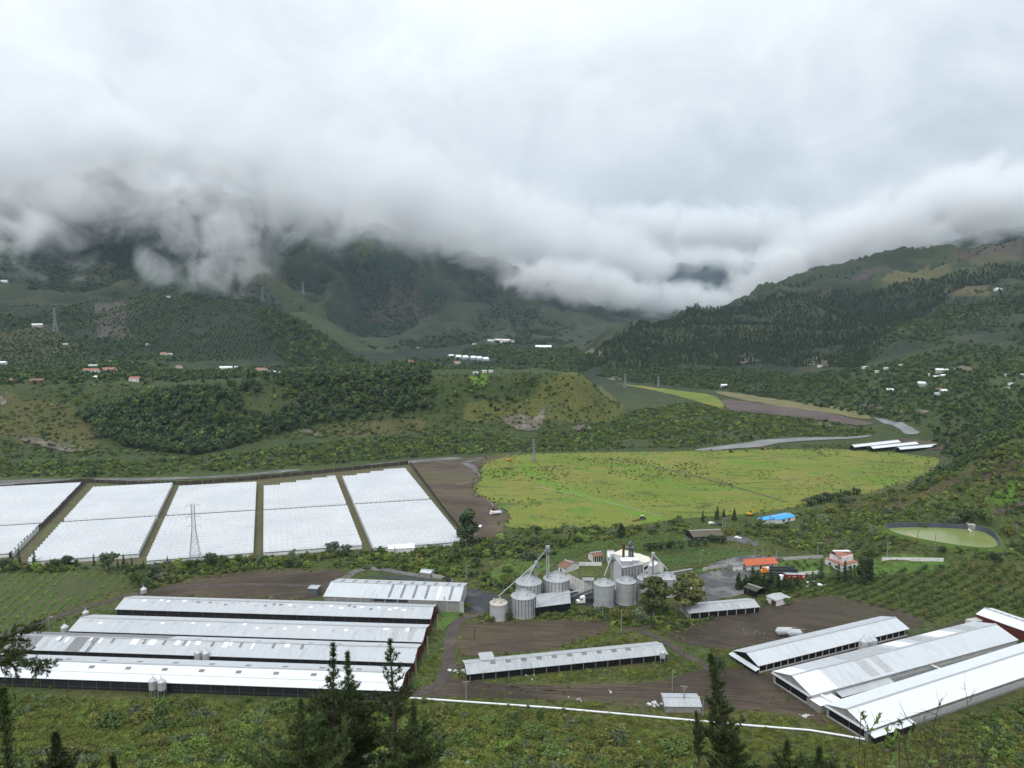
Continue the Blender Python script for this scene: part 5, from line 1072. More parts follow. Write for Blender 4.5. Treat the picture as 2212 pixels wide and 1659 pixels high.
bluff = plan([(-200, 990), (0, 995), (230, 985), (420, 985), (560, 955), (700, 945), (930, 935), (1250, 925), (1340, 895), (1340, 870), (1250, 812), (930, 812), (560, 825), (0, 835), (-200, 840)])
x, y = pts_in(bluff, 4.6, seed=23, dens=(55, .28, .62)); scatter('bluff_scrub', 'scrub on the dry bluff above the river', 'scrub', x, y, SCRUB, .35, 1.4, 23)
wood = plan([(165, 900), (330, 855), (420, 842), (560, 838), (700, 805), (930, 800), (935, 885), (840, 905), (700, 915), (600, 940), (420, 985), (330, 975), (230, 960)])
x, y = pts_in(wood, 5.0, seed=24, dens=(60, .22, .45)); scatter('bluff_wood', 'dark wood covering the bluff across the river', 'wood', x, y, DARKT, .65, 1.25, 24)
knob = plan([(940, 830), (1040, 835), (1130, 815), (1250, 812), (1180, 850), (1090, 880), (990, 900), (940, 890)])
x, y = pts_in(knob, 9, seed=25, dens=(50, .35, .6)); scatter('bluff_wood', 'open wood on the rounded end of the bluff', 'wood', x, y, BROAD, .6, 1.2, 25)
terr = plan([(-250, 838), (0, 832), (560, 822), (930, 808), (1260, 808), (1250, 800), (900, 792), (600, 790), (300, 785), (0, 795), (-250, 800)])
x, y = pts_in(terr, 7, seed=26, dens=(70, .2, .45)); scatter('terrace_trees', 'garden trees among the terrace houses', 'trees', x, y, BROAD, .5, 1.25, 26)
orch = plan([(-200, 700), (0, 655), (250, 645), (560, 650), (600, 700), (580, 770), (300, 780), (0, 795), (-200, 800)])
x, y = pts_in(orch, 9, rows=(R(12), 7.5, 9.5, 1.1), seed=27, dens=(120, .28, .5)); scatter('hill_orchard', 'orchard rows on the hill across the valley', 'orchard', x, y, CITRUS, .7, 1.5, 27)
x, y = pts_in(orch, 26, seed=28, dens=(90, .42, .6)); scatter('hill_hedges', 'dark trees between the hill orchards', 'trees', x, y, BROAD, .8, 1.5, 28)
hw = plan([(560, 668), (640, 690), (720, 740), (800, 785), (640, 795), (600, 770), (570, 720)])
x, y = pts_in(hw, 9, seed=29); scatter('hill_wood', 'wood on the shoulder of the orchard hill', 'wood', x, y, DARKT, .7, 1.2, 29)
x, y = pts_in(plan([(395, 636), (470, 634), (560, 648), (560, 654), (470, 642), (395, 644)]), 7, seed=30); scatter('crest_wood', 'line of dark trees on the orchard hill crest', 'wood', x, y, DARKT, .7, 1.2, 30)
val = plan([(830, 790), (1000, 760), (1060, 742), (1240, 750), (1300, 790), (1260, 802), (930, 800)]) ; 
x, y = pts_in(val, 11, seed=31, dens=(120, .25, .5)); scatter('valley_trees', 'trees around the valley village', 'trees', x, y, BROAD, .8, 1.7, 31)
rf = plan([(1230, 792), (1330, 730), (1450, 697), (1560, 669), (1650, 646), (1700, 632), (1790, 626), (1950, 612), (2212, 575), (2400, 560), (2400, 600), (2212, 605), (2050, 640), (1980, 690), (1900, 740), (1860, 795), (1780, 790), (1640, 785), (1500, 790), (1400, 800)])
x, y = pts_in(rf, 6.8, seed=32, dens=(150, .18, .36)); scatter('mountain_forest', 'dark pine forest on the right hand mountainside', 'forest', x, y, CONE, .4, .95, 32)
rs_ = plan([(1290, 812), (1300, 796), (1400, 800), (1640, 795), (1860, 800), (2212, 720), (2400, 700), (2400, 940), (2212, 930), (2050, 990), (2020, 970), (1990, 930), (1880, 900), (1700, 866), (1560, 843), (1450, 836), (1340, 824)])
x, y = pts_in(rs_, 6.2, seed=33, dens=(80, .2, .5)); scatter('slope_trees', 'bushes and trees on the lower right slopes', 'trees', x, y, BROAD, .35, 1.15, 33)
rg_ = plan([(2212, 760), (2100, 730), (2000, 690), (2100, 650), (2230, 620), (2400, 600), (2400, 760)])
x, y = pts_in(rg_, 15, seed=34, dens=(140, .42, .6)); scatter('gully_trees', 'trees in the gullies of the right mountainside', 'trees', x, y, CONE, .6, 1.1, 34)
spur = plan([(1960, 1062), (2010, 1020), (2100, 975), (2230, 930), (2400, 900), (2400, 950), (2230, 968), (2080, 1010), (1990, 1060)])
x, y = pts_in(spur, 4.2, seed=35); scatter('spur_thicket', 'thick bushes along the near spur', 'thicket', x, y, BROAD, .35, .9, 35)
mm_ = plan([(850, 700), (1000, 690), (1200, 690), (1330, 712), (1250, 745), (1000, 745), (860, 740)])
x, y = pts_in(mm_, 14, seed=36, gully=True); scatter('mountain_scrub', 'scrub on the mountain foot across the valley', 'scrub', x, y, FAR, .6, 1.5, 36)
mm2 = plan([(1030, 680), (1100, 650), (1180, 690), (1140, 712), (1040, 712)])
x, y = pts_in(mm2, 14, seed=37); scatter('mountain_wood', 'dark wood patch on the mountain across the valley', 'wood', x, y, FAR, .8, 1.3, 37)
lm = plan([(0, 640), (200, 630), (380, 620), (560, 600), (560, 560), (300, 560), (0, 580)])
x, y = pts_in(lm, 22, seed=38, dens=(200, .35, .6)); scatter('mountain_wood', 'trees fading into the mist on the left mountain', 'wood', x, y, FAR, .7, 1.5, 38)
floor_ = plan([(-300, 1480), (300, 1480), (880, 1500), (1200, 1520), (1800, 1575), (1980, 1580), (2300, 1500), (2500, 1200), (2300, 1000), (2100, 1010), (1960, 1060), (1700, 1108), (1400, 1138), (1100, 1150), (1000, 1180), (560, 1212), (300, 1228), (-200, 1225)])
x, y = pts_in(floor_, 2.3, seed=40, dens=(12, .2, .6)); scatter('grass_tufts', 'grass and weeds growing over the farm ground', 'grass', x, y, TUFT, .5, 1.5, 40)
x, y = pts_in(PASTURE, 3.4, seed=41, dens=(40, .40, .70)); scatter('pasture_tufts', 'rough grass tussocks all over the pasture', 'grass', x, y, PTUFT, .6, 1.6, 41, free=False)
ring = []
for k in range(len(PASTURE)):
    a, b_ = Vector(PASTURE[k]), Vector(PASTURE[(k + 1) % len(PASTURE)]); n = int((b_ - a).length / 2.2)
    ring += [(a.lerp(b_, t / n).x + rnd.gauss(0, 2.5), a.lerp(b_, t / n).y + rnd.gauss(0, 3)) for t in range(max(n, 0))]
scatter('pasture_margin', 'rank weeds along the pasture margin', 'weeds', np.array([q[0] for q in ring]), np.array([q[1] for q in ring]), SCRUB, .2, .6, 42, free=False)
allm = plan([(560, 640), (700, 690), (860, 755), (1000, 745), (1200, 740), (1330, 715), (1250, 670), (1100, 600), (900, 540), (700, 480), (560, 470)])
x, y = pts_in(allm, 18, seed=51, gully=True, dens=(300, .2, .5)); scatter('mountain_scrub', 'dark scrub patches over the mountain across the valley', 'scrub', x, y, FAR, .5, 1.3, 51)
leftm = plan([(-200, 640), (0, 632), (200, 628), (400, 625), (560, 640), (600, 560), (560, 470), (300, 450), (0, 450), (-200, 470)])
x, y = pts_in(leftm, 16, seed=52, gully=True); scatter('mountain_wood', 'dark forest on the misty left mountain', 'wood', x, y, FAR, .6, 1.3, 52)
upr = plan([(1700, 640), (1850, 590), (2000, 560), (2212, 520), (2400, 500), (2400, 600), (2212, 590), (1950, 620), (1780, 640)])
x, y = pts_in(upr, 22, seed=53, dens=(160, .42, .62)); scatter('mountain_scrub', 'hedges and scrub among the high right fields', 'scrub', x, y, FAR, .3, .8, 53)
gl = plan([(1780, 800), (1880, 740), (1990, 690), (2060, 645), (2212, 615), (2400, 600), (2400, 720), (2212, 740), (1950, 800)])
x, y = pts_in(gl, 9, seed=54, dens=(140, .36, .56)); scatter('mountain_wood', 'woods on the right mountainside above the houses', 'wood', x, y, BROAD, .5, 1.3, 54)
x, y = pts_in(plan([(1330, 722), (1450, 693), (1560, 664), (1650, 640), (1750, 603), (1850, 574), (1860, 580), (1760, 612), (1650, 648), (1450, 700), (1340, 728)]), 12, seed=55); scatter('ridge_trees', 'trees standing along the right mountain ridge', 'trees', x, y, CONE, .5, 1.1, 55)
x, y = pts_in(plan([(1500, 985), (1600, 975), (1750, 962), (1880, 955), (1990, 978), (1850, 970), (1700, 968)]), 5, seed=56); scatter('river_scrub', 'bushes between the river and the pasture', 'scrub', x, y, SCRUB, .4, 1.3, 56)
x, y = pts_in(plan([(-60, 1484), (300, 1490), (560, 1500), (880, 1516), (880, 1504), (560, 1492), (300, 1482), (-60, 1474)]), 2.2, seed=57); scatter('wall_weeds', 'bushes growing against the front barn', 'bushes', x, y, BUSH, .35, 1.0, 57, free=False)
foot_ = plan([(860, 1512), (1200, 1534), (1500, 1558), (1860, 1602), (1990, 1588), (2260, 1505), (2260, 1570), (1990, 1640), (1860, 1650), (1500, 1600), (1200, 1568), (860, 1540)])
x, y = pts_in(foot_, 1.25, seed=60, dens=(16, .12, .42)); scatter('foot_herbs', 'herbs and grass below the white pipeline', 'herbs', x, y, HERB, .5, 1.4, 60)
x, y = pts_in(foot_, 4.2, seed=61, dens=(20, .4, .6)); scatter('foot_bushes', 'small bushes below the white pipeline', 'bushes', x, y, BUSH, .4, 1.3, 61)
yards = plan([(890, 1504), (960, 1470), (1200, 1482), (1420, 1474), (1560, 1448), (1680, 1470), (1770, 1548), (1500, 1526), (1200, 1510)])
x, y = pts_in(yards, 2.2, seed=62, dens=(14, .52, .72)); scatter('yard_weeds', 'patchy weeds on the muddy ground by the pipeline', 'weeds', x, y, TUFT, .4, 1.1, 62, free=False)
ploughs = plan([(990, 1392), (1005, 1354), (1150, 1344), (1290, 1344), (1312, 1352), (1200, 1396), (1010, 1414)])
x, y = pts_in(ploughs, 2.0, seed=63, dens=(12, .58, .76)); scatter('plough_weeds', 'sparse weeds on the ploughed field by the bins', 'weeds', x, y, TUFT, .3, .8, 63, free=False)
earth = plan([(1450, 1374), (1600, 1324), (1780, 1290), (1985, 1342), (1800, 1366), (1580, 1400)])
x, y = pts_in(earth, 2.2, seed=64, dens=(16, .56, .74)); scatter('earth_weeds', 'sparse weeds on the bare earth', 'weeds', x, y, TUFT, .3, .9, 64, free=False)

# ------------------------------------------------------------------ grain bins and elevators
def zat(v, y): return CAM_Z - kv(v) * y
def instance(o, parent, loc=None, rz=0.0):
    c = o.copy(); col.objects.link(c); c.parent = parent
    if loc is not None: c.location = loc
    c.rotation_euler = (0, 0, rz); return c
APEX = {}
def grain_bin(key, label, u, vbot, vsh, vtop, rpx, stiff=False, wall='bin_steel', roof='bin_roof'):
    yn = px(u, vbot, 0).y; r = rpx * yn / FPX; yc = yn + r; xc = (u - 1106) / FPX * yc * 1.0
    xc = px(u, vbot, 0).x * yc / yn; he = zat(vsh, yn); ha = zat(vtop, yc)
    root = empty('grain_bin', (xc, yc, 0)); tag(root, label, 'silo', 'round steel grain bins')
    n = 32
    mb = MB(); mb.lathe([(r, 0), (r, he)], n); mb.build('bin_wall', wall, root, smooth=True)
    mb = MB(); mb.lathe([(r * 1.03, he - .1), (r * 1.04, he + .12), (r * .12, ha - .5), (r * .11, ha - .1), (.02, ha + .2)], n); rf = mb.build('roof', roof, root)
    mb = MB(); mb.bar((r * 1.02, 0, he + .16), (r * .13, 0, ha - .38), .12, .16); rb = mb.build('roof_rib', 'bin_roof' if roof == 'bin_roof' else roof, rf)
    for i in range(1, 24): instance(rb, rf, rz=2 * math.pi * i / 24)
    mb = MB(); mb.box(r * .62 - .35, r * .62 + .35, -.4, .4, he + (ha - he) * .32, he + (ha - he) * .32 + .9); vt = mb.build('roof_vent', 'steel_pale', rf)
    for a in (1.3, 2.6, 3.9, 5.2): instance(vt, rf, rz=a)
    mb = MB(); mb.lathe([(.5, ha - .3), (.5, ha + .7), (.75, ha + .75), (.02, ha + 1.1)], 10); mb.build('filling_cap', 'steel_dark', rf)
    for z in np.arange(1.1, he, 2.2):
        mb = MB(); mb.lathe([(r + .02, z - .06), (r + .06, z), (r + .02, z + .06)], n); mb.build('hoop', 'steel_pale', root)
    mb = MB(); mb.lathe([(r + .25, 0), (r + .25, .35), (r, .36)], n); mb.build('footing', 'concrete_pale', root)
    if stiff:
        mb = MB(); mb.box(r, r + .16, -.11, .11, 0, he); st = mb.build('stiffener', 'steel_dark', root)
        for i in range(1, 22): instance(st, root, rz=2 * math.pi * i / 22)
    mb = MB()
    for s_ in (-.25, .25): mb.bar((s_ * 1, -r - .25, 0), (s_, -r - .25, he + .2), .07)
    for z in np.arange(.5, he, .6): mb.bar((-.25, -r - .25, z), (.25, -r - .25, z), .05)
    ld = mb.build('ladder', 'steel_dark', root); ld.rotation_euler = (0, 0, rnd.uniform(.4, 1.2))
    APEX[key] = Vector((xc, yc, ha + .8)); return root
grain_bin('a', 'smallest grain bin with cream cone roof beside the asphalt yard', 1077, 1343, 1309.5, 1291, 19.9, roof='bin_roof_cream', wall='bin_pale')
grain_bin('b', 'ribbed grain bin in front of the receiving canopy', 1130.3, 1338, 1297, 1270, 27.7, True)
grain_bin('c', 'wide ribbed grain bin behind the front ribbed one', 1141.7, 1306, 1267, 1239, 29.7, True)
grain_bin('d', 'wide ribbed grain bin beside the tall elevator mast', 1201.8, 1298, 1259, 1232, 29.3, True)
grain_bin('e', 'smooth grey grain bin beside the parked lorry', 1304.2, 1316, 1268, 1247, 23)
grain_bin('f', 'smooth grey grain bin in front of the mill', 1351.8, 1309, 1263, 1242.5, 22.5)
grain_bin('g', 'smooth grain bin half hidden by the left eucalyptus', 1395.8, 1298, 1256, 1238, 21.5)
grain_bin('h', 'smooth grain bin between the two eucalyptus crowns', 1440, 1291, 1253.7, 1233, 21.8)
TOP = {}
def elevator(key, label, u, vb, vt, w_=1.0, plat=True):
    b0 = px(u, vb, 0); h = zat(vt, b0.y); root = empty('bucket_elevator', (b0.x, b0.y, 0)); tag(root, label, 'elevator', 'grain elevator masts')
    mb = MB()
    for s_ in (-.45, .45): mb.box(s_ * w_ - .28 * w_, s_ * w_ + .28 * w_, -.35 * w_, .35 * w_, 0, h - 1.5)
    mb.build('leg_casing', 'steel_pale', root)
    mb = MB(); mb.box(-.95 * w_, .95 * w_, -.6 * w_, .6 * w_, h - 1.6, h); mb.build('head', 'steel_pale', root)
    mb = MB(); mb.box(-.9 * w_, .9 * w_, -.6 * w_, .6 * w_, 0, 1.6); mb.build('boot', 'steel_dark', root)
    if plat:
        mb = MB(); mb.box(-1.9, 1.9, -1.6, 1.6, h - 3.2, h - 3.05)
        for x_, y_ in ((-1.9, -1.6), (1.9, -1.6), (1.9, 1.6), (-1.9, 1.6)): mb.bar((x_, y_, h - 3.1), (x_, y_, h - 2.0), .08)
        for z in (h - 2.5, h - 2.0): mb.bar((-1.9, -1.6, z), (1.9, -1.6, z), .06); mb.bar((-1.9, 1.6, z), (1.9, 1.6, z), .06); mb.bar((-1.9, -1.6, z), (-1.9, 1.6, z), .06); mb.bar((1.9, -1.6, z), (1.9, 1.6, z), .06)
        mb.build('platform', 'steel_dark', root)
    mb = MB(); mb.bar((.0, -.6 * w_, 0), (.0, -.6 * w_, h - 1), .3, .1); mb.build('ladder', 'steel_dark', root)
    TOP[key] = Vector((b0.x, b0.y, h - 1.0)); return root
elevator('t1', 'tallest elevator mast rising beside the wide ribbed bins', 1182.6, 1290, 1179, 1.1)
elevator('t2', 'shorter elevator mast between the two rear ribbed bins', 1158, 1292, 1212, .9)
elevator('t3', 'rusty elevator mast left of the mill block', 1321, 1268, 1197, .9)
elevator('t4', 'elevator mast right of the mill above the smooth bins', 1409.6, 1256, 1193, .9)
def spout(a, b_, label, r=.22, m='steel_pale'):
    mb = MB(); mb.tube([a, b_], r, 7); o = mb.build('grain_spout', m); tag(o, label, 'spout'); return o
spout(TOP['t1'], TOP['t2'] + Vector((0, 0, .5)), 'sloping grain spout from the tallest mast to the shorter mast')
spout(TOP['t2'], APEX['a'], 'long grain spout running down to the cream roofed bin', .2)
spout(TOP['t2'], APEX['b'], 'grain spout from the shorter mast to the front ribbed bin')
spout(TOP['t2'], APEX['c'], 'grain spout from the shorter mast to the rear ribbed bin')
spout(TOP['t1'], APEX['d'], 'dark grain spout from the tallest mast to the bin beside it', .2, 'steel_dark')
spout(TOP['t3'], APEX['e'], 'grain spout from the rusty mast to the bin beside the lorry')
spout(TOP['t3'], APEX['f'], 'dark grain spout from the rusty mast to the bin before the mill', .2, 'steel_dark')
spout(TOP['t4'], APEX['g'], 'grain spout from the right mast to the bin behind the left eucalyptus')
spout(TOP['t4'], APEX['h'], 'grain spout from the right mast to the bin between the eucalyptus')
p1, p2, p3 = px(1160, 1306, 5.9), px(1208, 1285, 7), px(1253, 1275, 8)
mb = MB(); mb.tube([p1, p2, p3], .3, 7); tag(mb.build('conveyor_pipe', 'steel_pale'), 'curved pale pipe lying across the receiving canopy', 'pipe')
mb = MB(); a, b_ = px(1228, 1292, 1.5), px(1284, 1272, 5); mb.bar(a, b_, 1.4, .8)
cv_ = empty('belt_conveyor', (0, 0, 0)); tag(cv_, 'sloping dark belt conveyor between canopy and mill', 'conveyor'); mb.build('belt_housing', 'steel_dark', cv_)
for f_ in (.2, .5, .8): mb = MB(); p = a.lerp(b_, f_); mb.bar((p.x, p.y, 0), (p.x, p.y, p.z), .3); mb.build('leg', 'steel_dark', cv_)

# ------------------------------------------------------------------ feed bins on legs
def feed_bin_mesh(root, r, hc, h0):
    mb = MB(); mb.lathe([(r, h0 + 1.3), (r, h0 + 1.3 + hc)], 20); mb.build('bin_wall', 'feed_steel', root, smooth=True)
    mb = MB(); mb.lathe([(r * 1.03, h0 + 1.25 + hc), (.25, h0 + 1.3 + hc + r * .75), (.25, h0 + 1.5 + hc + r * .75), (.02, h0 + 1.6 + hc + r * .75)], 20); mb.build('cone_roof', 'feed_steel', root)
    mb = MB(); mb.lathe([(.18, h0 - .2), (.2, h0), (r, h0 + 1.3)], 20); mb.build('hopper', 'steel_dark', root)
    for a in (.8, 2.37, 3.94, 5.5):
        mb = MB(); mb.bar((r * math.cos(a), r * math.sin(a), 0), (r * math.cos(a), r * math.sin(a), h0 + 1.6), .14); mb.build('leg', 'steel_pale', root)
    mb = MB(); t = h0 + 1.3 + hc + r * .7
    for s_ in (-.3, .3): mb.bar((r + .12, s_, .2), (r + .12, s_, h0 + 1.5 + hc), .06); mb.bar((.3, s_, t), (.3, s_, t + 1.4), .06)
    for z in np.arange(.6, h0 + hc + 1, .7): mb.bar((r + .12, -.3, z), (r + .12, .3, z), .05)
    for z in (t + .7, t + 1.4): mb.lathe([(.42, z), (.46, z + .05)], 10)
    mb.build('ladder_cage', 'steel_pale', root)
def feed_bin(u, vb, label, r=1.5, hc=3.0, h0=1.6):
    b0 = px(u, vb, 0); root = empty('feed_bin', (b0.x, b0.y, 0), rnd.uniform(0, 6)); tag(root, label, 'feed bin', 'galvanised feed bins beside the barns'); feed_bin_mesh(root, r, hc, h0); return root
FBG = 'galvanised feed bins beside the barns'
feed_bin(332, 1503, 'galvanised feed bin on legs before the front barn, nearer the barn\'s left end', 1.62, 3.7, 1.6); feed_bin(351, 1504, 'galvanised feed bin on legs with tall ladder cage before the front barn', 1.62, 3.5, 1.6)
feed_bin(429, 1437, 'galvanised bin beside the patchwork-roofed barn, left one of the pair', 1.6, 3.2, 1.6); feed_bin(446, 1438, 'galvanised bin beside the patchwork-roofed barn, right one of the pair', 1.6, 3.2, 1.6)
feed_bin(311, 1287, 'lone galvanised feed bin beside the dirt track and shrubs', 1.6, 2.2, .4); feed_bin(186, 1340, 'feed bin poking up behind the third barn\'s end', 1.5, 2.2, .8); feed_bin(141, 1377, 'feed bin at the end of the barn with scattered skylights', 1.7, 2.8, 1.2)
feed_bin(1864, 1414, 'widest of three feed bins between the white roofed barns', 2.0, 5.0, .4); feed_bin(1877, 1410, 'shorter middle one of three feed bins between white roofed barns', 1.4, 4.0, .4); feed_bin(1886, 1409, 'slim outer one of three feed bins between white roofed barns', 1.5, 4.4, .4)
feed_bin(1431, 1432, 'small feed bin at the end of the open grey barn', 1.3, 2.6, 1.2)
for u, v, ln, lab in ((1694, 1372, 6.5, 'discarded galvanised bin lying on its side on bare earth'), (1716, 1376, 5.0, 'second fallen bin half hidden behind the white roof')):
    b0 = px(u, v, 0); root = empty('fallen_bin', (b0.x, b0.y, 1.9), R(12)); tag(root, lab, 'feed bin')
    mb = MB(); mb.lathe([(1.95, -ln / 2), (1.95, ln / 2), (.3, ln / 2 + 1.4), (.02, ln / 2 + 1.5)], 20); o = mb.build('bin_shell', 'feed_steel', root, smooth=False); o.rotation_euler = (0, R(-84), 0)
    mb = MB(); mb.lathe([(.25, -ln / 2 - 2.2), (1.95, -ln / 2)], 20); o = mb.build('hopper', 'feed_steel', root); o.rotation_euler = (0, R(-84), 0)
    for a in (0, 1.6, 3.1, 4.7): mb = MB(); mb.bar((1.9 * math.cos(a), 1.9 * math.sin(a), -ln / 2 - 2.8), (1.9 * math.cos(a), 1.9 * math.sin(a), -ln / 2 + 1), .14); o = mb.build('leg', 'steel_pale', root); o.rotation_euler = (0, R(-84), 0)

# ------------------------------------------------------------------ poles, pylons
def pole(u, vb, vt, style='plain', label='pale utility pole standing beside the farm tracks', m='wood_pole', ground=None):
    b0 = G(u, vb) if ground is None else ground; h = max(4.0, zat(vt, b0.y) - b0.z); root = empty('utility_pole', b0, rnd.uniform(-.4, .4))
    tag(root, label if style != 'short' else 'short dark post standing in the ploughed field', 'pole', 'utility poles around the farm')
    mb = MB(); mb.tube([(0, 0, -.3), (0, 0, h)], [.24, .18], 7); mb.build('shaft', m, root)
    if style in ('arm', 'double'):
        mb = MB(); mb.bar((-1.3, 0, h - .5), (1.3, 0, h - .5), .16); mb.bar((-1.0, 0, h - 1.4), (1.0, 0, h - 1.4), .14); mb.build('cross_arm', 'wood_pole', root)
        for x in (-1.2, -.5, .5, 1.2): mb = MB(); mb.lathe([(.08, h - .42), (.1, h - .2), (.02, h - .1)], 6, x, 0); mb.build('insulator', 'plaster_white', root)
    elif style == 'lamp':
        mb = MB(); mb.tube([(0, 0, h - .6), (.8, 0, h - .2), (1.5, 0, h - .15)], .05, 5); mb.build('lamp_arm', 'steel_pale', root); mb = MB(); mb.box(1.3, 2.0, -.15, .15, h - .26, h - .08); mb.build('lamp_head', 'plaster_white', root)
    elif style == 'plain':
        mb = MB(); mb.bar((-.5, 0, h - .4), (.5, 0, h - .4), .1); mb.build('bracket', 'steel_dark', root)
    return root
for u, v, t, st, lab in ((107, 1364, 1331, 'lamp', 'lamp pole beside the dirt track at the crop field'), (1008, 1252, 1221, 'lamp', 'lamp pole behind the warehouse corner'), (902, 1222, 1196, 'plain', 'pole in the scrub above the curved paved road'), (1067, 1267, 1242, 'plain', 'pole between the warehouse yard and the rear grain bins'), (960, 1322, 1289, 'plain', 'pole against the warehouse end wall'), (946, 1364, 1327, 'plain', 'pole at the gable of the rearmost poultry barn'), (924, 1414, 1374, 'plain', 'pole at the gable of the barn with pale skylights'), (899, 1457, 1414, 'plain', 'pole at the gable of the patchwork-roofed barn'), (1007, 1514, 1471, 'arm', 'pole with cross arm standing over the white pipeline'), (1302, 1331, 1300, 'plain', 'pole in front of the bin beside the lorry'), (1342, 1366, 1317, 'plain', 'tall bare pole on the weedy mound near the eucalyptus'), (775, 1209, 1187, 'plain', 'pole beside the tunnels and the white packing shed path'),
          (1513, 1221, 1189, 'lamp', 'lamp pole behind the mossy mill store'), (1630, 1202, 1171, 'plain', 'taller of two poles behind the orange roofed house'), (1647, 1197, 1172, 'plain', 'thinner of two poles behind the orange roofed house'), (1677, 1205, 1189, 'plain', 'short pole at the corner of the orange roofed house'), (1766, 1202, 1171, 'lamp', 'lamp pole behind the lawn wall near the villa'), (1916, 1205, 1172, 'lamp', 'lamp pole at the end of the long white wall'), (1663, 1137, 1116, 'plain', 'pole in front of the blue roofed hall'), (1561, 1142, 1118, 'double', 'left pole of the transformer pair by the thatched shed'), (1566, 1142, 1118, 'double', 'right pole of the transformer pair by the thatched shed'), (1452, 1494, 1446, 'plain', 'white pole behind the small grey shed'), (1477, 1528, 1481, 'arm', 'pole with cross arm in front of the small grey shed'), (1518, 1548, 1511, 'plain', 'pole between the small grey shed and the white pipeline'), (1943, 1092, 1067, 'plain', 'pole on the scrub slope above the reservoir'), (1982, 1165, 1142, 'plain', 'pole on the front bank of the reservoir'), (2020, 1180, 1152, 'plain', 'pole in bushes below the reservoir'), (2196, 1150, 1130, 'plain', 'pole past the right end of the reservoir'), (853, 1196, 1178, 'plain', 'pole in front of the white packing shed'), (1380, 1228, 1205, 'plain', 'pole beside the offices behind the mill')):
    pole(u, v, t, st, lab)
pole(1025, 1381, 1354, 'short', m='bark')
def pylon(u, vb, vt, label, wb=None):
    b0 = G(u, vb); h = zat(vt, b0.y) - b0.z; root = empty('lattice_pylon', b0, R(15)); tag(root, label, 'pylon', 'lattice power pylons'); t_ = max(.14, b0.y * .00032)
    wb = (wb or h * .2) / 2; wt = h * .035 / 2 + .3; zs = [0, .12, .23, .33, .43, .52, .60, .68, .76, .84, .92, 1.0]
    half = lambda f: wb + (wt - wb) * min(1, f / .62) ** .8
    for sx, sy in ((-1, -1), (1, -1), (1, 1), (-1, 1)):
        mb = MB()
        for f0, f1 in zip(zs[:-1], zs[1:]): a0, a1 = half(f0), half(f1); mb.bar((sx * a0, sy * a0, f0 * h), (sx * a1, sy * a1, f1 * h), t_)
        mb.build('leg', 'pylon_steel', root)
    mb = MB()
    for f0, f1 in zip(zs[:-1], zs[1:]):
        a0, a1 = half(f0), half(f1); c0 = [(-a0, -a0), (a0, -a0), (a0, a0), (-a0, a0)]; c1 = [(-a1, -a1), (a1, -a1), (a1, a1), (-a1, a1)]
        for i in range(4):
            j = (i + 1) % 4; mb.bar((*c0[i], f0 * h), (*c1[j], f1 * h), t_ * .6); mb.bar((*c0[j], f0 * h), (*c1[i], f1 * h), t_ * .6); mb.bar((*c1[i], f1 * h), (*c1[j], f1 * h), t_ * .6)
    mb.build('bracing', 'pylon_steel', root)
    for f in (.62, .78, .97):
        for s_ in (-1, 1):
            a1 = half(f); L_ = h * .085; mb = MB(); mb.bar((s_ * a1, 0, f * h), (s_ * (a1 + L_), 0, f * h + h * .006), t_ * .8); mb.bar((s_ * a1, 0, f * h + h * .035), (s_ * (a1 + L_), 0, f * h + h * .008), t_ * .7); mb.bar((s_ * (a1 + L_), 0, f * h), (s_ * (a1 + L_), 0, f * h - h * .05), t_ * .6); mb.build('cross_arm', 'pylon_steel', root)
    return root
pylon(422, 1215, 1089, 'tall lattice pylon in front of the white tunnels'); pylon(120, 718, 665, 'lattice pylon on the orchard hill'); pylon(568, 652, 620, 'lattice pylon beside the hill crest wood'); pylon(655, 638, 609, 'distant lattice pylon on the green spur')
pylon(1153, 996, 949, 'lattice pylon at the back edge of the pasture'); pylon(1350, 838, 808, 'lattice pylon by the far yellow field'); pylon(1422, 836, 814, 'distant lattice pylon at the foot of the pine forest')

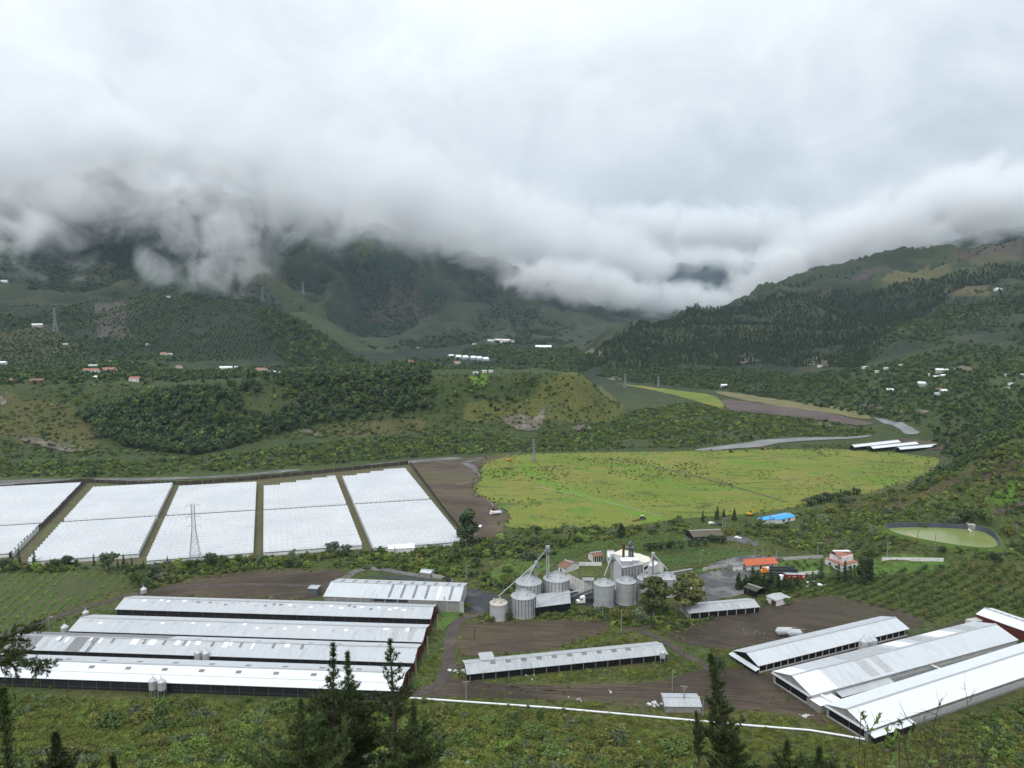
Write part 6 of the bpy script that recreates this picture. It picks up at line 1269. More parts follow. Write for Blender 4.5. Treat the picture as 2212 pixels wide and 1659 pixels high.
# ------------------------------------------------------------------ vehicles
def wheel(parent, x, y, r, w_=.25):
    mb = MB(); mb.lathe([(r * .5, -w_ / 2), (r, -w_ / 2), (r, w_ / 2), (r * .5, w_ / 2)], 14); t = mb.build('wheel', 'rubber', parent); t.location = (x, y, r); t.rotation_euler = (R(90), 0, 0)
    mb = MB(); mb.lathe([(.02, -w_ / 2 - .01), (r * .52, -w_ / 2 - .01), (r * .52, w_ / 2 + .01), (.02, w_ / 2 + .01)], 10); mb.build('rim', 'steel_pale', t)
def car(u, v, rz, label, paint, pick=False):
    b0 = G(u, v, .15); root = empty('pickup_truck' if pick else 'parked_car', b0, rz); tag(root, label, 'car', 'cars parked around the farm')
    prof = [(-2.2, .35), (2.2, .35), (2.25, .75), (1.9, .95), (1.0, 1.0), (.45, 1.5), (-1.5 if not pick else -.5, 1.52), (-2.1 if not pick else -.75, 1.05), (-2.25, .95)]
    mb = MB(); n = len(prof)
    for y_ in (-.88, .88): k = len(mb.v); mb.v += [(x, y_ * (1 if z < 1.1 else .86), z) for x, z in prof]; mb.f.append(tuple(range(k, k + n)) if y_ < 0 else tuple(reversed(range(k, k + n))))
    for i in range(n): j = (i + 1) % n; mb.f.append((i, i + n, j + n, j))
    mb.build('body', paint, root)
    mb = MB(); mb.box(-1.35 if not pick else -.5, .42, -.80, .80, 1.06, 1.40); mb.build('side_windows', 'window_dark', root)
    mb = MB(); mb.quad((.98, -.72, 1.03), (.98, .72, 1.03), (.52, .66, 1.45), (.52, -.66, 1.45)); mb.build('windscreen', 'window_dark', root)
    for x in (-1.35, 1.4):
        for y_ in (-.8, .8): wheel(root, x, y_, .34)
    for y_ in (-.6, .6): mb = MB(); mb.box(2.2, 2.27, y_ - .15, y_ + .15, .62, .76); mb.build('headlight', 'plaster_white', root)
    return root
car(1537, 1132, .3, 'white car parked above the thatched shed', 'truck_white'); car(1554, 1135, .5, 'dark car parked beside the white one above the shed', 'car_dark'); car(1537, 1163, .2, 'dark red car parked before the thatched shed', 'truck_red'); car(1594, 1164, -.4, 'white car on the gravel path below the shed', 'truck_white'); car(1512, 1166, .1, 'white car at the left end of the thatched shed', 'truck_white'); car(1038, 1139, 1.3, 'small white pickup on the ploughed ground beside the dark tree', 'truck_white', True)
def dump_truck(u, v, rz, label):
    b0 = G(u, v, .2); root = empty('dump_truck', b0, rz); tag(root, label, 'truck')
    mb = MB(); mb.box(2.6, 4.2, -1.2, 1.2, .7, 2.9); mb.box(4.2, 4.5, -1.15, 1.15, .7, 1.6); mb.build('cab', 'truck_white', root)
    mb = MB(); mb.box(4.18, 4.24, -1.0, 1.0, 1.8, 2.6); mb.build('windscreen', 'window_dark', root)
    mb = MB(); mb.box(-4.2, 2.3, -1.25, 1.25, 1.2, 1.4)
    for y_ in (-1.25, 1.25): mb.bar((-4.2, y_, 1.9), (2.3, y_, 1.9), .12, 1.2)
    mb.bar((2.3, -1.25, 2.1), (2.3, 1.25, 2.1), .12, 1.6); mb.build('tipper_body', 'truck_white', root)
    mb = MB(); mb.box(-4.0, 3.8, -.5, .5, .6, 1.15); mb.build('chassis', 'steel_dark', root)
    for x in (-3.2, -1.9, 3.2):
        for y_ in (-1.05, 1.05): wheel(root, x, y_, .52, .4)
    return root
dump_truck(1071, 1112, R(195), 'white dump truck on the ploughed ground at the pasture edge')
def excavator(u, v, rz, label, m='truck_yellow', sc=1.0):
    b0 = G(u, v, .2); root = empty('excavator', b0, rz); root.scale = (sc, sc, sc); tag(root, label, 'excavator')
    for y_ in (-1.2, 1.2): mb = MB(); mb.box(-1.9, 1.9, y_ - .3, y_ + .3, 0, .8); mb.build('track', 'rubber', root)
    mb = MB(); mb.box(-2.2, 1.2, -1.3, 1.3, .9, 2.0); mb.build('house', m, root); mb = MB(); mb.box(.2, 1.5, .2, 1.3, 1.4, 3.0); mb.build('cab', 'window_dark', root)
    mb = MB(); mb.bar((1.0, -.2, 1.8), (3.6, -.2, 4.6), .45, .6); bm_ = mb.build('boom', m, root); mb = MB(); mb.bar((3.6, -.2, 4.6), (5.6, -.2, 2.4), .35, .45); mb.build('stick', m, bm_); mb = MB(); mb.box(5.0, 6.0, -.7, .3, 1.3, 2.4); mb.build('bucket', 'steel_dark', bm_)
    return root
excavator(1620, 1114, R(10), 'yellow excavator beside the blue roofed hall'); excavator(1067, 1104, R(200), 'excavator loading beside the white dump truck', 'rust', .8); excavator(1100, 996, R(20), 'small yellow digger at the far corner of the pasture', sc=.9)
excavator(1650, 958 + 14, R(150), 'small orange digger by the river beyond the pasture', 'truck_orange', .8)
def tractor(u, v, rz, label):
    b0 = G(u, v, .2); root = empty('tractor', b0, rz); tag(root, label, 'tractor')
    mb = MB(); mb.box(.2, 2.4, -.45, .45, .8, 1.7); mb.build('bonnet', 'rust', root); mb = MB(); mb.box(-1.2, .2, -.75, .75, 1.2, 2.9); mb.build('cab', 'window_dark', root); mb = MB(); mb.box(-1.3, .3, -.85, .85, 2.9, 3.05); mb.build('cab_roof', 'truck_white', root)
    for y_ in (-.9, .9): wheel(root, -.7, y_, .85, .45); wheel(root, 1.9, y_, .5, .3)
    mb = MB(); mb.bar((-1.4, 0, .8), (-9, -3, .5), .5, .3)
    for i in range(5): mb.box(-3 - i * 1.4, -2.6 - i * 1.4, -1.9 - i * .4, 1.1 - i * .4, .15, .5)
    mb.build('disc_harrow', 'rust', root)
tractor(1388, 1123, R(15), 'tractor pulling a long disc harrow at the pasture edge')
def lorry(u, v, rz, label):
    b0 = px(u, v, .15); root = empty('articulated_lorry', b0, rz); tag(root, label, 'lorry')
    prof = [(0, .7), (4.4, .7), (4.6, 1.0), (4.5, 1.9), (2.9, 2.1), (2.5, 3.2), (1.6, 3.9), (0, 3.9)]
    mb = MB(); n = len(prof)
    for y_ in (-1.2, 1.2): k = len(mb.v); mb.v += [(x, y_, z) for x, z in prof]; mb.f.append(tuple(range(k, k + n)) if y_ < 0 else tuple(reversed(range(k, k + n))))
    for i in range(n): j = (i + 1) % n; mb.f.append((i, i + n, j + n, j))
    mb.build('cab', 'truck_white', root)
    mb = MB(); mb.quad((2.87, -1.05, 2.2), (2.87, 1.05, 2.2), (2.56, 1.05, 3.1), (2.56, -1.05, 3.1)); mb.build('windscreen', 'window_dark', root); mb = MB(); mb.box(1.5, 2.4, -1.22, 1.22, 2.1, 3.0); mb.build('side_window', 'window_dark', root)
    mb = MB(); mb.box(4.52, 4.64, -.7, .7, .9, 1.8); mb.build('grille', 'steel_dark', root); mb = MB(); mb.box(4.4, 4.75, -1.2, 1.2, .5, .8); mb.build('bumper', 'steel_pale', root)
    mb = MB(); mb.box(-12, -.4, -1.25, 1.25, 1.2, 2.9); mb.build('trailer', 'pipe_black', root); mb = MB(); mb.box(-11, 4, -.45, .45, .65, 1.15); mb.build('chassis', 'steel_dark', root)
    for x in (3.6, -.8, -2.0, -9.2, -10.4):
        for y_ in (-1.0, 1.0): wheel(root, x, y_, .52, .4)
lorry(1263, 1303, R(190), 'white lorry cab with dark trailer parked between the bins')
def pipe_trailer(u, v, rz, label, npipe, ln=15):
    b0 = px(u, v, .15); root = empty('pipe_trailer', b0, rz); tag(root, label, 'trailer', 'trailers loaded with black pipes')
    mb = MB(); mb.box(-ln / 2, ln / 2, -1.25, 1.25, 1.1, 1.3); mb.build('flatbed', 'steel_dark', root)
    for i in range(npipe): mb = MB(); mb.tube([(-ln / 2 - .5, (i - (npipe - 1) / 2) * 1.2, 1.95), (ln / 2 + .5, (i - (npipe - 1) / 2) * 1.2, 1.95)], .58, 12); mb.build('plastic_pipe', 'pipe_black', root)
    mb = MB(); mb.tube([(-ln / 2 - .5, 0, 2.95), (ln / 2 + .5, 0, 2.95)], .6, 12); mb.build('plastic_pipe', 'pipe_black', root)
    for x in (-5.5, -4.3, 4.5):
        for y_ in (-1.0, 1.0): wheel(root, x, y_, .5, .35)
pipe_trailer(1685, 1236, R(-2), 'trailer of black pipes nearest the orange roofed house', 2); pipe_trailer(1692, 1241, R(-2), 'trailer of black pipes in the middle of the parked row', 2); pipe_trailer(1684, 1249, R(-4), 'trailer of black pipes behind the red container truck', 2, 13)
b0 = px(1716, 1254, .15); root = empty('container_truck', b0, R(-3)); tag(root, 'dark red box truck with white lettering strip and round emblem', 'truck')
mb = MB(); mb.box(-5.8, 5.8, -1.25, 1.25, 1.1, 3.9); mb.build('cargo_box', 'truck_red', root); mb = MB(); mb.box(-5.9, 5.9, -1.3, 1.3, 3.9, 4.0); mb.build('box_roof', 'sheet_pale', root)
mb = MB(); mb.box(-3.6, 2.4, -1.275, -1.262, 2.75, 2.95); mb.build('lettering_strip', 'plaster_white', root)
mb = MB(); mb.lathe([(.02, 0), (.55, 0)], 14); e_ = mb.build('emblem', 'plaster_white', root); e_.location = (4.6, -1.27, 2.9); e_.rotation_euler = (R(90), 0, 0)
mb = MB(); mb.box(4.35, 4.85, -1.275, -1.262, 1.7, 2.3); mb.build('emblem_tail', 'plaster_white', root)
mb = MB(); mb.box(-8.4, -6.2, -1.2, 1.2, .7, 3.0); mb.build('cab', 'truck_white', root); mb = MB(); mb.box(-8.44, -8.38, -1.0, 1.0, 1.8, 2.7); mb.build('windscreen', 'window_dark', root)
for x in (-7.4, -3.5, 3.4, 4.6):
    for y_ in (-1.0, 1.0): wheel(root, x, y_, .5, .35)
b0 = px(1651, 1238, .15); root = empty('lorry_cab', b0, R(178)); tag(root, 'orange and white lorry cab parked at the head of the pipe trailers', 'lorry')
mb = MB(); mb.box(-2.4, 2.2, -1.2, 1.2, .7, 1.9); mb.box(-2.4, .8, -1.2, 1.2, 1.9, 3.5); mb.build('cab', 'truck_orange', root); mb = MB(); mb.box(.78, .86, -1.0, 1.0, 2.1, 3.0); mb.build('windscreen', 'window_dark', root); mb = MB(); mb.box(-2.45, -1.0, -1.22, 1.22, 2.6, 3.6); mb.build('wind_deflector', 'truck_white', root)
for x in (-1.6, 1.4):
    for y_ in (-1.0, 1.0): wheel(root, x, y_, .5, .35)

# ------------------------------------------------------------------ walls, pipes and loose things
def wall_line(pts, h, th, m, name, label, cat='wall'):
    root = empty(name, (0, 0, 0)); tag(root, label, cat)
    P = [G(*q) for q in pts]
    for a, b_ in zip(P[:-1], P[1:]):
        n = max(1, int((b_ - a).length / 8))
        for i in range(n): p, q = a.lerp(b_, i / n), a.lerp(b_, (i + 1) / n); mb = MB(); mb.bar((p.x, p.y, p.z + h / 2 - .2), (q.x, q.y, q.z + h / 2 - .2), th, h); mb.build('wall_panel', m, root)
    return root
wall_line([(1905, 1212), (1970, 1212), (2038, 1213)], 2.3, .3, 'plaster_white', 'boundary_wall', 'long white boundary wall above the young orchard')
wall_line([(1690, 1211), (1735, 1208), (1778, 1206)], 2.2, .3, 'concrete_pale', 'boundary_wall', 'pale wall behind the lawn with round shrubs'); wall_line([(1518, 1234), (1556, 1227), (1572, 1225)], 2.2, .3, 'concrete_pale', 'boundary_wall', 'pale wall beside the gravel yard gate')
wall_line([(1720, 1243), (1760, 1240), (1775, 1238)], 2.0, .3, 'plaster_white', 'garden_wall', 'low white garden wall in front of the lawn'); wall_line([(1225, 1222), (1250, 1222), (1300, 1222)], 2.4, .3, 'plaster_white', 'garden_wall', 'white garden wall between the cottage and the mill'); wall_line([(928, 1246), (950, 1250), (978, 1258)], 2.2, .3, 'concrete_pale', 'boundary_wall', 'grey wall beside the pump hut road')
g0 = px(1592, 1231, 0); gt = empty('yard_gate', g0, R(8)); tag(gt, 'grey metal yard gate between wall ends', 'gate')
for i in range(6): mb = MB(); mb.box(-6 + i * 2, -4.15 + i * 2, -.08, .08, .1, 3.2); mb.build('gate_panel', 'sheet_grey', gt)
pp = [px(u, v, .6) for u, v in ((872, 1503), (885, 1507), (1000, 1515), (1200, 1529), (1400, 1547), (1600, 1565), (1750, 1577), (1830, 1590), (1868, 1597))]
root = empty('white_pipeline', (0, 0, 0)); tag(root, 'long white plastic pipeline along the foot of the hillside', 'pipeline')
for i in range(len(pp) - 1):
    n = max(1, int((pp[i + 1] - pp[i]).length / 12))
    for j in range(n):
        a, b_ = pp[i].lerp(pp[i + 1], j / n), pp[i].lerp(pp[i + 1], (j + 1) / n); a.z = H(a.x, a.y) + .55; b_.z = H(b_.x, b_.y) + .55; mb = MB(); mb.tube([a, b_], .36, 8); mb.build('pipe_length', 'pipe_white', root)
        mb = MB(); p = a.lerp(b_, .5); mb.box(p.x - .35, p.x + .35, p.y - .25, p.y + .25, p.z - 1.0, p.z - .3); mb.build('pipe_support', 'concrete', root)
pa = [px(u, v, .9) for u, v in ((1165, 1052), (1240, 1068), (1300, 1082), (1365, 1098), (1432, 1116))]; root = empty('irrigation_boom', (0, 0, 0)); tag(root, 'thin white wheeled irrigation pipe crossing the pasture', 'irrigation')
for a, b_ in zip(pa[:-1], pa[1:]):
    mb = MB(); mb.tube([a, b_], .13, 6); mb.build('pipe_length', 'concrete_pale', root)
for a in pa: mb = MB(); mb.lathe([(.75, -.06), (.85, 0), (.75, .06)], 12); o = mb.build('wheel', 'steel_dark', root); o.location = (a.x, a.y, .9); o.rotation_euler = (R(90), 0, .3)
pb = [px(1783, 1540 - 20, 4.4), px(1758, 1503, 4.4), px(1762, 1500, 5.2)]
mb = MB(); mb.tube([px(1772, 1500, 4.2), px(1800, 1516, 4.2)], .45, 8); tag(mb.build('air_duct', 'pipe_white'), 'white duct linking the patched barn and the bright white barn', 'duct')
mb = MB(); mb.tube([px(2008, 1435, 4.0), px(2040, 1448, 4.0)], .3, 8); tag(mb.build('air_duct', 'pipe_white'), 'thin white duct halfway between the two long barns', 'duct')
mb = MB(); c0 = px(1912, 1583, 1.0); mb.tube([c0 + Vector((1.6 * math.cos(a), 0, 1.6 * math.sin(a))) for a in np.linspace(-.6, 2.2, 9)], .5, 8); tag(mb.build('pipe_elbow', 'pipe_white'), 'curved white pipe elbow at the bright white barn\'s corner', 'pipe')
# rubbish piles, logs, stones, buoy line
def heap(u, v, n, spread, s, m, name, label, cat, seed):
    g = random.Random(seed); c0 = G(u, v); root = empty(name, c0); tag(root, label, cat)
    for i in range(n):
        x, y_ = g.gauss(0, spread), g.gauss(0, spread * .6); k = s * g.uniform(.5, 1.3); M = Matrix.Translation((x, y_, k * .3 + g.random() * s * .4)) @ Matrix.Rotation(g.uniform(0, 3), 4, 'Z') @ Matrix.Rotation(g.uniform(-.5, .5), 4, 'X')
        mb = MB(); mb.box(-k, k, -k * .7, k * .7, -k * .25, k * .25, M); mb.build('piece', m, root)
heap(1000, 1450, 14, 2.0, .8, 'rubbish', 'rubbish_heap', 'white plastic rubbish piled at the open barn\'s end', 'rubbish', 1); heap(1160, 1463, 8, 5, .4, 'rubbish', 'rubbish_heap', 'scattered white scraps in front of the open barn', 'rubbish', 2); heap(1415, 1522, 6, 1.4, .9, 'rubbish', 'rubbish_heap', 'white plastic heap beside the small grey shed', 'rubbish', 3)
heap(1622, 1368, 45, 3.5, .42, 'stone_dark', 'rubble_heap', 'pile of dark rubble on the bare earth', 'rubble', 4); heap(1755, 1265, 9, 3.5, .8, 'sheet_white', 'rubbish_heap', 'white sacks among the bushes below the conifers', 'rubbish', 5); heap(1248, 1508, 4, 2.2, .35, 'rubbish', 'rubbish_heap', 'small white debris on the dirt by the pipeline', 'rubbish', 6); heap(1745, 1548, 5, 1.6, .7, 'concrete_pale', 'rubble_heap', 'broken pale slabs in the grass near the white barn', 'rubble', 7); heap(1315, 1497, 3, 1.2, .5, 'rubbish', 'rubbish_heap', 'white sheet lying on the ploughed strip', 'rubbish', 8); heap(1980, 1362, 14, 2.2, .4, 'stone_dark', 'rubble_heap', 'rubble behind the far end of the open-sided barn', 'rubble', 9)
c0 = px(1618, 1284, 0)
for i, (dx_, r_) in enumerate(((0, 1.5), (3.4, 1.2))):
    root = empty('cable_drum', (c0.x + dx_ * .8, c0.y + dx_ * .3, r_), R(70)); tag(root, ['large wooden cable drum under the dark shed roof', 'smaller wooden cable drum beside the large one'][i], 'drum')
    mb = MB(); mb.lathe([(.02, -1), (r_, -1), (r_, -.85), (.02, -.85)], 16); mb.lathe([(.02, .85), (r_, .85), (r_, 1), (.02, 1)], 16); o = mb.build('flange', 'wood_brown', root); o.rotation_euler = (R(90), 0, 0); mb = MB(); mb.lathe([(r_ * .6, -.85), (r_ * .6, .85)], 14); o = mb.build('core', 'truck_yellow', root); o.rotation_euler = (R(90), 0, 0)
bp = [px(u, v, pz + .15) for u, v in ((1963, 1152), (1970, 1156), (1977, 1160))]
root = empty('float_line', (0, 0, 0)); tag(root, 'orange and white floats in a line on the reservoir', 'floats')
for i in range(8): p = bp[0].lerp(bp[2], i / 7); mb = MB(); mb.lathe([(.05, -.3), (.4, 0), (.05, .3)], 8, p.x, p.y); o = mb.build('float', 'truck_orange' if i % 2 else 'plaster_white', root); o.location = (0, 0, p.z)
# reservoir inflow: two arcs of falling water from a pipe
q0 = px(2098, 1147, pz + 1.6); mb = MB(); mb.tube([q0 + Vector((0, 3, .3)), q0], .3, 8); fl = empty('inflow_pipe', (0, 0, 0)); tag(fl, 'white inflow pipe pouring water into the reservoir', 'pipe'); mb.build('pipe_end', 'pipe_white', fl)
for s_ in (-1, 1): mb = MB(); mb.tube([q0 + Vector((s_ * t * 1.2, -t * 1.0, -1.7 * t * t)) for t in np.linspace(0, 1, 7)], [.05, .06, .07, .08, .1, .12, .15], 6); mb.build('water_jet', 'cloth_white', fl)

# ------------------------------------------------------------------ houses across the valley
HG = 'small houses scattered over the far slopes'
def far_house(u, v, wpx, roof, wall, label, flat=False, dp=.7, rz=None, cat='house', hh=None):
    c0 = G(u, v); w_ = wpx * c0.y / FPX; d_ = w_ * dp if w_ < 16 else max(7, w_ * .4); h = hh or min(5.5, max(2.8, w_ * .3)); root = empty('village_house', (c0.x, c0.y, c0.z - .6), rnd.uniform(-.35, .35) if rz is None else rz); tag(root, label, cat, HG)
    mb = MB(); mb.box(-w_ / 2, w_ / 2, 0, d_, -.5, h + .6); mb.build('wall', wall, root); o = .5
    mb = MB()
    if flat: mb.box(-w_ / 2 - o * .4, w_ / 2 + o * .4, -o * .4, d_ + o * .4, h + .6, h + .9)
    else:
        r_ = d_ * .22
        for s_ in (0, 1):
            y0 = -o if s_ == 0 else d_ + o; q = [(-w_ / 2 - o, y0, h + .5), (w_ / 2 + o, y0, h + .5), (w_ / 2 + o, d_ / 2, h + .6 + r_), (-w_ / 2 - o, d_ / 2, h + .6 + r_)]; mb.quad(*(q if s_ == 0 else q[::-1]))
        for x in (-w_ / 2, w_ / 2): mb.poly([(x, 0, h + .5), (x, d_, h + .5), (x, d_ / 2, h + .6 + r_)])
    mb.build('roof', roof, root)
    nwin = max(1, int(w_ / 4.5))
    for i in range(nwin): mb = MB(); x = -w_ / 2 + w_ * (i + .5) / nwin; mb.box(x - .6, x + .6, -.06, .05, 1.4, 2.7); mb.build('window', 'window_dark', root)
T_, S_, W_, G_, C_ = 'tile_salmon', 'tile_salmon', 'sheet_white', 'roof_old', 'plaster_cream'
for u, v, wp, rf_, wl_, lab in ((200, 795, 17, G_, 'plaster_white', 'grey roofed white house on the left terrace'), (195, 808, 32, S_, 'plaster_white', 'long low house with salmon roof on the left terrace'), (233, 806, 26, T_, C_, 'orange roofed long house beside the salmon roofed one'), (207, 819, 14, W_, 'concrete_pale', 'small white roofed house in front of the terrace trees'), (289, 824, 22, S_, 'plaster_white', 'house with faded red roof and white walls above the bluff'), (78, 830, 26, 'tile_old', 'tile_old', 'dark red pavilion house on the bluff edge'), (15, 826, 18, S_, 'plaster_white', 'pink roofed house at the terrace edge near the bluff'), (4, 787, 14, W_, 'plaster_white', 'white flat house beside the orchard slope'), (384, 795, 12, S_, 'plaster_white', 'small pinkish house among terrace trees'), (487, 801, 26, W_, 'plaster_white', 'large bright white roofed shed on the terrace'), (506, 798, 15, W_, 'concrete_pale', 'white roofed shed beside the large bright one'), (525, 801, 10, W_, 'concrete', 'tiny grey hut past the white sheds'), (563, 804, 24, S_, 'plaster_white', 'salmon roofed house at the end of the terrace row'), (587, 808, 15, G_, 'concrete_pale', 'grey roofed house next to the salmon one'), (605, 809, 10, W_, 'plaster_white', 'small white house at the wood edge'), (372, 810, 8, W_, 'plaster_white', 'small white hut alone in terrace trees'), (240, 784, 9, W_, 'plaster_white', 'white hut below the striped plot'), (352, 767, 13, T_, C_, 'orange roofed house under the orchard rows'), (366, 767, 9, W_, 'plaster_white', 'white shed beside the orange roofed house'), (318, 746, 6, W_, 'plaster_white', 'tiny white hut in the orchard'), (80, 707, 20, W_, 'concrete_pale', 'long white shed below the hill pylon'), (140, 746, 9, W_, 'plaster_white', 'white hut on the striped orchard slope'), (361, 642, 9, W_, 'plaster_white', 'white hut on the hill crest'), (8, 610, 13, W_, 'plaster_white', 'white building high at the mist edge'),
        (1027, 809, 11, W_, 'plaster_white', 'white hut at the top of the bright green slip'), (1047, 805, 9, W_, 'plaster_cream', 'pale house on the rounded bluff top'), (1061, 805, 8, W_, 'plaster_white', 'white house beside the pale one on the bluff'), (886, 785, 13, T_, C_, 'red roofed house beyond the bluff wood'), (987, 786, 13, T_, C_, 'orange roofed house below the far greenhouses'), (1167, 795, 9, W_, C_, 'cream house near the far orchard strip'), (1174, 753, 34, W_, C_, 'long pale building in the upper valley'), (967, 741, 9, W_, 'plaster_white', 'white house by the valley road'), (980, 746, 7, W_, 'plaster_white', 'small white house on the valley road bend'), (1000, 744, 6, S_, C_, 'small pink house in the valley'), (1024, 745, 8, W_, 'plaster_white', 'small white house below the village'), (900, 752, 7, W_, 'plaster_white', 'lone white house at the mountain foot'), (1060, 739, 14, W_, 'concrete_pale', 'pale grey village house at the left end of the cluster'), (1076, 737, 14, W_, 'plaster_white', 'white village house in the middle of the cluster'), (1092, 738, 18, W_, C_, 'largest white village block'), (1104, 739, 14, S_, C_, 'cream village house at the right of the cluster'), (1084, 742, 12, W_, 'concrete_pale', 'pale village house in front of the cluster'),
        (2035, 806, 24, W_, 'concrete_pale', 'two storey pale building on the right slope road'), (2025, 818, 13, W_, 'concrete', 'grey house below the two storey building'), (2039, 815, 12, W_, 'plaster_white', 'white house below the two storey building'), (2010, 812, 9, W_, 'plaster_white', 'small white house left of the two storey building'), (1915, 798, 9, W_, 'plaster_white', 'blueish white house at the forest edge'), (1870, 796, 10, W_, 'plaster_white', 'white roadside house under the pine forest'), (1946, 792, 10, W_, 'plaster_white', 'white house above the bare orange plot'), (2010, 789, 6, W_, 'plaster_white', 'tiny white house on the upper slope'), (2031, 778, 7, W_, 'plaster_white', 'highest small white house over the road'), (1995, 834, 20, W_, 'concrete_pale', 'long low white building in slope gardens'), (2028, 845, 12, S_, C_, 'pink roofed house on the lower slope'), (2041, 848, 14, W_, 'plaster_white', 'white cube house on the lower slope'), (2026, 854, 10, W_, 'plaster_white', 'lowest white house over the cliffs'), (1923, 846, 13, W_, 'concrete', 'grey house above the river cliffs'), (1955, 849, 8, W_, 'plaster_white', 'small white house above the river cliffs'), (2176, 813, 9, W_, 'plaster_white', 'white house under the grey rock face'), (2185, 833, 9, W_, 'plaster_white', 'white house near the right end of the slope road'), (2178, 843, 7, W_, 'plaster_white', 'small hut under the slope road house'), (2210, 813, 9, W_, 'plaster_white', 'white house at the bend of the slope road'), (1565, 836, 13, W_, 'plaster_white', 'white house between the pine forest and the hay field'), (1773, 793, 9, W_, 'plaster_white', 'white roadside hut below the rock scar'), (2160, 628, 14, W_, 'plaster_white', 'white building high among mountain fields'), (1895, 805, 8, W_, 'plaster_white', 'white hut below the forest edge road')):
    far_house(u, v, wp, rf_, wl_, lab, flat=(rf_ == W_ and wp < 12))
for i, (u, v) in enumerate(((977, 774), (992, 775), (1007, 776), (1024, 777), (1037, 778), (1051, 780))): far_house(u, v, 11, 'roof_white', 'sheet_pale', 'white greenhouse in the row of six in the upper valley', dp=1.6, rz=.35, cat='greenhouse', hh=4.5)
for i, (A, B, C) in enumerate((((1846, 966), (1946, 955), (1938, 952)), ((1886, 969), (1985, 959), (1976, 956)), ((1945, 971), (2027, 964), (2018, 961)))):
    gable('far_barn', ['long white barn by the river, closest to the water', 'middle one of three white barns by the river', 'shortest of three white barns by the river'][i], 'barn', A, B, C, 4.0, 2.0, 'roof_white', 'dark_inside', group='three white barns by the river')[0]

# ------------------------------------------------------------------ single trees
TREES = {}
def tree_kind(key, leafm, r, h, lobes, n, size, trunk_r, limbs=5, z0=.3, sq=1.0, seed=0, barkm='bark', shape=None, n2=0):
    g = np.random.default_rng(seed + 400); bl = lumpy(g, r, h, lobes, z0, sq) if shape is None else shape(g)
    C, T, B, t = blob_leaves(g, bl, n, size); me = qmesh('crown', C, T, B, leafm, t, link=False)
    mb = MB(); top = h * .78; mb.tube([(0, 0, -.4), (rnd.uniform(-.2, .2), rnd.uniform(-.2, .2), top * .5), (rnd.uniform(-.4, .4), 0, top)], [trunk_r, trunk_r * .7, trunk_r * .25], 7)
    for i in range(min(limbs, len(bl))): q = bl[(i * 3) % len(bl)]; z = h * rnd.uniform(.2, .5); mb.tube([(0, 0, z), (q[0] * .6, q[1] * .6, (z + q[2]) / 2 + .3), (q[0], q[1], q[2])], [trunk_r * .5, trunk_r * .35, trunk_r * .12], 5)
    tr = mb.build('trunk', barkm); col.objects.unlink(tr)
    TREES[key] = (tr, me, h)
def spire(r, h, n, p=.85, z0=.06):
    def f(g):
        out = []
        for i in range(n): fz = z0 + (1 - z0) * i / n; q = r * (1 - fz) ** p; a = g.uniform(0, 6.28); out.append((math.cos(a) * q * .35, math.sin(a) * q * .35, fz * h, q * .8 + .15, q * .8 + .15, h / n * 1.3))
        return out
    return f
ADJ = {'low': 'mid green', 'low2': 'olive', 'low3': 'grey green', 'low4': 'light green', 'round': 'mid green', 'round2': 'grey green', 'round3': 'dark', 'round4': 'olive', 'round5': 'light green', 'cypress': 'slim', 'conifer': 'pointed'}
def place(key, name, label, cat, u, vb, hpx, group=None, rz=None, wide=1.0, pt=None):
    b0 = G(u, vb) if pt is None else pt; tr, cr, h = TREES[key]; sc = hpx * b0.y / FPX / .95 / h if pt is None else hpx
    if group and ('bush' in label or 'thicket' in label): label = ADJ[key] + ' ' + label; label = ('low ' if TREES[key][2] * sc < 2.9 else 'tall ' if TREES[key][2] * sc > 4.6 else '') + label
    root = empty(name, (b0.x, b0.y, b0.z), rnd.uniform(0, 6) if rz is None else rz); root.scale = (sc * wide, sc * wide, sc); tag(root, label, cat, group)
    for q in (tr, cr): c = q.copy(); col.objects.link(c); c.parent = root
    return root
tree_kind('cypress', 'leaf_dark', 1.5, 10, 1, 700, .30, .2, 0, shape=spire(1.5, 10, 16, .6), seed=1)
tree_kind('conifer', 'leaf_pine', 3.2, 14, 1, 1600, .5, .3, 0, shape=spire(3.3, 14, 14, .9), seed=2)
tree_kind('round', 'leaf_bush', 3.2, 5.5, 16, 900, .34, .2, 6, seed=3); tree_kind('round2', 'leaf_greygreen', 3.0, 5.0, 14, 900, .34, .2, 6, seed=4); tree_kind('round3', 'leaf_dark', 3.2, 6.0, 16, 900, .36, .25, 6, seed=5); tree_kind('round4', 'leaf_olive', 2.8, 4.2, 14, 800, .32, .15, 5, seed=6); tree_kind('round5', 'leaf_light', 2.6, 4.0, 14, 800, .3, .15, 5, seed=16)
tree_kind('low', 'leaf_bush', 2.6, 2.6, 14, 700, .28, .1, 4, z0=.1, seed=7); tree_kind('low2', 'leaf_olive', 2.4, 2.3, 14, 700, .27, .1, 4, z0=.1, seed=8); tree_kind('low3', 'leaf_greygreen', 2.2, 2.4, 12, 700, .27, .1, 4, z0=.1, seed=9); tree_kind('low4', 'leaf_light', 2.2, 2.0, 12, 600, .27, .1, 4, z0=.1, seed=10)
def eucs(seed):
    def f(g):
        out = []
        for i in range(44): z = g.uniform(.28, 1.0); q = (math.sin(math.pi * min(1, (z - .18) / .86)) ** .7) * 5.2; a = g.uniform(0, 6.28); rr = q * math.sqrt(g.random()) ; s = g.uniform(1.1, 2.0); out.append((math.cos(a) * rr, math.sin(a) * rr, z * 17.5, s, s, s * .8))
        return out
    return f
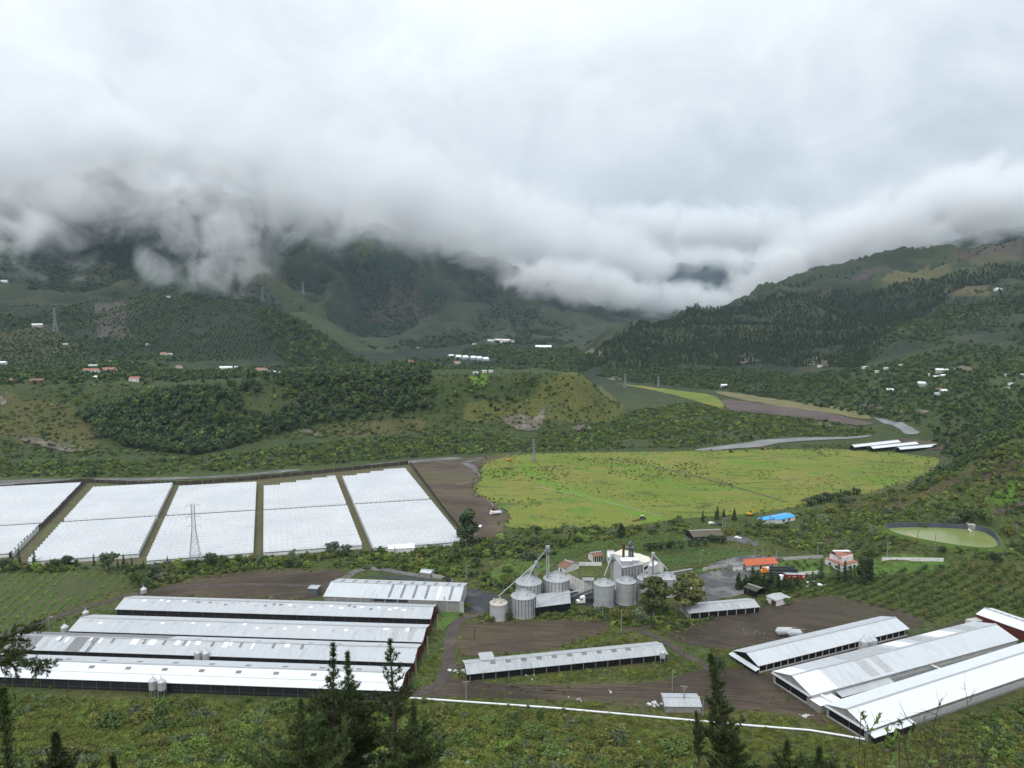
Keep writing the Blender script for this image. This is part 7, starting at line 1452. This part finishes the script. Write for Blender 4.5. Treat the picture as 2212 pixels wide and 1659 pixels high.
tree_kind('euc', 'leaf_euc', 5, 18, 1, 9000, .55, .45, 14, shape=eucs(1), seed=21, barkm='bark_pale'); tree_kind('euc2', 'leaf_euc', 5, 18, 1, 9000, .55, .45, 14, shape=eucs(2), seed=22, barkm='bark_pale')
def bigd(g):
    out = []
    for i in range(46): z = g.uniform(.06, 1.0); q = 4.6 * (1 - .55 * z); a = g.uniform(0, 6.28); rr = q * math.sqrt(g.random()); s = g.uniform(1.0, 1.7); out.append((math.cos(a) * rr, math.sin(a) * rr, z * 20, s, s, s * 1.2))
    return out
tree_kind('big', 'leaf_dark', 5, 21, 1, 5200, .6, .6, 6, shape=bigd, seed=23)

place('euc', 'eucalyptus_tree', 'tall eucalyptus in front of the half hidden grain bin', 'tree', 1412, 1330, 86, rz=1, wide=1.25); place('euc2', 'eucalyptus_tree', 'tall eucalyptus at the left end of the low grey barn', 'tree', 1487, 1326, 88, rz=2.2, wide=1.3)
place('big', 'dark_tree', 'huge dark tree at the corner of the last tunnel block', 'tree', 1011, 1181, 80, wide=1.35); place('big', 'dark_tree', 'smaller dark leaning tree at the corner of the huge one', 'tree', 991, 1170, 30)
place('big', 'dark_tree', 'dark bushy conifer beside the pasture and vegetable beds', 'tree', 1341, 1162, 32)
for u, v, h in ((42, 1224, 40), (75, 1222, 36), (28, 1222, 24), (203, 1222, 26), (268, 1226, 30), (285, 1226, 22), (310, 1228, 18), (362, 1222, 22), (391, 1222, 19), (386, 1222, 14), (255, 1228, 20)): place('cypress', 'cypress_tree', 'slim dark cypress in the scrub before the tunnels', 'tree', u, v, h, 'slim cypresses before the tunnels')
for u, v, h in ((1518, 1127, 24), (1549, 1122, 30), (1563, 1122, 24), (1586, 1124, 27)): place('conifer', 'conifer_tree', 'pointed dark conifer above the parked cars by the pasture', 'tree', u, v, h, 'conifers at the pasture edge')
for u, v, h in ((1595, 1272, 36), (1610, 1270, 30), (1625, 1274, 50), (1637, 1276, 46), (1650, 1278, 40), (1665, 1276, 44), (1680, 1278, 38), (1695, 1277, 38), (1708, 1276, 34), (1722, 1270, 30), (1672, 1280, 34)): place('conifer', 'conifer_tree', 'dark conifer in the grove before the pipe trailers', 'tree', u, v, h, 'conifer grove before the pipe trailers', wide=1.5)
for u, v, h in ((1755, 1264, 32), (1774, 1250, 46), (1810, 1258, 42), (1824, 1256, 46), (1836, 1260, 40), (1845, 1262, 36)): place('cypress', 'cypress_tree', 'dark cypress in the villa garden', 'tree', u, v, h, 'cypresses around the villa', wide=1.3)
for u, v, h in ((1862, 1262, 60), (1876, 1258, 54)): place('big', 'dark_tree', 'broad dark tree at the right of the villa', 'tree', u, v, h, 'dark trees at the villa')
for x, y_ in ((525, 580), (570, 578), (620, 575), (665, 552), (690, 552), (725, 562), (330, 604), (370, 596), (285, 604), (250, 612), (460, 594), (400, 598)): place('round3', 'orchard_tree', 'small dark round tree in the row below the vegetable beds', 'tree', 1316.7 + x / 3, 987.5 + y_ / 3, rnd.uniform(14, 21), 'row of round trees by the beds')
for u, v, h in ((1700, 1224, 10), (1716, 1218, 9), (1725, 1223, 12), (1738, 1216, 8), (1745, 1226, 9), (1712, 1230, 11), (1735, 1232, 9), (1760, 1222, 9), (1768, 1232, 8)): place('round', 'garden_shrub', 'clipped round shrub on the lawn beside the orange roofed house', 'shrub', u, v, h, 'clipped shrubs on the lawn')
place('round3', 'broad_tree', 'round dark tree on the track junction before the open-sided barn', 'tree', 1547, 1462, 46); place('round', 'broad_tree', 'bushy tree at the yard corner of the warehouse', 'tree', 1010, 1318, 18); place('round4', 'broad_tree', 'olive leaved tree above the lane at the grain bins', 'tree', 1352, 1345, 30); place('round5', 'broad_tree', 'light green bush beside the small white shed', 'tree', 1700, 1306, 18)
place('round3', 'broad_tree', 'dark tree hanging over the reservoir bank', 'tree', 2088, 1134, 34); place('round', 'broad_tree', 'wide tree behind the pump house', 'tree', 2125, 1132, 36); place('round2', 'broad_tree', 'grey green tree at the left of the pump house', 'tree', 2060, 1132, 22)
for u, v, h, k in ((145, 1228, 30, 'round3'), (235, 1234, 44, 'round3'), (330, 1250, 34, 'round2'), (300, 1268, 34, 'round'), (318, 1276, 28, 'round3'), (455, 1226, 34, 'round3'), (480, 1226, 26, 'round'), (520, 1218, 22, 'round'), (560, 1216, 20, 'round2'), (635, 1210, 24, 'round2'), (720, 1198, 30, 'round2'), (745, 1200, 26, 'round2'), (120, 1226, 22, 'round'), (10, 1232, 26, 'round3'), (410, 1232, 26, 'round'), (1120, 1160, 18, 'round'), (1160, 1155, 20, 'round3'), (1385, 1345, 34, 'round2'), (1372, 1330, 26, 'round'), (1330, 1335, 20, 'round4'), (1290, 1326, 16, 'round2'), (1240, 1322, 15, 'round'), (1190, 1320, 14, 'round2'), (1100, 1340, 18, 'round3'), (1060, 1345, 16, 'round'), (985, 1215, 26, 'round'), (940, 1225, 22, 'round'), (905, 1228, 20, 'round4'), (860, 1222, 22, 'round'), (1030, 1225, 22, 'round3'), (1050, 1258, 22, 'round'), (965, 1262, 20, 'round3')):
    place(k, 'scrub_tree', ('bushy tree before the white tunnels' if v < 1235 and u < 800 else 'bushy tree beside the dirt track bend' if u < 400 else 'bushy tree between the warehouse and the packing shed' if u < 1060 and v < 1270 else 'bushy tree at the pasture edge' if v < 1170 else 'bushy tree at the foot of the grain bins'), 'tree', u, v, h, 'bushy trees of the farm belt')
def random_place(poly, n, keys, hm, name, label, cat, group, seed):
    g = random.Random(seed); P = np.array(poly); lo, hi = P.min(0), P.max(0); c = 0; tries = 0
    while c < n and tries < n * 60:
        tries += 1; x, y_ = g.uniform(lo[0], hi[0]), g.uniform(lo[1], hi[1]); X, Y = np.array([x]), np.array([y_])
        if not inpoly(X, Y, poly)[0] or any(inpoly(X, Y, q)[0] for q in KEEP): continue
        k = g.choice(keys); place(k, name, label, cat, 0, 0, g.uniform(*hm) / TREES[k][2], group, pt=Vector((x, y_, H(x, y_) - .1)), wide=g.uniform(.9, 1.35)); c += 1
near = [(-150, 280), (-42, 278), (20, 268), (60, 258), (118, 244), (150, 250), (150, 196), (-150, 196)]
random_place(near, 130, ['low', 'low2', 'low3', 'low4', 'low', 'low2'], (2.0, 5.0), 'hillside_bush', 'leafy bush growing among herbs on the near hillside', 'bush', 'bushes on the near hillside', 5)
random_place(belt, 60, ['round', 'low', 'round4', 'low3', 'round2'], (2.5, 5.5), 'scrub_bush', 'bush in the scrub belt between tunnels and barns', 'bush', 'bushes of the scrub belt', 6)
random_place(rhill, 90, ['round', 'low', 'round3', 'low3', 'round4', 'low2'], (2.0, 5.5), 'scrub_bush', 'bush on the scrubby slope around the reservoir', 'bush', 'bushes on the reservoir slope', 7)
# poplar-like hedge by the blue roofed hall
for i in range(16): place('cypress' if i % 3 else 'round3', 'hedge_tree', 'tree in the thicket behind the blue roofed hall', 'tree', 1745 + i * 7, 1092 - i * 1.6, rnd.uniform(12, 20), 'thicket behind the blue roofed hall', wide=1.6)
# palm
b0 = G(1229, 1173); hp = 37 * b0.y / FPX; root = empty('palm_tree', b0); tag(root, 'lone date palm with drooping fronds beside the vegetable beds', 'palm')
mb = MB(); mb.tube([(0, 0, -.3), (.1, 0, hp * .35), (0, .1, hp * .68)], [.5, .38, .42], 8); mb.build('trunk', 'bark', root)
g = np.random.default_rng(5)
for i in range(34):
    a = g.uniform(0, 6.28); el = g.uniform(-.5, 1.3); L_ = hp * g.uniform(.34, .46); n = 9; P = []
    for j in range(n): t = j / (n - 1); P.append(Vector((math.cos(a) * math.cos(el) * L_ * t, math.sin(a) * math.cos(el) * L_ * t, hp * .70 + math.sin(el) * L_ * t - .45 * L_ * t * t)))
    mb = MB(); side = Vector((-math.sin(a), math.cos(a), 0))
    for j in range(n - 1):
        for s_ in (-1, 1): w_ = .75 * math.sin(math.pi * (.12 + .85 * j / n)); q = P[j] + side * s_ * w_ + (P[j + 1] - P[j]) * .9 + Vector((0, 0, -.25)); mb.poly([P[j], P[j + 1], q]); mb.t.append(g.random())
    mb.build('frond', 'leaf_palm', root)
# agaves on the near hillside
for u, v in ((953, 1645), (1090, 1648), (1178, 1643), (1240, 1640), (215, 1575), (228, 1578), (1316, 1622), (1380, 1610), (1010, 1655), (1620, 1640)):
    b0 = G(u, v); root = empty('agave_plant', (b0.x, b0.y, b0.z + .5), rnd.uniform(0, 6)); tag(root, 'blue grey agave rosette on the near hillside', 'agave', 'agaves on the near hillside')
    for i in range(18):
        a = i * 2.4; el = .25 + .9 * i / 18; L_ = rnd.uniform(1.1, 1.5); mb = MB(); d = Vector((math.cos(a) * math.cos(el), math.sin(a) * math.cos(el), math.sin(el))); s_ = Vector((-math.sin(a), math.cos(a), 0)) * .13; m_ = d * L_ * .5 + Vector((0, 0, .05)); mb.poly([s_ * .8, m_ + s_, d * L_, m_ - s_, -s_ * .8]); mb.t.append(rnd.random()); mb.build('leaf', 'leaf_agave', root)

# ------------------------------------------------------------------ foreground pines
def pine(name, label, tip, hgt, rmax, seed, lean=(0, 0), gap=.55, dens=1.0, clear=.0, rfac=.40, thin=1.2, outer=.25):
    """tip: world point of the leader; whorled branches with bottle-brush needles"""
    g = np.random.default_rng(seed); base = Vector((tip.x - lean[0], tip.y - lean[1], tip.z - hgt)); root = empty(name, base); tag(root, label, 'tree')
    axis = lambda z: np.array([lean[0] * (z / hgt) ** 2.2, lean[1] * (z / hgt) ** 2.2, z])
    mb = MB(); zs = np.linspace(-.5, hgt, 14); mb.tube([tuple(axis(max(z, 0)) + np.array([0, 0, min(z, 0)])) for z in zs], [max(.03, .016 * hgt * (1 - max(z, 0) / hgt) ** .9 + .015) for z in zs], 7); mb.build('trunk', 'bark', root)
    br = MB(); C, T, B = [], [], []; z = hgt - .05; wh = 0
    def brush(P, dirs, dens_):
        for p, d in zip(P, dirs):
            k = int(11 * dens_); rv = unit(g.normal(size=(k, 3)) + d * 1.1); L_ = g.uniform(.11, .20, k)[:, None]; C.extend(p + g.normal(size=(k, 3)) * .04); T.extend(rv * L_); sd_ = unit(np.cross(rv, g.normal(size=(k, 3)))); B.extend(sd_ * g.uniform(.026, .045, k)[:, None])
    lead = [axis(hgt - q) for q in np.arange(0, 1.4, .10)]; brush(lead, [np.array([0, 0, 1.])] * len(lead), .5)
    while z > hgt * .12:
        d = hgt - z; L0 = min(rmax, .12 + (.16 * d if d < thin else .16 * thin + rfac * 1.7 * (d - thin))) * g.uniform(.7, 1.15); nb_ = 3 + int(g.random() * 3)
        if clear and g.random() < clear: nb_ = max(1, nb_ - 2)
        a0 = g.uniform(0, 6.28)
        for i in range(nb_):
            a = a0 + 6.283 * i / nb_ + g.normal(0, .25); el = 1.0 * math.exp(-d / 2.5) + .22 + g.normal(0, .12); L_ = L0 * g.uniform(.45, 1.25); n = max(3, int(L_ / .16)); t = np.linspace(0, 1, n)[:, None]
            dh = np.array([math.cos(a), math.sin(a), 0]); p0 = axis(z); pts = p0 + dh * (L_ * math.cos(el) * t) + np.array([0, 0, 1.]) * (L_ * (math.sin(el) * t - .22 * t + .30 * t ** 2.5)) + g.normal(0, .02, (n, 3))
            br.tube([tuple(q) for q in pts[::max(1, n // 4)]] + [tuple(pts[-1])], [.012 + .010 * L_ * (1 - j / 6) for j in range(len(pts[::max(1, n // 4)]) + 1)], 4, cap=False)
            dirs = np.gradient(pts, axis=0); dirs = unit(dirs); s = int(n * outer); brush(pts[s:], dirs[s:], dens)
            if L_ > .7:
                for j in range(s + 1, n - 1, 2):
                    for sg in (-1, 1):
                        if g.random() < .28: continue
                        l2 = L_ * .32 * (1 - j / n * .6) * g.uniform(.5, 1.2); m2 = max(2, int(l2 / .15)); t2 = np.linspace(.15, 1, m2)[:, None]; sd_ = unit(dirs[j] * .6 + sg * np.array([-math.sin(a), math.cos(a), 0]) * .9 + np.array([0, 0, .35])); q = pts[j] + sd_ * l2 * t2 + np.array([0, 0, .12]) * l2 * t2 ** 2; brush(q, [sd_ + np.array([0, 0, .4])] * m2, dens)
        z -= gap * g.uniform(.6, 1.3) * (1.0 if d < thin and thin > 2 else .55 + min(1, d / 4) * .45); wh += 1
    br.build('branches', 'bark', root)
    C, T, B = np.array(C), np.array(T), np.array(B); qmesh('needles', C, T, B, 'leaf_pine', np.clip(g.normal(.45, .28, len(C)), 0, 1), root, tri=True)
    return root
def at(u, v, y): dx, dy, dz = ray(u, v); t = y / dy; return Vector((dx * t, y, CAM_Z + dz * t))
pine('pine_tree', 'tall pine with a thin bare leader against the white barn roof', at(720, 1393, 62), 24, 3.6, 1, lean=(.3, 0), thin=3.4, rfac=.45)
pine('pine_tree', 'pine with a shorter crooked top beside the thin leader', at(750, 1412, 65), 23, 3.6, 2, lean=(-.3, 0), gap=.42, thin=2.6, rfac=.42)
pine('pine_tree', 'open pine with clumped top crossing the barn gables', at(842, 1386, 60), 24, 2.8, 3, lean=(-.5, 0), gap=.6, clear=.3, rfac=.22, thin=.6, outer=.4)
pine('pine_tree', 'low broad pine filling the space under the two leaders', at(650, 1515, 55), 16, 4.2, 4, gap=.4, rfac=.5)
pine('pine_tree', 'bushy pine under the open clumped pine', at(893, 1530, 58), 15, 3.2, 5, gap=.4, rfac=.45)
pine('pine_tree', 'wind bent slender pine with tip leaning left', at(1535, 1418, 57), 26, 2.5, 6, lean=(-2.6, .3), gap=.42, rfac=.14, dens=1.25)
pine('pine_tree', 'slim dark young pine beside the white pipeline', at(1503, 1538, 150), 11, 1.5, 7, lean=(-.9, 0), gap=.4, rfac=.28, dens=1.6)
pine('pine_tree', 'small dark pine right of the wind bent one', at(1590, 1580, 90), 11, 2.0, 8, gap=.4, rfac=.4, dens=1.3)
pine('pine_tree', 'pine top rising at the corner below the front barn', at(6, 1492, 44), 20, .5, 9, gap=.4, rfac=.12)
pine('pine_tree', 'dark spreading pine in the lowest corner of the hillside', at(120, 1588, 46), 15, 2.8, 10, gap=.42, rfac=.4); pine('pine_tree', 'second spreading pine beside the corner one', at(245, 1640, 48), 14, 2.2, 11, gap=.42, rfac=.4)
pine('pine_tree', 'feathery small pine below the white pipeline', at(1700, 1605, 60), 12, 3.0, 13, gap=.45, rfac=.6); pine('pine_tree', 'feathery small pine under the bright white barn', at(1770, 1618, 58), 12, 2.6, 14, gap=.45, rfac=.6)
# overhanging pine bough from a tree outside the frame
g = np.random.default_rng(77); rb0 = at(-60, 1415, 26); root = empty('pine_bough', rb0); tag(root, 'dark overhanging pine bough with clustered needles over the barn end', 'bough')
br = MB(); C, T, B = [], [], []
def bough(p0, d, L_, depth, r_):
    n = 6; P = [Vector(p0)]; dd = Vector(d)
    for i in range(n): dd = (dd + Vector(g.normal(0, .16, 3)) + Vector((.03, 0, .015))).normalized(); P.append(P[-1] + dd * L_ / n)
    br.tube([tuple(q) for q in P], [r_ * (1 - .8 * i / n) for i in range(n + 1)], 4, cap=False)
    if depth:
        for i in range(1, n + 1):
            for s_ in range(2 if depth > 1 else 2):
                q = Vector((g.normal(0, .45), g.normal(0, .5), g.normal(0, .38))); bough(P[i], (dd + q).normalized(), L_ * g.uniform(.2, .38), depth - 1, r_ * .5)
    else:
        for i in range(2, n + 1):
            k = 16 if i == n else 5; rv = unit(g.normal(size=(k, 3)) + np.array(dd) * .9); C.extend(np.array(P[i]) + g.normal(size=(k, 3)) * .012); T.extend(rv * g.uniform(.03, .055, k)[:, None]); B.extend(unit(np.cross(rv, g.normal(size=(k, 3)))) * g.uniform(.007, .013, k)[:, None])
for dz_, L_, st in ((.05, 2.3, -.25), (-.12, 2.1, 0.05), (.10, 1.8, -.1), (-.05, 2.6, -.3)): bough((st, g.normal(0, .2), dz_ * 1.4), Vector((1, 0, dz_ * .5)).normalized(), L_, 2, .035)
br.build('twigs', 'bark', root); C, T, B = np.array(C), np.array(T), np.array(B); qmesh('needles', C, T, B, 'leaf_pine', g.random(len(C)), root, tri=True)
# near broad leaved shrub and bare twigs at the lower right
def leafy(name, label, base, top, n_st, spread, nleaf, lsz, seed, leafm='leaf_glossy', bare=.0):
    g = np.random.default_rng(seed); root = empty(name, base); tag(root, label, 'shrub'); br = MB(); C, T, B = [], [], []
    for i in range(n_st):
        e = Vector((g.normal(0, spread), g.normal(0, spread * .6), (top.z - base.z) * g.uniform(.72, 1.0))) + Vector((top.x - base.x, top.y - base.y, 0)); n = 9; P = [Vector((0, 0, 0)).lerp(e, j / n) + Vector(g.normal(0, .02 * j ** .7, 3)) for j in range(n + 1)]
        br.tube([tuple(q) for q in P], [.022 * (1 - .85 * j / n) + .003 for j in range(n + 1)], 5, cap=False)
        for j in range(4, n + 1):
            for s_ in range(2):
                d = (e.normalized() + Vector(g.normal(0, .75, 3))).normalized(); L_ = g.uniform(.15, .4); q = P[j] + d * L_; br.tube([tuple(P[j]), tuple(P[j].lerp(q, .5) + Vector(g.normal(0, .02, 3))), tuple(q)], [.006, .004, .002], 4, cap=False)
                for s2 in range(2): q2 = q + (d + Vector(g.normal(0, .7, 3))).normalized() * L_ * .5; br.tube([tuple(P[j].lerp(q, .6)), tuple(q2)], [.004, .0015], 3, cap=False)
                if g.random() < bare: continue
                for k in range(nleaf):
                    rv = unit(np.array(d) + g.normal(0, .6, 3)); C.append(np.array(P[j].lerp(q, g.uniform(.2, 1.1)))); T.append(rv * lsz * g.uniform(.7, 1.3)); B.append(unit(np.cross(rv, g.normal(size=3))) * lsz * .42)
    br.build('stems', 'bark', root)
    if C: C, T, B = np.array(C), np.array(T), np.array(B); qmesh('leaves', C, T, B, leafm, g.random(len(C)), root)
    return root
def gp(u, y, dz=0): q = at(u, 1600, y); return Vector((q.x, y, H(q.x, y) + dz))
leafy('leafy_shrub', 'broad leaved shrub with dead twigs reaching over the white barn roof', gp(2060, 11), at(1950, 1500, 11), 10, .22, 3, .05, 1, bare=.6, leafm='leaf_bush')
leafy('leafy_shrub', 'green broad leaved shrub in the lowest right of the hillside', gp(1960, 10), at(1930, 1622, 10), 26, .42, 7, .065, 2)
leafy('leafy_shrub', 'sparse brown twiggy shrub beside the broad leaved one', gp(2130, 12), at(2090, 1530, 12), 14, .38, 3, .03, 3, bare=.75, leafm='leaf_brown')
leafy('leafy_shrub', 'thin leafed shrub spilling past the twiggy one', gp(2190, 10), at(2170, 1612, 10), 24, .45, 6, .06, 4, bare=.2)
leafy('leafy_shrub', 'bright green shoot poking up below the wind bent pine', gp(1530, 9), at(1535, 1640, 9), 6, .12, 4, .05, 5)
leafy('leafy_shrub', 'tangled dead bush under the bough of the twiggy shrub', gp(2080, 14), at(2070, 1600, 14), 30, .55, 7, .045, 6, bare=.25, leafm='leaf_bush')
b0 = gp(1862, 16); t0 = at(1860, 1538, 16); root = empty('agave_stalk', b0); tag(root, 'tall thin flower stalk with seed heads before the white barn', 'plant')
mb = MB(); L_ = t0.z - b0.z; mb.tube([(0, 0, 0), (t0.x - b0.x, 0, L_)], [.02, .008], 5); mb.build('stalk', 'bark', root)
for i in range(14): z = L_ * (1 - .016 * i * 1.2); x = (t0.x - b0.x) * z / L_; s_ = (-1) ** i * rnd.uniform(.05, .13); mb = MB(); mb.tube([(x, 0, z - .04), (x + s_, rnd.uniform(-.05, .05), z)], .004, 4); mb.lathe([(.004, z - .01), (.018, z + .01), (.004, z + .03)], 6, x + s_, 0); mb.build('seed_head', 'bark', root)
